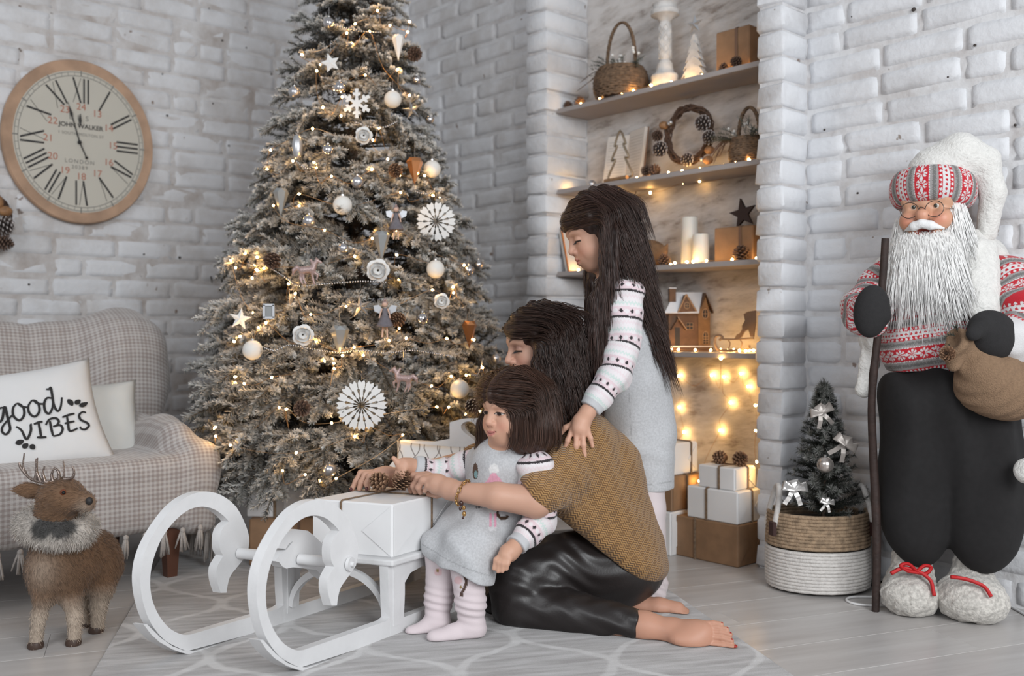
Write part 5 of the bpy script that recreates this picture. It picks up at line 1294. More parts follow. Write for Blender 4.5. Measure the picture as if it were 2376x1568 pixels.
def TP(px, py, out=0.02):
    """pixel -> point just in front of the tree's outer foliage"""
    Y = TY-0.3
    for _ in range(8):
        p = W(px, py, Y); dx = p[0]-TC[0]; R = TR(p[2]); Y = TY-math.sqrt(max(R*R-dx*dx, 0.0004))-out
    return W(px, py, Y)
def crop3(L): return [(560+x/2.8, y/2.8) for x, y in L]
def crop4(L): return [(440+x/2.528, 540+y/2.528) for x, y in L]
bl = crop3([(885, 70), (740, 155), (965, 165), (833, 205), (685, 215), (715, 280), (1093, 140), (1080, 208), (395, 355), (490, 460), (805, 488), (1013, 452), (655, 630), (530, 697), (1092, 620), (648, 752), (463, 835), (893, 832), (855, 910), (190, 975), (335, 1045), (472, 1055), (168, 1098), (585, 1145), (1028, 1140), (1190, 1140), (848, 1100), (375, 1260), (1035, 1250), (208, 1335), (1245, 1270), (1008, 1495), (540, 1495), (870, 1530)])
bl += crop4([(325, 122), (243, 163), (395, 143), (270, 205), (398, 222), (435, 208), (367, 265), (580, 300), (620, 356), (1090, 15), (968, 138), (1215, 130), (1425, 335), (1545, 318), (1548, 352), (1610, 190), (710, 478), (485, 488), (448, 527), (403, 556), (295, 608), (918, 432), (735, 640), (965, 672), (1270, 618), (1508, 620), (1170, 632), (1668, 628), (845, 765), (848, 797), (897, 720), (1018, 718), (268, 845), (482, 848), (320, 885), (1535, 842), (1622, 835), (1718, 790), (525, 1025), (1418, 898), (1450, 1020), (1520, 1022), (1703, 1045), (833, 1115), (968, 1195), (1250, 1185), (152, 1140), (153, 1192), (238, 1245), (625, 1290), (678, 1418), (860, 1440), (545, 1395)])
rb_ = np.random.default_rng(3); pts = [TP(x, y, rb_.uniform(0.0, 0.035)) for x, y in bl]
# glow deeper inside the foliage, and order the string from bottom to top round the tree
deep = [TP(x, y, -rb_.uniform(0.06, 0.14)) for x, y in [(bl[i][0]+rb_.normal()*22, bl[i][1]+rb_.normal()*22) for i in range(0, len(bl), 3) if bl[i][1] > 160]]
allp = sorted(pts+deep, key=lambda p: (round(p[2]/0.11), p[0]*(1 if int(round(p[2]/0.11)) % 2 else -1)))
light_string('string_lights', 'warm fairy lights wound all over the flocked Christmas tree', allp, wr=0.0009, sag=0.025, seed=8, scale=0.85)
# ---------------------------------------------------------------- ornaments
M_WBALL = mat('white_matte_ball', (0.74, 0.72, 0.68), 0.75); M_SHINY = mat('shiny_silver', (0.62, 0.60, 0.60), 0.12, 0.95); M_CAP = mat('silver_cap', (0.6, 0.6, 0.6), 0.3, 0.9)
M_OGREY = mat('grey_faceted', (0.30, 0.31, 0.31), 0.3, 0.35); M_OWHITE = mat('white_paper_ornament', (0.74, 0.73, 0.71), 0.7); M_COPPER = mat('copper_faceted', (0.50, 0.22, 0.09), 0.25, 0.7)
M_PINKG = mat('pale_pink_glitter', (0.46, 0.33, 0.31), 0.4, 0.3, mott=0.3, mscale=300); M_SKIND = mat('doll_skin', (0.62, 0.40, 0.30), 0.6); M_DRESS = mat('grey_doll_dress', (0.16, 0.145, 0.16), 0.8, mott=0.2, mscale=80)
def ribbed(r, ribs, depth, n=40):
    g = MB(); an = np.linspace(0, 2*math.pi, n*2, endpoint=False); V = []; m = n
    for i in range(m+1):
        th = math.pi*i/m; k = 1+depth*math.sin(ribs*i/m*2*math.pi)
        V.append(np.stack([r*k*math.sin(th)*np.cos(an), r*k*math.sin(th)*np.sin(an), np.full(2*n, -r*k*math.cos(th))], 1))
    f = [(i*2*n+k, i*2*n+(k+1) % (2*n), (i+1)*2*n+(k+1) % (2*n), (i+1)*2*n+k) for i in range(m) for k in range(2*n)]
    g.add(np.concatenate(V), f); return g
def hangthing(name, label, p, group=None): return thing(name, label, 'ornament', p, group)
def hanger(o, p, top, L=0.03):
    g = MB(); g.tube([p+Z3*top, p+Z3*(top+L)], 0.0006, 4); obj('thread', g, M_CAP, o)
def ball_orn(px, py, rp, kind, label):
    p = TP(px, py, 0.012); r_ = rp*p[1]/F; p = p-np.array([0, r_*0.3, 0]); o = hangthing('bauble', label, p)
    m_ = {'w': M_WBALL, 's': M_SHINY, 'm': M_SILV}[kind]
    g = ribbed(r_, 11, 0.012, 24) if kind == 'w' else MB().ball((0, 0, 0), r_, 20)
    R_ = np.array(Matrix.Rotation(0.35*math.sin(px), 3, 'Y')@Matrix.Rotation(0.3*math.cos(py), 3, 'X')); g.v = [v@R_.T+p for v in g.v]; obj('ball', g, m_, o, smooth=80)
    g = MB(); g.lathe([(r_*0.22, r_*0.94), (r_*0.22, r_*1.14), (r_*0.12, r_*1.18)], 10, p); obj('cap', g, M_CAP, o, smooth=40); hanger(o, p, r_*1.15)
for a in [(912, 232, 20, 'w', 'white ribbed ball high on the tree, right of the six-armed snowflake'), (1003, 393, 20, 'w', 'white ball at the right edge of the tree beside the upper copper pendant'), (796, 477, 22, 'w', 'white ball left of the tree centre, under a satin silver ball'), (1011, 625, 21, 'w', 'white ribbed ball on the right below the paper rosette'), (588, 812, 23, 'w', 'white ball at the far left of the tree below the plain star'), (1067, 902, 22, 'w', 'white ribbed ball low on the tree, above the sled heart'),
          (764, 55, 14, 's', 'shiny silver ball nearest the top of the tree, on the left'), (684, 215, 14, 'm', 'dull silver ball hanging clear at the upper left edge of the tree'), (789, 204, 14, 's', 'shiny silver ball just above left of the six-armed snowflake'), (967, 187, 11, 's', 'small silver ball at the upper right edge below the pine cone'), (997, 278, 11, 's', 'small silver ball at the right edge right of the silver star'), (762, 349, 14, 's', 'shiny silver ball left of the upper white rose'),
          (830, 423, 15, 'm', 'satin silver ball directly above the left central white ball'), (718, 513, 15, 'm', 'satin silver ball below left of the left central white ball'), (797, 576, 12, 'm', 'small silver ball between the pink horse and the white central ball'), (1088, 628, 13, 's', 'shiny silver ball of the right edge pair, lower one'), (1110, 615, 12, 's', 'shiny silver ball of the right edge pair, upper one against the bricks'), (980, 739, 15, 's', 'mirror silver ball right of the lower fairy doll'),
          (1151, 832, 13, 'm', 'silver ball hanging clear of the tree before the woman\'s face'), (766, 1089, 16, 'm', 'large satin silver ball at the bottom of the tree above the gifts')]: ball_orn(*a)
def pendant(px, py, w, h, m_, label):
    p = TP(px, py, 0.02); u = p[1]/F; o = hangthing('faceted_pendant', label, p); n = 6; an = np.linspace(0, 2*math.pi, n, endpoint=False)+0.3
    ring = [p+np.array([w*u*math.cos(a), w*u*math.sin(a), h*u*0.42]) for a in an]; rg2 = [p+np.array([w*0.72*u*math.cos(a+0.5), w*0.72*u*math.sin(a+0.5), h*u*0.62]) for a in an]
    g = MB(); g.add(ring+rg2+[p-Z3*h*u*0.8], [(i, (i+1) % n, n+i) for i in range(n)]+[((i+1) % n, n+(i+1) % n, n+i) for i in range(n)]+[((i+1) % n, i, 2*n) for i in range(n)]+[tuple(range(n, 2*n))])
    obj('gem', g, m_, o); hanger(o, p, h*u*0.62, 0.07)
pendant(924, 108, 15, 42, M_OWHITE, 'white faceted pendant near the top of the tree beside a pine cone'); pendant(962, 394, 20, 44, M_COPPER, 'copper faceted pendant left of the right edge white ball'); pendant(652, 466, 18, 46, M_OGREY, 'grey faceted pendant at the left edge of the tree')
pendant(885, 568, 20, 50, M_OGREY, 'tall grey faceted pendant under the upper fairy doll'); pendant(788, 785, 23, 48, M_OGREY, 'dark grey faceted pendant right of the lower left white rose'); pendant(1089, 773, 18, 46, M_COPPER, 'copper faceted pendant at the right edge of the tree')
def flat_orn(name, px, py, label, build, m_, tilt=0.0):
    p = TP(px, py, 0.035); u = p[1]/F; o = hangthing(name, label, p); to = np.array([0, 0, CH])-p; nn = np.array([to[0]*0.5+0.12*math.sin(px), to[1], to[2]*0.3]); nn /= np.linalg.norm(nn)
    e1 = np.cross([0, 0, 1.0], nn); e1 /= np.linalg.norm(e1); e2 = np.cross(nn, e1); c_, s_ = math.cos(tilt), math.sin(tilt); build(o, p, e1*c_+e2*s_, e2*c_-e1*s_, nn, u, m_); return o
def six(o, p, e1, e2, nn, u, m_):
    g = MB(); poly = []
    for k in range(6):
        a = k*math.pi/3+math.pi/6; d = lambda r, t: (r*math.cos(a+t), r*math.sin(a+t))
        poly += [d(8, -0.5), d(17, -0.16), d(21, -0.42), d(27, -0.36), d(25, -0.13), d(34, -0.13), d(34, 0.13), d(25, 0.13), d(27, 0.36), d(21, 0.42), d(17, 0.16)]
    g.prism(np.array(poly), lambda x, y: p+e1*x*u+e2*y*u, nn*0.004); obj('snowflake', g, m_, o); hanger(o, p, 30*u, 0.03)
flat_orn('snowflake', 828, 240, 'white six-armed felt snowflake in the upper middle of the tree', six, M_OWHITE)
def rosette(R, n):
    def f(o, p, e1, e2, nn, u, m_):
        for k in range(n):
            a = k*2*math.pi/n; w = math.pi/n; d = lambda r, t: (R*r*math.cos(a+t), R*r*math.sin(a+t))
            poly = [d(0.10, 0), d(0.30, -w*0.35), d(0.36, -w*0.9), d(0.62, -w*0.55), d(0.66, -w*0.92), d(0.88, -w*0.86), d(1.0, -w*0.5), d(0.90, 0), d(1.0, w*0.5), d(0.88, w*0.86), d(0.66, w*0.92), d(0.62, w*0.55), d(0.36, w*0.9), d(0.30, w*0.35)]
            g = MB(); g.prism(np.array(poly), lambda x, y: p+e1*x*u+e2*y*u+nn*(0.002*(k % 2)+0.006*(1-(x*x+y*y)/(R*R))), nn*0.0012); obj('petal', g, m_, o)
        hanger(o, p, R*u, 0.03)
    return f
flat_orn('paper_rosette', 1012, 514, 'white cut-paper rosette on the right of the tree, the upper one', rosette(46, 13), M_OWHITE); flat_orn('paper_rosette', 839, 940, 'big white cut-paper rosette low in the middle of the tree', rosette(59, 16), M_OWHITE)
def starb(R, r_, d, m2=None):
    def f(o, p, e1, e2, nn, u, m_): obj('star_body', facet_star(p, e1, e2, R*u, r_*u, d*u), m_, o); hanger(o, p, R*u, 0.04)
    return f
M_STARM = M_SIL
flat_orn('star_ornament', 767, 146, 'small white star near the top left of the tree', starb(23, 11, 4), M_OWHITE, 0.3); flat_orn('star_ornament', 557, 740, 'plain white star at the far left edge of the tree', starb(27, 11, 5), M_OWHITE, -0.15)
flat_orn('star_ornament', 955, 255, 'silver faceted star right of the upper white ball', starb(24, 8, 8), M_STARM, 0.2); flat_orn('star_ornament', 836, 710, 'slim silver star in the middle, above the dark grey pendant', starb(30, 8, 8), M_STARM, 0.1)
def rose(px, py, rp, label):
    p = TP(px, py, 0.03); u = p[1]/F*rp; o = hangthing('fabric_rose', label, p); nn = np.array([0, 0, CH])-p; nn /= np.linalg.norm(nn); e1 = np.cross([0, 0, 1.0], nn); e1 /= np.linalg.norm(e1); e2 = np.cross(nn, e1); r = np.random.default_rng(int(px))
    for ring, (cnt, rr, cup) in enumerate(((5, 1.0, 0.25), (4, 0.72, 0.6), (3, 0.42, 0.9))):
        for k in range(cnt):
            a = k*2*math.pi/cnt+ring*0.6+r.normal()*0.1; V = []
            for i in range(5):
                for j in range(5):
                    s_ = (i/4-0.5)*2*math.pi/cnt*1.15; t = j/4; q = rr*((0.15+0.85*t)*(1-0.16*(2*i/4-1)**2*t) if ring == 0 else (0.25+0.75*math.sin(t*2.0))*(1-0.10*(2*i/4-1)**2*t)); z_ = 0.22*ring+(0.35*math.sin(t*2.4) if ring == 0 else 0.55*t)+(0.09*math.sin(i*2.1+k*1.7) if j >= 3 else 0)
                    V.append(p+u*(q*(math.cos(a+s_)*e1+math.sin(a+s_)*e2)+nn*z_))
            g = MB(); g.add(V, [(i*5+j, i*5+j+1, (i+1)*5+j+1, (i+1)*5+j) for i in range(4) for j in range(4)]); obj('petal', g, M_OWHITE, o, smooth=0, fix=False)
rose(844, 314, 21, 'white fabric rose in the upper middle of the tree'); rose(877, 627, 28, 'largest white fabric rose, in the middle of the tree'); rose(1025, 698, 19, 'white fabric rose at the right, below a ribbed white ball'); rose(703, 777, 26, 'white fabric rose at the left, beside the dark grey pendant')
def doll(px, py, s, label):
    p = TP(px, py, 0.05); u = p[1]/F*s; o = hangthing('fairy_doll', label, p); E = np.array([1.0, 0, 0]); q = lambda x, z, y=0: p+np.array([x*u, y*u, z*u])
    g = MB(); g.lathe([(5, 14), (6, 10), (6, 2), (11, -8), (19, -24), (18, -27), (3, -26)], 16); g.v = [v*u+p for v in g.v]; obj('dress', g, M_DRESS, o, smooth=40)
    g = MB(); g.ball(q(0, 23), 6.5*u, 12); obj('head', g, M_SKIND, o, smooth=60)
    g = MB(); g.ball(q(0, 25.5, 1.5), (7.2*u, 7*u, 6*u), 12); g.ball(q(0, 33), 3*u, 8); obj('hair', g, M_PINKG, o, smooth=60, kind='stuff')
    for s_ in (-1, 1):
        g = MB(); g.tube([q(s_*6, 13), q(s_*10, 2), q(s_*12, -8, -3)], [2.2*u, 1.8*u, 1.6*u], 6); obj('arm', g, M_SKIND, o, smooth=60)
        g = MB(); g.tube([q(s_*4, -24), q(s_*5, -38), q(s_*6, -50, -2)], [2.4*u, 2*u, 1.8*u], 6); obj('leg', g, M_SKIND, o, smooth=60)
        g = MB(); g.prism(np.array([(s_*4, 10), (s_*14, 22), (s_*26, 20), (s_*24, 8), (s_*12, 2)], float), lambda x, y: q(x, y, 6), np.array([0, 0.002, 0])); obj('wing', g, M_SIL, o)
    hanger(o, p, 34*u, 0.03)
doll(919, 508, 0.95, 'small fairy doll in a grey dress, the upper one, by the tall grey pendant'); doll(893, 730, 1.05, 'small fairy doll in a grey dress, the lower one, by the slim silver star')
def horse(px, py, s, fl, label):
    p = TP(px, py, 0.05); u = p[1]/F*s; o = hangthing('horse_ornament', label, p); q = lambda x, z, y=0: p+np.array([x*u*fl, y*u, z*u])
    S = SDF(); S.cap(q(-12, 2), q(12, 4), 9*u, 8*u, 0.004); S.cap(q(12, 6), q(22, 24), 6.5*u, 4.5*u, 0.006); S.cap(q(22, 26), q(32, 20), 4.6*u, 2.8*u, 0.004); S.cap(q(21, 29), q(20, 34), 1.6*u, 0.6*u, 0.002)
    S.chain([q(-15, 4), q(-24, 8), q(-31, 2), q(-34, -10)], [4*u, 5*u, 4.5*u, 1.5*u], 0.004); S.chain([q(8, 26), q(13, 18), q(10, 10)], [3*u, 3.5*u, 2*u], 0.004)
    for L in ([(14, -2), (24, -8), (22, -20)], [(11, -2), (13, -18), (17, -30)], [(-13, -2), (-17, -16), (-11, -30)], [(-10, -2), (-9, -17), (-3, -30)]):
        S.chain([q(x, z, (i % 2)*2-1) for i, (x, z) in enumerate(L)], [4*u, 2.6*u, 1.9*u], 0.004)
    S.obj('horse_body', 0.0022, M_PINKG, o, relax=0); hanger(o, p, 30*u, 0.05)
horse(713, 629, 1.0, 1, 'pale pink glitter horse hanging on the left of the tree'); horse(936, 880, 0.95, -1, 'pale pink glitter horse hanging low on the right of the tree')
p = TP(624, 722, 0.03); u = p[1]/F; o = hangthing('picture_ornament', 'tiny silver picture frame ornament at the left of the tree', p)
for x, z_, w, h in ((0, 15, 13, 2.5), (0, -15, 13, 2.5), (-11, 0, 2.5, 15), (11, 0, 2.5, 15)):
    g = MB(); g.box(p+np.array([x*u, 0, z_*u]), (w*u, 0.004, h*u)); obj('frame_bar', g, M_SIL, o)
g = MB(); g.box(p+np.array([0, 0.003, 0]), (9*u, 0.001, 13*u)); obj('picture', g, M_OGREY, o)
p = TP(690, 340, 0.03); o = hangthing('silver_cone', 'silver glitter pine-cone ornament at the upper left of the tree', p)
g = MB(); g.ball(p, (0.018, 0.018, 0.042), 16); me = g.mesh('cone_body'); recalc(me)
m_ = bpy.data.meshes.new_from_object(bpy.data.objects.new('tmp', CONE_S)) if False else me; shade(me); obj('cone_body', me, M_SIL, o); hanger(o, p, 0.04)
for x, y, s_, me, lab in ((956, 121, 1.0, CONE_B, 'dark pine cone at the top right edge of the tree'), (912, 386, 0.9, CONE_A, 'brown pine cone left of the upper copper pendant'), (638, 595, 1.05, CONE_B, 'grey-brown pine cone above left of the pink horse'), (935, 736, 0.9, CONE_A, 'brown pine cone tucked in right of the lower fairy doll'), (693, 942, 1.0, CONE_B, 'dark pine cone in the shadow left of the big rosette'), (1089, 932, 0.9, CONE_S, 'frosted pine cone below the lowest right white ball')):
    cone(TP(x, y, 0.03), np.array([0.6*math.sin(x), -0.7, -0.5+0.3*math.cos(y)]), s_, lab, None, me)
def garland(label, lines, seed):
    P = [[TP(x, y, 0.03) for x, y in L] for L in lines]; o = thing('bead_garland', label, 'garland', P[0][0]); g = MB(); bs = MB().ball((0, 0, 0), 0.0034, 6)
    for L in P:
        q = smooth_path(L, 24); d = np.concatenate([[0], np.cumsum(np.linalg.norm(np.diff(q, axis=0), axis=1))]); n = max(2, int(d[-1]/0.0078))
        for t in np.linspace(0, d[-1], n): g.add(bs.v[0]+np.array([np.interp(t, d, q[:, i]) for i in range(3)]), bs.f)
    obj('beads', g, M_SHINY, o, smooth=60, kind='stuff', fix=False)
garland('silver bead garland across the upper part of the tree', [crop3(L) for L in ([(605, 160), (700, 185), (800, 205), (905, 210)], [(745, 795), (820, 820), (930, 825), (1010, 790)], [(360, 1050), (430, 1095), (505, 1060)], [(1130, 1245), (1200, 1260), (1262, 1240)])], 1)
garland('silver bead garland across the middle of the tree by the pink horse', [crop4([(430, 180), (560, 260), (640, 310), (800, 300), (1000, 285), (1150, 290)])], 2)
garland('silver bead garland across the lower part of the tree under the grey pendant', [crop4(L) for L in ([(430, 670), (500, 690), (590, 660), (750, 688), (880, 700), (1020, 690), (1150, 705), (1300, 690), (1420, 705), (1540, 725)], [(1640, 830), (1690, 830), (1720, 740)])], 3)
# ---------------------------------------------------------------- gifts under the tree
def tgift(label, corner, pl, pr, h, m, tw, z=0.0, dmin=0.2, e=None, flaps='', flat=False, tm=None):
    """corner: near bottom corner; faces run along e (to pl) and its normal (to pr)"""
    e1 = np.array(e if e is not None else (1.0, 0.0, 0)); e1 = e1/np.linalg.norm(e1); e2 = np.array([-e1[1], e1[0], 0]); c = corner
    k = (pr-CX)/F; l = abs((c[0]-k*c[1])/(k*e1[1]-e1[0])); return gift('gift_box', label, c, e1, e2, l, dmin, h, m, None, tw, 0.008, flaps, tm, 'gift', 'twine', flat)
cA = W(578, 1317, 3.20); cA[2] = RZ; hA = (1317-1208)*3.2/F
tgift('flat kraft gift under the tree, carrying the white gifts', cA, 0, 742, hA, M_KRAFT, (0.70, None), flat=True, tm=M_RIB, e=(1, 0.06, 0), dmin=0.26)
cB = W(572, 1209, 3.23); cB[2] = RZ+hA+0.001; hB_ = (1209-1117)*3.23/F
tgift('white gift with twine under the tree, standing on the kraft gift', cB, 0, 640, hB_, M_PAPER, (0.97, None), e=(1, -0.12, 0), dmin=0.13)
cC = W(648, 1209, 3.29); cC[2] = RZ+hA+0.001
tgift('second white gift under the tree, half behind the hanging fir tips', cC, 0, 763, 0.132, M_PAPER, (None, None), e=(1, 0.25, 0), dmin=0.12)
cD = W(768, 1160, 3.42); cD[2] = 0.0
tgift('kraft gift deep under the tree lit amber by the fairy lights', cD, 0, 890, 0.245, M_KRAFT, (0.5, None), e=(1, -0.1, 0), dmin=0.16)
pg_ = (cB+np.array([0.075, 0.06, hB_+0.004]))
cone(pg_+Z3*0.016, np.array([1, 0.1, 0.15]), 1.05, 'brown pine cone on the white gift under the tree', None, CONE_A)
# ---------------------------------------------------------------- fur / hair helper
def strand_mesh(roots, nrm, flow, L, w, S=None, seg=3, lift=0.35, jit=0.25, seed=0, col=None, colvar=0.2, name='fur', tipcol=None):
    """flat tapering hairs as triangles strips, joined"""
    r = np.random.default_rng(seed); n = len(roots); d = flow-nrm*np.sum(flow*nrm, 1)[:, None]; d /= np.linalg.norm(d, axis=1)[:, None]+1e-9
    d = d+nrm*lift+r.normal(size=(n, 3))*jit; d /= np.linalg.norm(d, axis=1)[:, None]
    Ls = (L*r.uniform(0.6, 1.25, n))[:, None]; s_ = np.cross(d, nrm+r.normal(size=(n, 3))*0.3); s_ /= np.linalg.norm(s_, axis=1)[:, None]+1e-9; s_ *= w*0.5
    mid = roots+d*Ls*0.55+nrm*Ls*0.05; tip = roots+d*Ls+flow*Ls*0.12
    v = np.stack([roots-s_, roots+s_, mid+s_*0.75, mid-s_*0.75, tip], 1).reshape(-1, 3); b = np.arange(n)*5
    f = [(i, i+1, i+2, i+3) for i in b]+[(i+3, i+2, i+4) for i in b]
    c = None
    if col is not None:
        k = r.uniform(1-colvar, 1+colvar, n)[:, None]; c0 = col*k; c1 = c0 if tipcol is None else tipcol*k
        c = np.stack([c0, c0, (c0+c1)/2, (c0+c1)/2, c1], 1).reshape(-1, 3)
    return make_mesh(name, v, f, c)
def surf_points(S, h, n, seed, keep=None):
    v, q = S.net(h); r = np.random.default_rng(seed); a = np.cross(v[q[:, 1]]-v[q[:, 0]], v[q[:, 2]]-v[q[:, 0]]); ar = np.linalg.norm(a, axis=1)+1e-12
    cen = v[q].mean(1); nn = a/ar[:, None]
    if keep is not None: ar = ar*keep(cen)
    i = r.choice(len(q), n, p=ar/ar.sum()); u = r.dirichlet([1, 1, 1, 1], n); return (v[q[i]]*u[:, :, None]).sum(1), nn[i]
def sm_nrm(P, S): return S.grad(P)
# ---------------------------------------------------------------- reindeer figure
M_FUR = mat('brown_fur', (1, 1, 1), 0.9, vcol=True, sheen=0.2)
def cD_(x, y, Y): return W(x/2.76, 1000+y/2.76, Y)
rd = thing('reindeer_figure', 'small brown furry reindeer figure with glitter antlers and a fur bow, before the sofa', 'figure', G(150, 1480))
S = SDF(); k_ = 0.02
S.ell(cD_(350, 900, 2.44), (0.062, 0.07, 0.072), k=k_); S.ell(cD_(480, 850, 2.50), (0.070, 0.075, 0.078), k=0.04); S.ell(cD_(620, 830, 2.57), (0.058, 0.07, 0.082), k=0.04)
S.cap(cD_(350, 800, 2.44), cD_(350, 560, 2.42), 0.058, 0.045, 0.03); S.cap(cD_(350, 560, 2.42), cD_(380, 430, 2.41), 0.045, 0.042, 0.02)
S.ell(cD_(390, 420, 2.41), (0.055, 0.044, 0.043), k=0.02); S.cap(cD_(430, 420, 2.40), cD_(550, 450, 2.38), 0.038, 0.022, 0.02); S.ell(cD_(545, 470, 2.38), (0.022, 0.02, 0.016), k=0.012)
def leg_(L, rs): S.chain([cD_(*p) for p in L], rs, 0.025)
leg_([(300, 920, 2.42), (280, 1060, 2.40), (250, 1180, 2.395), (225, 1370, 2.394)], [0.043, 0.023, 0.017, 0.015])
leg_([(430, 950, 2.44), (460, 1080, 2.43), (480, 1200, 2.42), (475, 1350, 2.417)], [0.043, 0.023, 0.017, 0.015])
leg_([(650, 880, 2.56), (650, 1010, 2.53), (630, 1120, 2.525), (622, 1275, 2.518)], [0.053, 0.030, 0.019, 0.016])
leg_([(570, 900, 2.60), (560, 1050, 2.59), (545, 1235, 2.57)], [0.05, 0.026, 0.019])
earA = (cD_(330, 390, 2.43), cD_(95, 375, 2.44)); S.cap(earA[0], earA[1], 0.014, 0.006, 0.01); S.ell((earA[0]*0.45+earA[1]*0.55), (0.042, 0.010, 0.021), np.array(Matrix.Rotation(0.12, 3, 'Y')).T, k=0.008)
def rcol(P):
    x, z = P[:, 0], P[:, 2]; c = np.array([[0.155, 0.085, 0.045]])*np.ones((len(P), 1)); n_ = wob(P, 40, 5)[:, None]*0.12+wob(P, 11, 6)[:, None]*0.12; c = c*(1+n_)
    lt = np.array([0.50, 0.42, 0.34]); low = sstep(0.14, 0.07, z)*0.75; ch = np.exp(-(((x-W(120, 0, 2.43)[0])/0.035)**2+((z-cD_(0, 850, 2.43)[2])/0.05)**2))*0.35*(P[:, 1] < 2.44)
    ml = np.exp(-(((x-cD_(560, 0, 2.38)[0])/0.02)**2+((z-cD_(0, 490, 2.38)[2])/0.02)**2))*0.4
    w = np.clip(low+ch+ml, 0, 1)[:, None]; return c*(1-w)+lt*w
S.obj('body', 0.0055, M_FUR, rd, colf=rcol)
P_, n_ = surf_points(S, 0.0065, 24000, 3); fl = np.tile([0.25, 0.25, -1.0], (len(P_), 1)); hd = (P_[:, 2] > cD_(0, 560, 2.42)[2]); fl[hd] = [-1.0, 0.1, -0.25]
far_ = (np.linalg.norm(P_-cD_(405, 392, 2.372), axis=1) > 0.013) & (np.linalg.norm(P_-cD_(572, 447, 2.372), axis=1) > 0.013); P_, n_, fl = P_[far_], n_[far_], fl[far_]
me = strand_mesh(P_, n_, fl, 0.0095, 0.0013, lift=0.20, seed=4, col=rcol(P_), colvar=0.3); obj('fur', me, M_FUR, rd, kind='stuff')
M_HOOF = mat('dark_hoof', (0.06, 0.035, 0.025), 0.5)
for x, y, Y in ((228, 1393, 2.394), (470, 1372, 2.417), (616, 1290, 2.518), (545, 1252, 2.57)):
    p = cD_(x, y, Y); p[2] = 0.0; g = MB(); g.lathe([(0.018, 0.0), (0.02, 0.006), (0.017, 0.016), (0.012, 0.018)], 12, p); obj('hoof', g, M_HOOF, rd, smooth=50)
g = MB(); g.ball(cD_(572, 447, 2.358), (0.0085, 0.0085, 0.010), 12); obj('nose', g, M_BLK, rd, smooth=60)
g = MB(); g.ball(cD_(405, 392, 2.366), 0.0078, 12); obj('eye', g, mat('amber_eye', (0.16, 0.04, 0.015), 0.15), rd, smooth=60); g = MB(); g.ball(cD_(407, 393, 2.3605), 0.0046, 10); obj('pupil', g, mat('black_eye', (0.005, 0.005, 0.005), 0.1), rd, smooth=60)
M_GLIT = mat('silver_brown_glitter', (0.36, 0.29, 0.25), 0.3, 0.6, mott=0.6, mscale=400, col2=(0.12, 0.09, 0.08))
for nm, Ls in (('l', [[(330, 330), (260, 325), (190, 300), (150, 240), (155, 140)], [(165, 270), (130, 230), (122, 200)], [(225, 315), (235, 250), (228, 175)], [(262, 326), (235, 260), (240, 170)], [(290, 328), (275, 275), (285, 225)]]), ('r', [[(300, 328), (380, 320), (410, 300), (405, 190)], [(340, 325), (330, 280), (350, 230)], [(375, 320), (375, 260), (345, 235)], [(410, 308), (460, 300), (475, 265), (465, 225)]])):
    g = MB()
    for L in Ls: q = smooth_path([cD_(x, y, 2.415 if nm == 'l' else 2.395) for x, y in L], 4); g.tube(q, np.linspace(0.0052, 0.0016, len(q)), 6)
    obj('antler', g, M_GLIT, rd, smooth=60, kind='stuff')
S = SDF()
for i, a in enumerate(np.linspace(0, 6.283, 18, endpoint=False)): S.ell(cD_(360, 610, 2.43)+np.array([0.066*math.cos(a), 0.060*math.sin(a), -0.012*math.cos(a)+0.008*math.sin(a)]), 0.030, k=0.02)
S.ell(cD_(355, 690, 2.355), (0.03, 0.02, 0.022), k=0.02)
def fcol(P): 
    c = np.array([[0.44, 0.40, 0.36]])*(1+0.22*wob(P, 60, 7)[:, None]); d = np.minimum(np.linalg.norm((P-cD_(280, 615, 2.35))*[1, 0.6, 1], axis=1), np.linalg.norm((P-cD_(400, 610, 2.35))*[1, 0.6, 1], axis=1)); w = sstep(0.036, 0.022, d)[:, None]*0.93*(P[:, 1] < 2.42)[:, None]; return c*(1-w)+np.array([0.025, 0.025, 0.025])*w
sc_ = thing('fur_scarf', 'grey fur collar with a dark bow round the neck of the reindeer figure', 'scarf', cD_(360, 610, 2.43))
S.obj('fur_base', 0.006, M_FUR, sc_, colf=fcol)
P_, n_ = surf_points(S, 0.007, 7000, 9); obj('fur', strand_mesh(P_, n_, np.tile([0, 0, -1.0], (len(P_), 1)), 0.014, 0.0013, lift=0.8, jit=0.6, seed=5, col=fcol(P_), colvar=0.3), M_FUR, sc_, kind='stuff')

# ---------------------------------------------------------------- rope basket with the little frosted tree
kb = W(1897, 0, 2.975); kb[2] = 0.0; KRX, KRY, KH = 0.153, 0.135, 0.235
bk_ = thing('rope_basket', 'round rope basket, jute above and white below, holding a small frosted tree', 'basket', kb)
M_ROPE = mat('white_cotton_rope', (0.66, 0.63, 0.60), 0.9, mott=0.15, mscale=90, bump=0.6, bscale=220); M_JUTE = mat('natural_jute_rope', (0.40, 0.285, 0.185), 0.95, mott=0.4, mscale=60, bump=0.8, bscale=220)
def coil(z0, z1, turns, m_, nm, prof):
    n = 64*turns; t = np.linspace(0, 1, n); z = z0+(z1-z0)*t; a = t*turns*2*math.pi; k = np.interp(z, [0, 0.02, 0.05, 0.15, KH], prof)
    P = np.stack([kb[0]+KRX*k*np.cos(a), kb[1]+KRY*k*np.sin(a), z], 1)
    P[:, :2] += (0.0012*np.sin(a*23))[:, None]*np.stack([np.cos(a), np.sin(a)], 1); g = MB(); g.tube(P, (z1-z0)/turns*0.60, 8); return obj(nm, g, m_, bk_, smooth=60)
pr_ = [0.93, 0.99, 1.0, 0.99, 0.96]
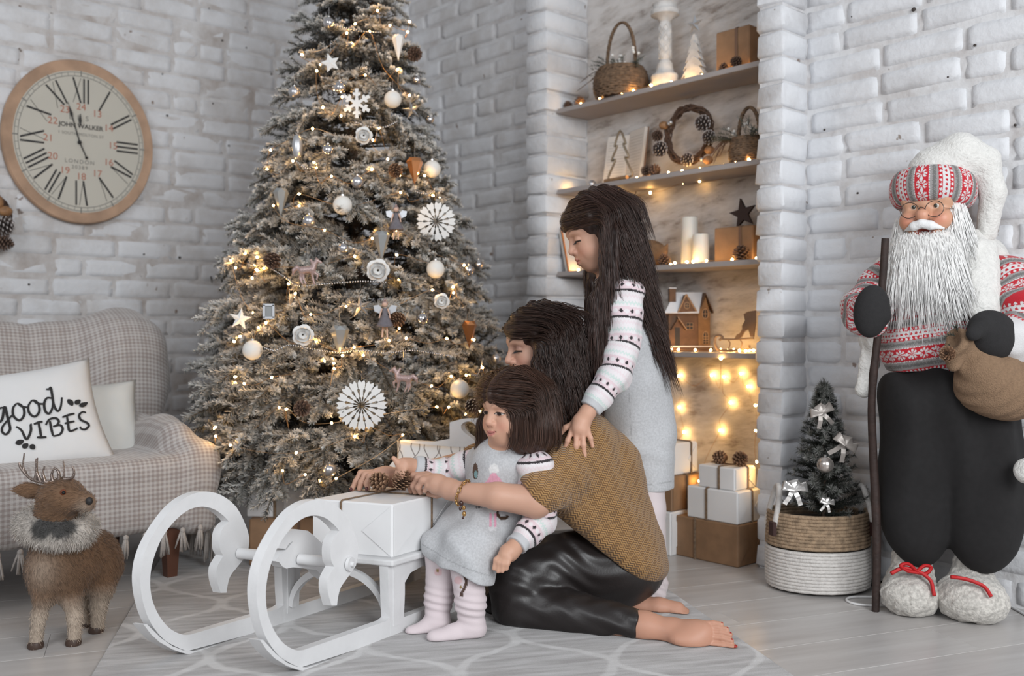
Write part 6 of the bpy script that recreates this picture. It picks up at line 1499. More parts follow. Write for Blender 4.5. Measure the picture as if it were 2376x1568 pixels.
coil(0.007, 0.128, 12, M_ROPE, 'white_rope_coils', pr_); coil(0.1335, KH, 10, M_JUTE, 'jute_rope_coils', pr_)
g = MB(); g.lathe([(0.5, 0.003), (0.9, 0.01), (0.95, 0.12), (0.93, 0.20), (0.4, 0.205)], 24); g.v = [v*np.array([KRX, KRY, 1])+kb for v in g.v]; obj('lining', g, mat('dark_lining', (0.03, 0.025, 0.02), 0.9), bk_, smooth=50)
M_LEATH = mat('dark_leather_tab', (0.045, 0.02, 0.018), 0.5)
for s_ in (-1, 1):
    g = MB(); c_ = kb+np.array([s_*(KRX-0.004), -0.03 if s_ > 0 else -0.02, 0]); L = [c_+np.array([0, -0.035, 0.19]), c_+np.array([-s_*0.012, -0.034, 0.25]), c_+np.array([-s_*0.022, -0.012, 0.305]), c_+np.array([-s_*0.022, 0.02, 0.305]), c_+np.array([-s_*0.012, 0.045, 0.25]), c_+np.array([0, 0.05, 0.19])]
    g.tube(smooth_path(L, 6), 0.0085, 8); obj('handle', g, M_ROPE, bk_, smooth=60)
    g = MB(); R_ = frame(x=np.array([-0.35*s_ if s_ > 0 else -0.3, 1.0, 0])*-s_, y=Z3); g.box(c_+np.array([s_*0.006-0.012*(s_ > 0), -0.045, 0.19]), (0.014, 0.021, 0.006), R_, bev=0.002); obj('leather_tab', g, M_LEATH, bk_)
def tinsel_tree(base, H, R, seed):
    r = np.random.default_rng(seed); V, Cc = [], []; n = 0
    for i in range(170):
        t = (i+0.5)/170; z = H*(0.02+0.93*t); rr = R*(1-t)**0.85+0.012; a = i*2.39996+r.normal()*0.2; d = np.array([math.cos(a), math.sin(a), 0.30-0.1*t+r.normal()*0.12]); d /= np.linalg.norm(d); L = rr*r.uniform(0.85, 1.1); p0 = base+Z3*z
        m = int(80+650*L); q = r.normal(size=(m, 3)); q -= np.outer(q@d, d); q /= np.linalg.norm(q, axis=1)[:, None]; tt = r.random(m)**0.7; b = p0+np.outer(tt*L, d); nl = r.uniform(0.014, 0.024, m)[:, None]; tip = b+(q*0.85+d*0.5)*nl; s_ = np.cross(q, d)*0.0013
        V.append(np.stack([b-s_, b+s_, tip], 1).reshape(-1, 3)); fr = np.clip((tt-0.55)*1.6+r.normal(size=m)*0.25, 0, 1)[:, None]; c0 = np.array([0.035, 0.04, 0.032])+0*fr; c1 = c0+(np.array([0.50, 0.49, 0.47])-c0)*fr*0.75; Cc.append(np.stack([c0, c0, c1], 1).reshape(-1, 3))
    m = 260; tz = r.random(m)*0.22*H; b = base+Z3*(H*0.78+tz)[:, None]; q = r.normal(size=(m, 3)); q /= np.linalg.norm(q, axis=1)[:, None]; q[:, 2] = np.abs(q[:, 2]); s_ = np.cross(q, Z3)*0.0009; V.append(np.stack([b-s_, b+s_, b+q*0.015], 1).reshape(-1, 3)); Cc.append(np.tile([0.17, 0.165, 0.15], (3*m, 1)))
    v = np.concatenate(V); return make_mesh('needles', v, np.arange(len(v)).reshape(-1, 3), np.concatenate(Cc))
tb_ = W(1912, 0, 2.97); tb_[2] = 0.206; mt = thing('small_christmas_tree', 'small frosted artificial fir with silver bows, planted in the rope basket', 'Christmas tree', tb_); MH = CH-(878-YH)/F*2.97-0.206
obj('needles', tinsel_tree(tb_, MH, 0.118, 5), M_NEEDLE, mt, kind='stuff'); g = MB(); g.tube([tb_, tb_+Z3*MH*0.93], [0.008, 0.003], 6); obj('stem', g, M_BARK, mt)
M_BOW = mat('silver_organza', (0.40, 0.36, 0.33), 0.3, 0.25); M_BOW2 = mat('silver_foil', (0.62, 0.60, 0.58), 0.18, 0.7)
def bow(name, label, p, s, m_, rotz, parent=None):
    o = thing(name, label, 'bow', p) if parent is None else parent; R_ = np.array(Matrix.Rotation(rotz, 3, 'Y')).T
    for k, (ang, L) in enumerate(((0.25, 1.0), (math.pi-0.2, 1.0), (1.9, 0.7), (0.9, 0.65))):
        d = np.array([math.cos(ang), 0, math.sin(ang)]); n2 = np.array([-d[2], 0, d[0]]); V = []
        for i in range(9):
            t = i/8*math.pi; q = d*s*L*math.sin(t/1.0*0.5)**1.0*(1 if i < 9 else 1)+np.array([0, -0.35*s*math.sin(t), 0])*0.6
            q = d*s*L*math.sin(t)*0.9+np.array([0, -0.5*s*(1-math.cos(t))*0.5, 0]); w = s*0.30*(0.4+0.8*math.sin(t))
            for j in (-1, -0.33, 0.33, 1): V.append(q+n2*w*j+np.array([0, 0.06*s*math.sin(j*5+i), 0]))
        g = MB(); g.add(np.array(V)@R_+p, [(i*4+j, i*4+j+1, (i+1)*4+j+1, (i+1)*4+j) for i in range(8) for j in range(3)]); obj('loop', g, m_, o, smooth=0, fix=False)
    for ang in (-1.1, -2.0):
        V = []; d = np.array([math.cos(ang), 0, math.sin(ang)]); n2 = np.array([-d[2], 0, d[0]])
        for i in range(6): V += [d*s*1.3*i/5+n2*s*0.16*j+np.array([0, -0.1*s+0.08*s*math.sin(i*1.7), 0]) for j in (-1, 1)]
        g = MB(); g.add(np.array(V)@R_+p, [(2*i, 2*i+1, 2*i+3, 2*i+2) for i in range(5)]); obj('tail', g, m_, o, smooth=0, fix=False)
    return o
bow('ribbon_bow', 'silver foil bow at the lower left of the small tree in the basket', W(1842, 1132, 2.840), 0.042, M_BOW2, 0.1); bow('ribbon_bow', 'sheer brown-grey bow on the right side of the small tree', W(1958, 1030, 2.880), 0.042, M_BOW, 0.6); bow('ribbon_bow', 'sheer brown-grey bow near the top of the small tree', W(1905, 955, 2.920), 0.04, M_BOW, -0.3); bow('ribbon_bow', 'small pale bow low in the middle of the small tree', W(1918, 1165, 2.845), 0.024, M_BOW2, 0.2)
p = W(1915, 1078, 2.855); g = MB(); g.ball(p, 0.0245, 20); o = thing('bauble', 'pearl silver ball hanging in front of the small tree in the basket', 'ornament', p); obj('ball', g, mat('pearl_silver', (0.58, 0.53, 0.49), 0.22, 0.8), o, smooth=80); g = MB(); g.lathe([(0.005, 0.023), (0.005, 0.029)], 8, p); obj('cap', g, M_CAP, o)
# white cable on the floor
M_CABLE = mat('white_plastic_cable', (0.75, 0.75, 0.75), 0.4)
L = [G(2420, 1455), G(2360, 1418), G(2320, 1402), G(2240, 1400), G(2120, 1402), G(2060, 1408), G(1995, 1405), G(1968, 1398), G(1966, 1391), G(1985, 1387), G(2030, 1387), G(2100, 1385)]
g = MB(); g.tube(smooth_path([p+Z3*0.0035 for p in L], 8), 0.0035, 8); tag(obj('power_cable', g, M_CABLE, smooth=60), 'thin white cable looping over the floor behind the staff and boots', 'cable')
# ---------------------------------------------------------------- standing bearded doll with staff and sack
RED = np.array([0.50, 0.012, 0.025]); GRY = np.array([0.30, 0.285, 0.28]); DGR = np.array([0.155, 0.15, 0.145]); WHT = np.array([0.66, 0.65, 0.655])
def nordic(u, v, P=0.1155):
    """knitted bands: u metres round, v metres along; returns colours"""
    f = np.mod(v/P, 1.0); c = np.tile(GRY, (len(f), 1)).astype(float); sp = 0.031
    w = np.mod(u, sp)-sp/2; alt = np.mod(np.floor(u/sp), 2)
    def put(m, col): c[m] = col
    z1 = (f >= 0.32) & (f < 0.50) | (f >= 0.81) & (f < 0.98); fz = np.where(f < 0.6, (f-0.32)/0.18, (f-0.81)/0.17); tri = np.abs(np.mod(u/0.010, 1)-0.5)*2
    put(z1 & (np.abs(fz-0.5-0.32*(tri-0.5)) < 0.13), DGR); put(z1 & (np.abs(fz-0.5+0.32*(tri-0.5)) < 0.10), DGR)
    m = f < 0.30; put(m, RED); dy = (f-0.15)*P; r = np.hypot(w, dy); a = np.arctan2(dy, w)
    fl = (r < 0.0138) & (r > 0.0022) & (np.cos(8*a) > 0.15-0.5*(r > 0.006))
    put(m & fl, WHT); wd = np.mod(u+sp/2, sp)-sp/2; put(m & (np.abs(wd)*1.2+np.abs(dy)*0.8 < 0.0042), WHT)
    put((f >= 0.30) & (f < 0.325) & (np.mod(u, 0.007) < 0.004), WHT); put((f >= 0.975) & (np.mod(u, 0.007) < 0.004), WHT)
    for a0, b0, base, dot in ((0.50, 0.585, RED, WHT), (0.585, 0.73, WHT, RED), (0.73, 0.81, RED, WHT)):
        m = (f >= a0) & (f < b0); put(m, base); h = (f-(a0+b0)/2)*P; hw = np.mod(u, 0.0125)-0.00625; put(m & (np.hypot(hw*0.9, (h-0.3*np.abs(hw))) < 0.0032), dot)
    return c
M_KNIT = mat('nordic_knit', (1, 1, 1), 0.9, vcol=True, bump=0.4, bscale=500, sheen=0.15)
M_FLEECE = mat('white_fleece', (0.74, 0.73, 0.70), 0.95, mott=0.10, mscale=90, bump=1.0, bscale=150, sheen=0.3)
M_BOUCLE = mat('cream_boucle', (0.66, 0.63, 0.58), 0.95, mott=0.35, mscale=110, bump=1.0, bscale=120, sheen=0.3)
M_FELT = mat('charcoal_felt', (0.020, 0.019, 0.020), 0.95, mott=0.15, mscale=100, bump=0.3, bscale=300)
M_TROUS = mat('charcoal_trousers', (0.0125, 0.0115, 0.012), 0.95, mott=0.2, mscale=60)
SY = 2.80
def s_(x, y, Y=SY): return W(x, y, Y-(0.05 if Y > 2.735 else 0.0))
sa = thing('santa_doll', 'tall white-bearded doll in a red and grey knit sweater with glasses, against the right wall', 'doll', s_(2185, 1410, 2.80)*np.array([1, 1, 0]))
sf = np.array([-0.66, -0.75, 0]); sf /= np.linalg.norm(sf); sx_ = np.array([-sf[1], sf[0], 0])       # facing, and doll-left
fac = frame(y=-sf, z=Z3)      # x right in view
# trousers
S = SDF(); S.ell(s_(2195, 925, 2.71), (0.165, 0.115, 0.10), k=0.03)
S.chain([s_(2140, 940, 2.79), s_(2130, 1080, 2.79), s_(2124, 1180, 2.78), s_(2127, 1228, 2.77)], [0.115, 0.108, 0.098, 0.084], 0.05); S.chain([s_(2265, 940, 2.70), s_(2280, 1080, 2.675), s_(2283, 1180, 2.665), s_(2282, 1240, 2.655)], [0.11, 0.108, 0.104, 0.090], 0.03)
S.cap(s_(2127, 1228, 2.77), s_(2132, 1270, 2.76), 0.080, 0.05, 0.02); S.cap(s_(2282, 1240, 2.655), s_(2280, 1282, 2.65), 0.088, 0.055, 0.02)
S.disp(lambda P: 0.010*np.sin(P[:, 0]*55+P[:, 2]*6+1.5*np.sin(P[:, 2]*9))*sstep(0.12, 0.5, P[:, 2])+0.005*wob(P, 16, 2))
S.obj('trousers', 0.008, M_TROUS, sa)
# sweater torso
S = SDF(); S.ell(s_(2165, 800), (0.152, 0.125, 0.135), k=0.03); S.ell(s_(2175, 700), (0.150, 0.118, 0.15), k=0.06); S.ell(s_(2180, 620), (0.13, 0.10, 0.09), k=0.05); S.plane(s_(2165, 862), [0, 0, -1.0])
S.disp(lambda P: 0.004*np.sin(P[:, 2]*90+P[:, 0]*20)*0.5+0.004*wob(P, 14, 4))
VB = s_(0, 709)[2]
def tors(v): q = v-s_(2170, 760); a = np.arctan2(q@sx_, q@sf); return nordic(a*0.145, VB-v[:, 2]+0.012*np.sin(a*2))
S.obj('sweater', 0.0025, M_KNIT, sa, colf=tors)
# sleeves
def sleeve(L, rs, nm, voff):
    S = SDF(); pts = [s_(*p) for p in L]; S.chain(pts, rs, 0.03); S.disp(lambda P: 0.006*wob(P, 30, 8)+0.004*np.sin(P[:, 2]*70)); A = np.array(pts)
    def cf(v):
        best = np.full(len(v), 9.0); vv = np.zeros(len(v)); uu = np.zeros(len(v)); acc = 0
        for i in range(len(A)-1):
            ba = A[i+1]-A[i]; l = np.linalg.norm(ba); t = np.clip((v-A[i])@ba/l**2, 0, 1); q = v-A[i]-t[:, None]*ba; d = np.linalg.norm(q, axis=1); e1 = np.cross(ba/l, [0, 1.0, 0.2]); e1 /= np.linalg.norm(e1); e2 = np.cross(ba/l, e1); m = d < best; best[m] = d[m]; vv[m] = (acc+t*l)[m]; uu[m] = (np.arctan2(q@e1, q@e2)*0.06)[m]; acc += l
        return nordic(uu, vv+voff)
    S.obj(nm, 0.0024, M_KNIT, sa, colf=cf)
sleeve([(2085, 640, 2.84), (2035, 680, 2.84), (2003, 718, 2.72), (2012, 735, 2.655)], [0.065, 0.062, 0.060, 0.055], 'sleeve', 0.0)
sleeve([(2335, 645, 2.68), (2386, 720, 2.57), (2388, 775, 2.55), (2345, 785, 2.53)], [0.068, 0.072, 0.070, 0.062], 'sleeve', 0.03)
# mittens: a felt hand with a thumb, closed on staff and sack
S = SDF(); S.ell(s_(2022, 722, 2.615), (0.047, 0.040, 0.072), np.array(Matrix.Rotation(0.12, 3, 'Y')).T, k=0.01); S.cap(s_(2040, 700, 2.61), s_(2052, 735, 2.60), 0.018, 0.016, 0.012); S.obj('mitten', 0.005, M_FELT, sa)
S = SDF(); S.ell(s_(2303, 776, 2.51), (0.068, 0.048, 0.060), np.array(Matrix.Rotation(0.75, 3, 'Y')).T, k=0.01); S.cap(s_(2280, 755, 2.485), s_(2258, 775, 2.47), 0.024, 0.018, 0.015); S.obj('mitten', 0.005, M_FELT, sa)
# fleece vest: two open fronts, back and tails
S = SDF(); S.ell(s_(2290, 630, 2.80), (0.052, 0.085, 0.088), k=0.03); S.cap(s_(2276, 590, 2.655), s_(2284, 715, 2.585), 0.047, 0.044, 0.03, flat=((0, 1, 0), 1.3)); S.cap(s_(2258, 566, 2.77), s_(2300, 600, 2.80), 0.040, 0.046, 0.02)
S.cap(s_(2072, 620, 2.79), s_(2066, 790, 2.775), 0.024, 0.016, 0.02); S.cap(s_(2190, 640, 2.775), s_(2190, 790, 2.775), 0.11, 0.115, 0.05, flat=((0, 1, 0), 2.0)); S.cap(s_(2075, 620, 2.88), s_(2030, 790, 2.87), 0.05, 0.04, 0.04); S.cap(s_(2030, 790, 2.87), s_(2003, 905, 2.88), 0.032, 0.022, 0.03, flat=((0, 1, 0), 1.3))
S.disp(lambda P: 0.0025*wob(P, 150, 9)+0.004*wob(P, 40, 3)); S.obj('vest', 0.0055, M_FLEECE, sa)
# head
hc = s_(2160, 500, 2.775); HR = frame(y=-np.array([-0.62, -0.78, 0.05]), z=Z3)
def hp_(x, y, z): return hc+x*HR[0]+y*HR[1]+z*HR[2]      # x right in view, -y towards the viewer
S = SDF(); S.ell(hp_(0, 0.02, 0.01), (0.082, 0.078, 0.10), HR, k=0.02); S.ell(hp_(-0.041, -0.050, -0.018), 0.030, k=0.02); S.ell(hp_(0.041, -0.050, -0.018), 0.030, k=0.02)
S.cap(hp_(0, -0.060, 0.010), hp_(0, -0.080, -0.006), 0.012, 0.019, 0.012); S.ell(hp_(-0.030, -0.062, 0.022), 0.012, k=0.01, op='s'); S.ell(hp_(0.030, -0.062, 0.022), 0.012, k=0.01, op='s')
S.ell(hp_(0, -0.062, -0.058), (0.040, 0.02, 0.02), HR, k=0.015); S.ell(hp_(0.002, -0.080, -0.050), (0.026, 0.02, 0.0085), HR, k=0.006, op='s'); S.cap(hp_(-0.05, -0.045, 0.045), hp_(0.05, -0.045, 0.045), 0.02, 0.02, 0.03); S.cap(hp_(0, 0.02, -0.05), hp_(0, 0.03, -0.15), 0.05, 0.05, 0.02)
def skin_s(v):
    c = np.tile([0.60, 0.34, 0.22], (len(v), 1)); q = (v-hc)@HR.T
    for sx in (-1, 1):
        w = np.exp(-(((q[:, 0]-sx*0.043)/0.026)**2+((q[:, 2]+0.02)/0.022)**2))[:, None]*0.6; c = c*(1-w)+np.array([0.62, 0.20, 0.13])*w
    w = np.exp(-((q[:, 0]/0.017)**2+((q[:, 2]+0.005)/0.018)**2))[:, None]*0.35; c = c*(1-w)+np.array([0.62, 0.22, 0.15])*w
    m = np.exp(-(((q[:, 0])/0.033)**2+((q[:, 2]+0.052)/0.014)**2))[:, None]; m = np.clip(m*1.6-0.4, 0, 1); return c*(1-m)+np.array([0.35, 0.06, 0.05])*m
S.obj('head', 0.0032, mat('painted_doll_skin', (1, 1, 1), 0.45, vcol=True), sa, colf=skin_s)
for sx in (-1, 1):
    g = MB(); g.ball(hp_(sx*0.030, -0.052, 0.021), 0.0105, 14); e = obj('eye', g, mat('doll_eye_white', (0.6, 0.57, 0.52), 0.2), sa, smooth=60)
    g = MB(); g.ball(hp_(sx*0.029, -0.0585, 0.020), (0.0062, 0.0055, 0.0062), 10); obj('iris', g, mat('grey_iris', (0.03, 0.035, 0.03), 0.15), e, smooth=60)
    g = MB(); P = [hp_(sx*(0.013+0.036*t), -0.068+0.006*t, 0.040+0.014*math.sin(math.pi*t)) for t in np.linspace(0, 1, 8)]; g.tube(P, [0.003, 0.006, 0.0065, 0.0065, 0.006, 0.005, 0.004, 0.002], 6); obj('eyebrow', g, mat('white_brow', (0.72, 0.70, 0.68), 0.9), sa, smooth=60)
    S2 = SDF(); S2.chain([hp_(0.0, -0.088, -0.030), hp_(sx*0.022, -0.084, -0.036), hp_(sx*0.052, -0.062, -0.044)], [0.013, 0.012, 0.003], 0.006); S2.obj('moustache', 0.003, mat('white_moustache', (0.78, 0.78, 0.78), 0.8, bump=0.6, bscale=120), sa)
gl = thing('glasses', 'round thin wire glasses low on the nose of the bearded doll', 'glasses', hp_(0, -0.1, 0.01))
M_GLW = mat('dark_wire', (0.10, 0.085, 0.075), 0.35, 0.8)
for sx in (-1, 1):
    g = MB(); c_ = hp_(sx*0.033, -0.088, 0.008); g.tube([c_+0.024*(math.cos(a)*HR[0]+math.sin(a)*Z3*0.9) for a in np.linspace(0, 6.283, 24, endpoint=False)], 0.0011, 5, closed=True); obj('rim', g, M_GLW, gl, smooth=60)
    g = MB(); g.tube([c_+sx*0.024*HR[0], hp_(sx*0.08, -0.01, 0.012)], 0.001, 5); obj('temple', g, M_GLW, gl)
g = MB(); g.tube(smooth_path([hp_(-0.009, -0.088, 0.010), hp_(0, -0.097, 0.014), hp_(0.009, -0.088, 0.010)], 4), 0.0011, 5); obj('bridge', g, M_GLW, gl)
# hat: knitted band and tall white fleece top falling back
S = SDF(); n = 26
for i in range(n):
    a = 2*math.pi*i/n; S.ell(hp_(0.086*math.cos(a), 0.018+0.082*math.sin(a), 0.072-0.012*math.sin(a)), (0.027, 0.027, 0.047), HR, k=0.02)
def bandc(v): q = (v-hp_(0, 0.02, 0.08))@HR.T; return nordic(q[:, 2]+0.05, np.arctan2(q[:, 0], -q[:, 1])*0.104+0.017+10*0.1155)
S.obj('hat_band', 0.0021, M_KNIT, sa, colf=bandc)
S = SDF(); S.ell(hp_(0.0, 0.03, 0.10), (0.084, 0.080, 0.055), HR, k=0.02); S.chain([hp_(0.015, 0.02, 0.12), hp_(0.07, 0.03, 0.16), hp_(0.125, 0.05, 0.145), hp_(0.145, 0.07, 0.06), hp_(0.125, 0.085, -0.05)], [0.080, 0.066, 0.042, 0.034, 0.028], 0.03); S.disp(lambda P: 0.0015*wob(P, 170, 9)); S.obj('hat', 0.0055, M_FLEECE, sa)
# beard: base volume and long strands
M_BEARD = mat('white_beard_hair', (1, 1, 1), 0.55, vcol=True)
S = SDF(); S.ell(hp_(0, -0.055, -0.095), (0.085, 0.045, 0.05), HR, k=0.03); S.ell(hp_(0.07, -0.01, -0.03), (0.026, 0.04, 0.065), HR, k=0.03); S.ell(hp_(-0.07, -0.01, -0.045), (0.022, 0.04, 0.05), HR, k=0.03); S.ell(hp_(0.005, -0.088, -0.155), (0.10, 0.038, 0.07), HR, k=0.04)
S.ell(hp_(0.002, -0.09, -0.049), (0.032, 0.035, 0.012), HR, k=0.006, op='s')
S.obj('beard', 0.006, M_BEARD, sa, colf=lambda v: np.tile([0.78, 0.77, 0.75], (len(v), 1)))
rr = np.random.default_rng(12); P_, n_ = surf_points(S, 0.007, 3200, 11, keep=lambda c: ((c-hc)@HR.T)[:, 1] < 0.03)
def long_strands(P, N_, L, w, seg, flow, seed, col, spread=0.0, curl=0.0, lift=0.003, S=None, colvar=0.25, avoid=None):
    r = np.random.default_rng(seed); n = len(P); p = P+N_*lift; pts = [p.copy()]; ds = (L*r.uniform(0.65, 1.15, n))/seg; off = lift*r.uniform(0.3, 1.6, n)
    ph = r.uniform(0, 6.28, n); fr = r.uniform(0.7, 1.3, n)
    for k in range(seg):
        f = flow(p, k/seg)+r.normal(size=(n, 3))*spread
        if curl: f = f+np.stack([np.sin(ph+k*fr*curl[1]), np.cos(ph*1.3+k*fr*curl[1]), 0*ph], 1)*curl[0]
        if S is not None:
            g = S.grad(p.astype(np.float32)).astype(float); d = S.ev(p.astype(np.float32)).astype(float); f = f-g*np.minimum(np.sum(f*g, 1), 0)[:, None]*(d < 0.02)[:, None]
            f /= np.linalg.norm(f, axis=1)[:, None]+1e-9; p = p+f*ds[:, None]; d2 = S.ev(p.astype(np.float32)).astype(float); pen = np.where(d2 < off, off-d2, 0); p = p+g*pen[:, None]
        else: f /= np.linalg.norm(f, axis=1)[:, None]+1e-9; p = p+f*ds[:, None]
        pts.append(p.copy())
    A = np.stack(pts, 1); m = seg+1; T = np.gradient(A, axis=1); T /= np.linalg.norm(T, axis=2, keepdims=True)+1e-9
    if avoid is not None:
        ok = ~avoid(A.reshape(-1, 3)).reshape(n, m).any(1); A = A[ok]; T = T[ok]; P = P[ok]; n = len(A)
    e = r.normal(size=(n, 1, 3)); s1 = np.cross(T, e); s1 /= np.linalg.norm(s1, axis=2, keepdims=True)+1e-9; s2 = np.cross(T, s1)
    wd = w*np.interp(np.linspace(0, 1, m), [0, 0.15, 0.7, 1], [0.7, 1, 0.85, 0.12])[None, :, None]*r.uniform(0.6, 1.3, n)[:, None, None]
    V = np.stack([A+s1*wd, A-0.5*s1*wd+0.866*s2*wd, A-0.5*s1*wd-0.866*s2*wd], 2).reshape(-1, 3)
    b = (np.arange(n)[:, None]*m+np.arange(seg)[None, :]).ravel()*3; F_ = np.concatenate([np.stack([b+j, b+(j+1) % 3, b+3+(j+1) % 3, b+3+j], 1) for j in range(3)])
    c = (col(P) if callable(col) else np.tile(col, (n, 1)))*r.uniform(1-colvar, 1+colvar, n)[:, None]; return V, F_, np.repeat(c, m*3, axis=0)
def hair_obj(name, VFC, m_, parent):
    me = make_mesh(name, VFC[0], VFC[1], VFC[2]); shade(me); return obj(name, me, m_, parent, kind='stuff')
bf = lambda p, t: np.tile(np.array([0.0, -0.10, -1.0]), (len(p), 1))+((p-hp_(0, 0, -0.1))@HR[0])[:, None]*HR[0]*2.2
hair_obj('beard_strands', long_strands(P_, n_, 0.118, 0.00125, 7, bf, 3, np.array([0.86, 0.855, 0.84]), 0.05, (0.06, 0.8), 0.006, None, 0.08), M_BEARD, sa)
# boots with red ribbons
for k, (cx_, cy_, Y, rx, ry, rz) in enumerate(((2110, 1372, 2.70, 0.078, 0.088, 0.062), (2254, 1386, 2.64, 0.092, 0.098, 0.068))):
    p = s_(cx_, cy_, Y); p[2] = rz*0.80; S = SDF(); S.ell(p, (rx, ry, rz), k=0.02); q = p+np.array([0.028, 0.055, 0.01]); S.cap(q, q+Z3*0.075, 0.062-0.008*k, 0.054-0.006*k, 0.04); S.plane([0, 0, 0.002], [0, 0, -1.0])
    S.disp(lambda P: 0.0035*wob(P, 110, 6)+0.002*wob(P, 55, 1)); S.obj('boot', 0.0055, M_BOUCLE, sa)
    rib = [(2068, 1330), (2095, 1318), (2130, 1325), (2158, 1345), (2165, 1368), (2168, 1382)] if k == 0 else [(2206, 1338), (2235, 1342), (2262, 1350), (2285, 1362), (2300, 1384)]
    bo = thing('boot_ribbon', f'red ribbon tied over the {"left" if k == 0 else "right"} cream boot of the doll as one sees it', 'ribbon', p+Z3*0.05)
    P = smooth_path([s_(x, y, Y-ry*(0.55+0.5*(y-1318)/65)) for i, (x, y) in enumerate(rib)], 5); g = MB(); g.tube(P, 0.0055, 6); obj('ribbon_tail', g, mat('red_ribbon', (0.50, 0.012, 0.015), 0.6), bo, smooth=60)
    if k == 0:
        for L in ([(2128, 1325), (2145, 1312), (2160, 1316), (2150, 1330), (2128, 1328)], [(2128, 1326), (2108, 1308), (2090, 1312), (2105, 1324), (2128, 1328)]): g = MB(); g.tube(smooth_path([s_(x, y, Y-ry*0.62) for x, y in L], 5), 0.005, 6); obj('ribbon_loop', g, bpy.data.materials['red_ribbon'], bo, smooth=60)
# staff
stp = [(2054, 553, 2.63), (2050, 620, 2.635), (2042, 720, 2.645), (2034, 800, 2.655), (2026, 870, 2.665), (2022, 950, 2.68), (2026, 1060, 2.705), (2032, 1180, 2.706), (2034, 1300, 2.707), (2031, 1419, 2.708)]
P = smooth_path([s_(*p) for p in stp], 4); P[-1][2] = 0.0; rw = np.interp(np.arange(len(P)), [0, 14, 16, 18, 28, len(P)-1], [0.0105, 0.0105, 0.0122, 0.0105, 0.0125, 0.0108]); g = MB(); g.tube(P, rw, 7)
tag(obj('staff', g, mat('dark_stick_bark', (0.035, 0.018, 0.014), 0.7, mott=0.4, mscale=30, bump=0.6, bscale=60), smooth=60), 'dark crooked wooden staff held by the bearded doll', 'staff')
# burlap sack with fir and cones at its mouth
M_BURLAP = mat('brown_burlap', (0.26, 0.165, 0.10), 0.95, mott=0.15, mscale=150, bump=0.8, bscale=330)
sk = thing('sack', 'brown burlap sack hanging from the right mitten of the bearded doll', 'sack', s_(2310, 900, 2.62))
S = SDF(); S.ell(s_(2312, 890, 2.56), (0.105, 0.085, 0.088), k=0.02); S.ell(s_(2350, 915, 2.56), (0.085, 0.075, 0.062), k=0.04); S.cap(s_(2280, 850, 2.54), s_(2252, 812, 2.53), 0.062, 0.036, 0.04); S.cap(s_(2250, 812, 2.53), s_(2222, 795, 2.52), 0.03, 0.040, 0.015); S.ell(s_(2208, 786, 2.51), (0.02, 0.028, 0.034), k=0.015, op='s'); S.ell(s_(2215, 835, 2.52), (0.02, 0.02, 0.03), k=0.02)
S.disp(lambda P: 0.004*wob(P, 38, 21)+0.004*np.sin(P[:, 0]*70-P[:, 2]*60)*np.exp(-((P[:, 2]-s_(0, 815)[2])/0.03)**2)); S.obj('burlap', 0.0055, M_BURLAP, sk)
g = MB()
for i, (x, y) in enumerate(((2215, 780), (2205, 800), (2222, 770))): sprig(g, s_(x, y, 2.515), [(-0.8, -0.3, 0.5), (-1, -0.2, -0.3), (-0.3, -0.2, 1)][i], 0.04, 60+i, 0.014, 50)
obj('fir_sprigs', g, M_FIRG, sk, kind='stuff', fix=False)
cone(s_(2203, 822, 2.50), np.array([-0.6, -0.8, 0.1]), 0.75, 'small brown pine cone at the mouth of the burlap sack', None, CONE_A)
# white plush ball peeping in at the right edge
S = SDF(); S.ell(s_(2385, 1092, 2.5), 0.034, k=0.01); S.disp(lambda P: 0.002*wob(P, 120, 2)); o = thing('plush_ball', 'white plush ball hanging at the right edge beside the doll', 'ornament', s_(2385, 1092, 2.5)); S.obj('plush', 0.004, M_FLEECE, o)
g = MB(); g.tube([s_(2386, 1080, 2.5), s_(2420, 900, 2.6)], 0.0025, 6); obj('cord', g, M_FLEECE, o)
# ---------------------------------------------------------------- people: helpers
M_SKIN = mat('skin', (1, 1, 1), 0.48, vcol=True, sub=0.12, spec=0.35)
M_HAIR = mat('dark_brown_hair', (1, 1, 1), 0.38, vcol=True, spec=0.45)
SK0 = np.array([0.555, 0.325, 0.235])
def refine(v, q, S, mask):
    """split the quads whose middle satisfies mask, then settle their new points on the solid's surface"""
    m = mask(v[q].mean(1)); a = q[m]; rest = q[~m]
    if not len(a): return v, q
    e = np.concatenate([np.stack([a[:, i], a[:, (i+1) % 4]], 1) for i in range(4)]); es = np.sort(e, 1); u, inv = np.unique(es[:, 0].astype(np.int64)*len(v)+es[:, 1], return_inverse=True)
    mid = (v[u//len(v)]+v[u % len(v)])/2; n0 = len(v); cen = v[a].mean(1); n1 = n0+len(mid); k = len(a); E = [n0+inv[i*k:(i+1)*k] for i in range(4)]; C = n1+np.arange(k)
    Q = np.concatenate([np.stack([a[:, i], E[i], C, E[(i+3) % 4]], 1) for i in range(4)]); V = np.concatenate([v, mid, cen]); Q = np.concatenate([rest, Q])
    used = np.unique(Q[len(rest):]); edge = np.unique(rest); cnt = np.bincount(inv, minlength=len(u)); fixm = np.setdiff1d(np.arange(n0, n1), n0+np.where(cnt == 1)[0])
    mv = np.concatenate([np.setdiff1d(used[used < n0], edge), fixm, C]); P = V[mv].astype(np.float32); g = S.grad(P, 0.001); d = S.ev(P); V[mv] = P-g*np.clip(d, -0.004, 0.004)[:, None]; return V, Q
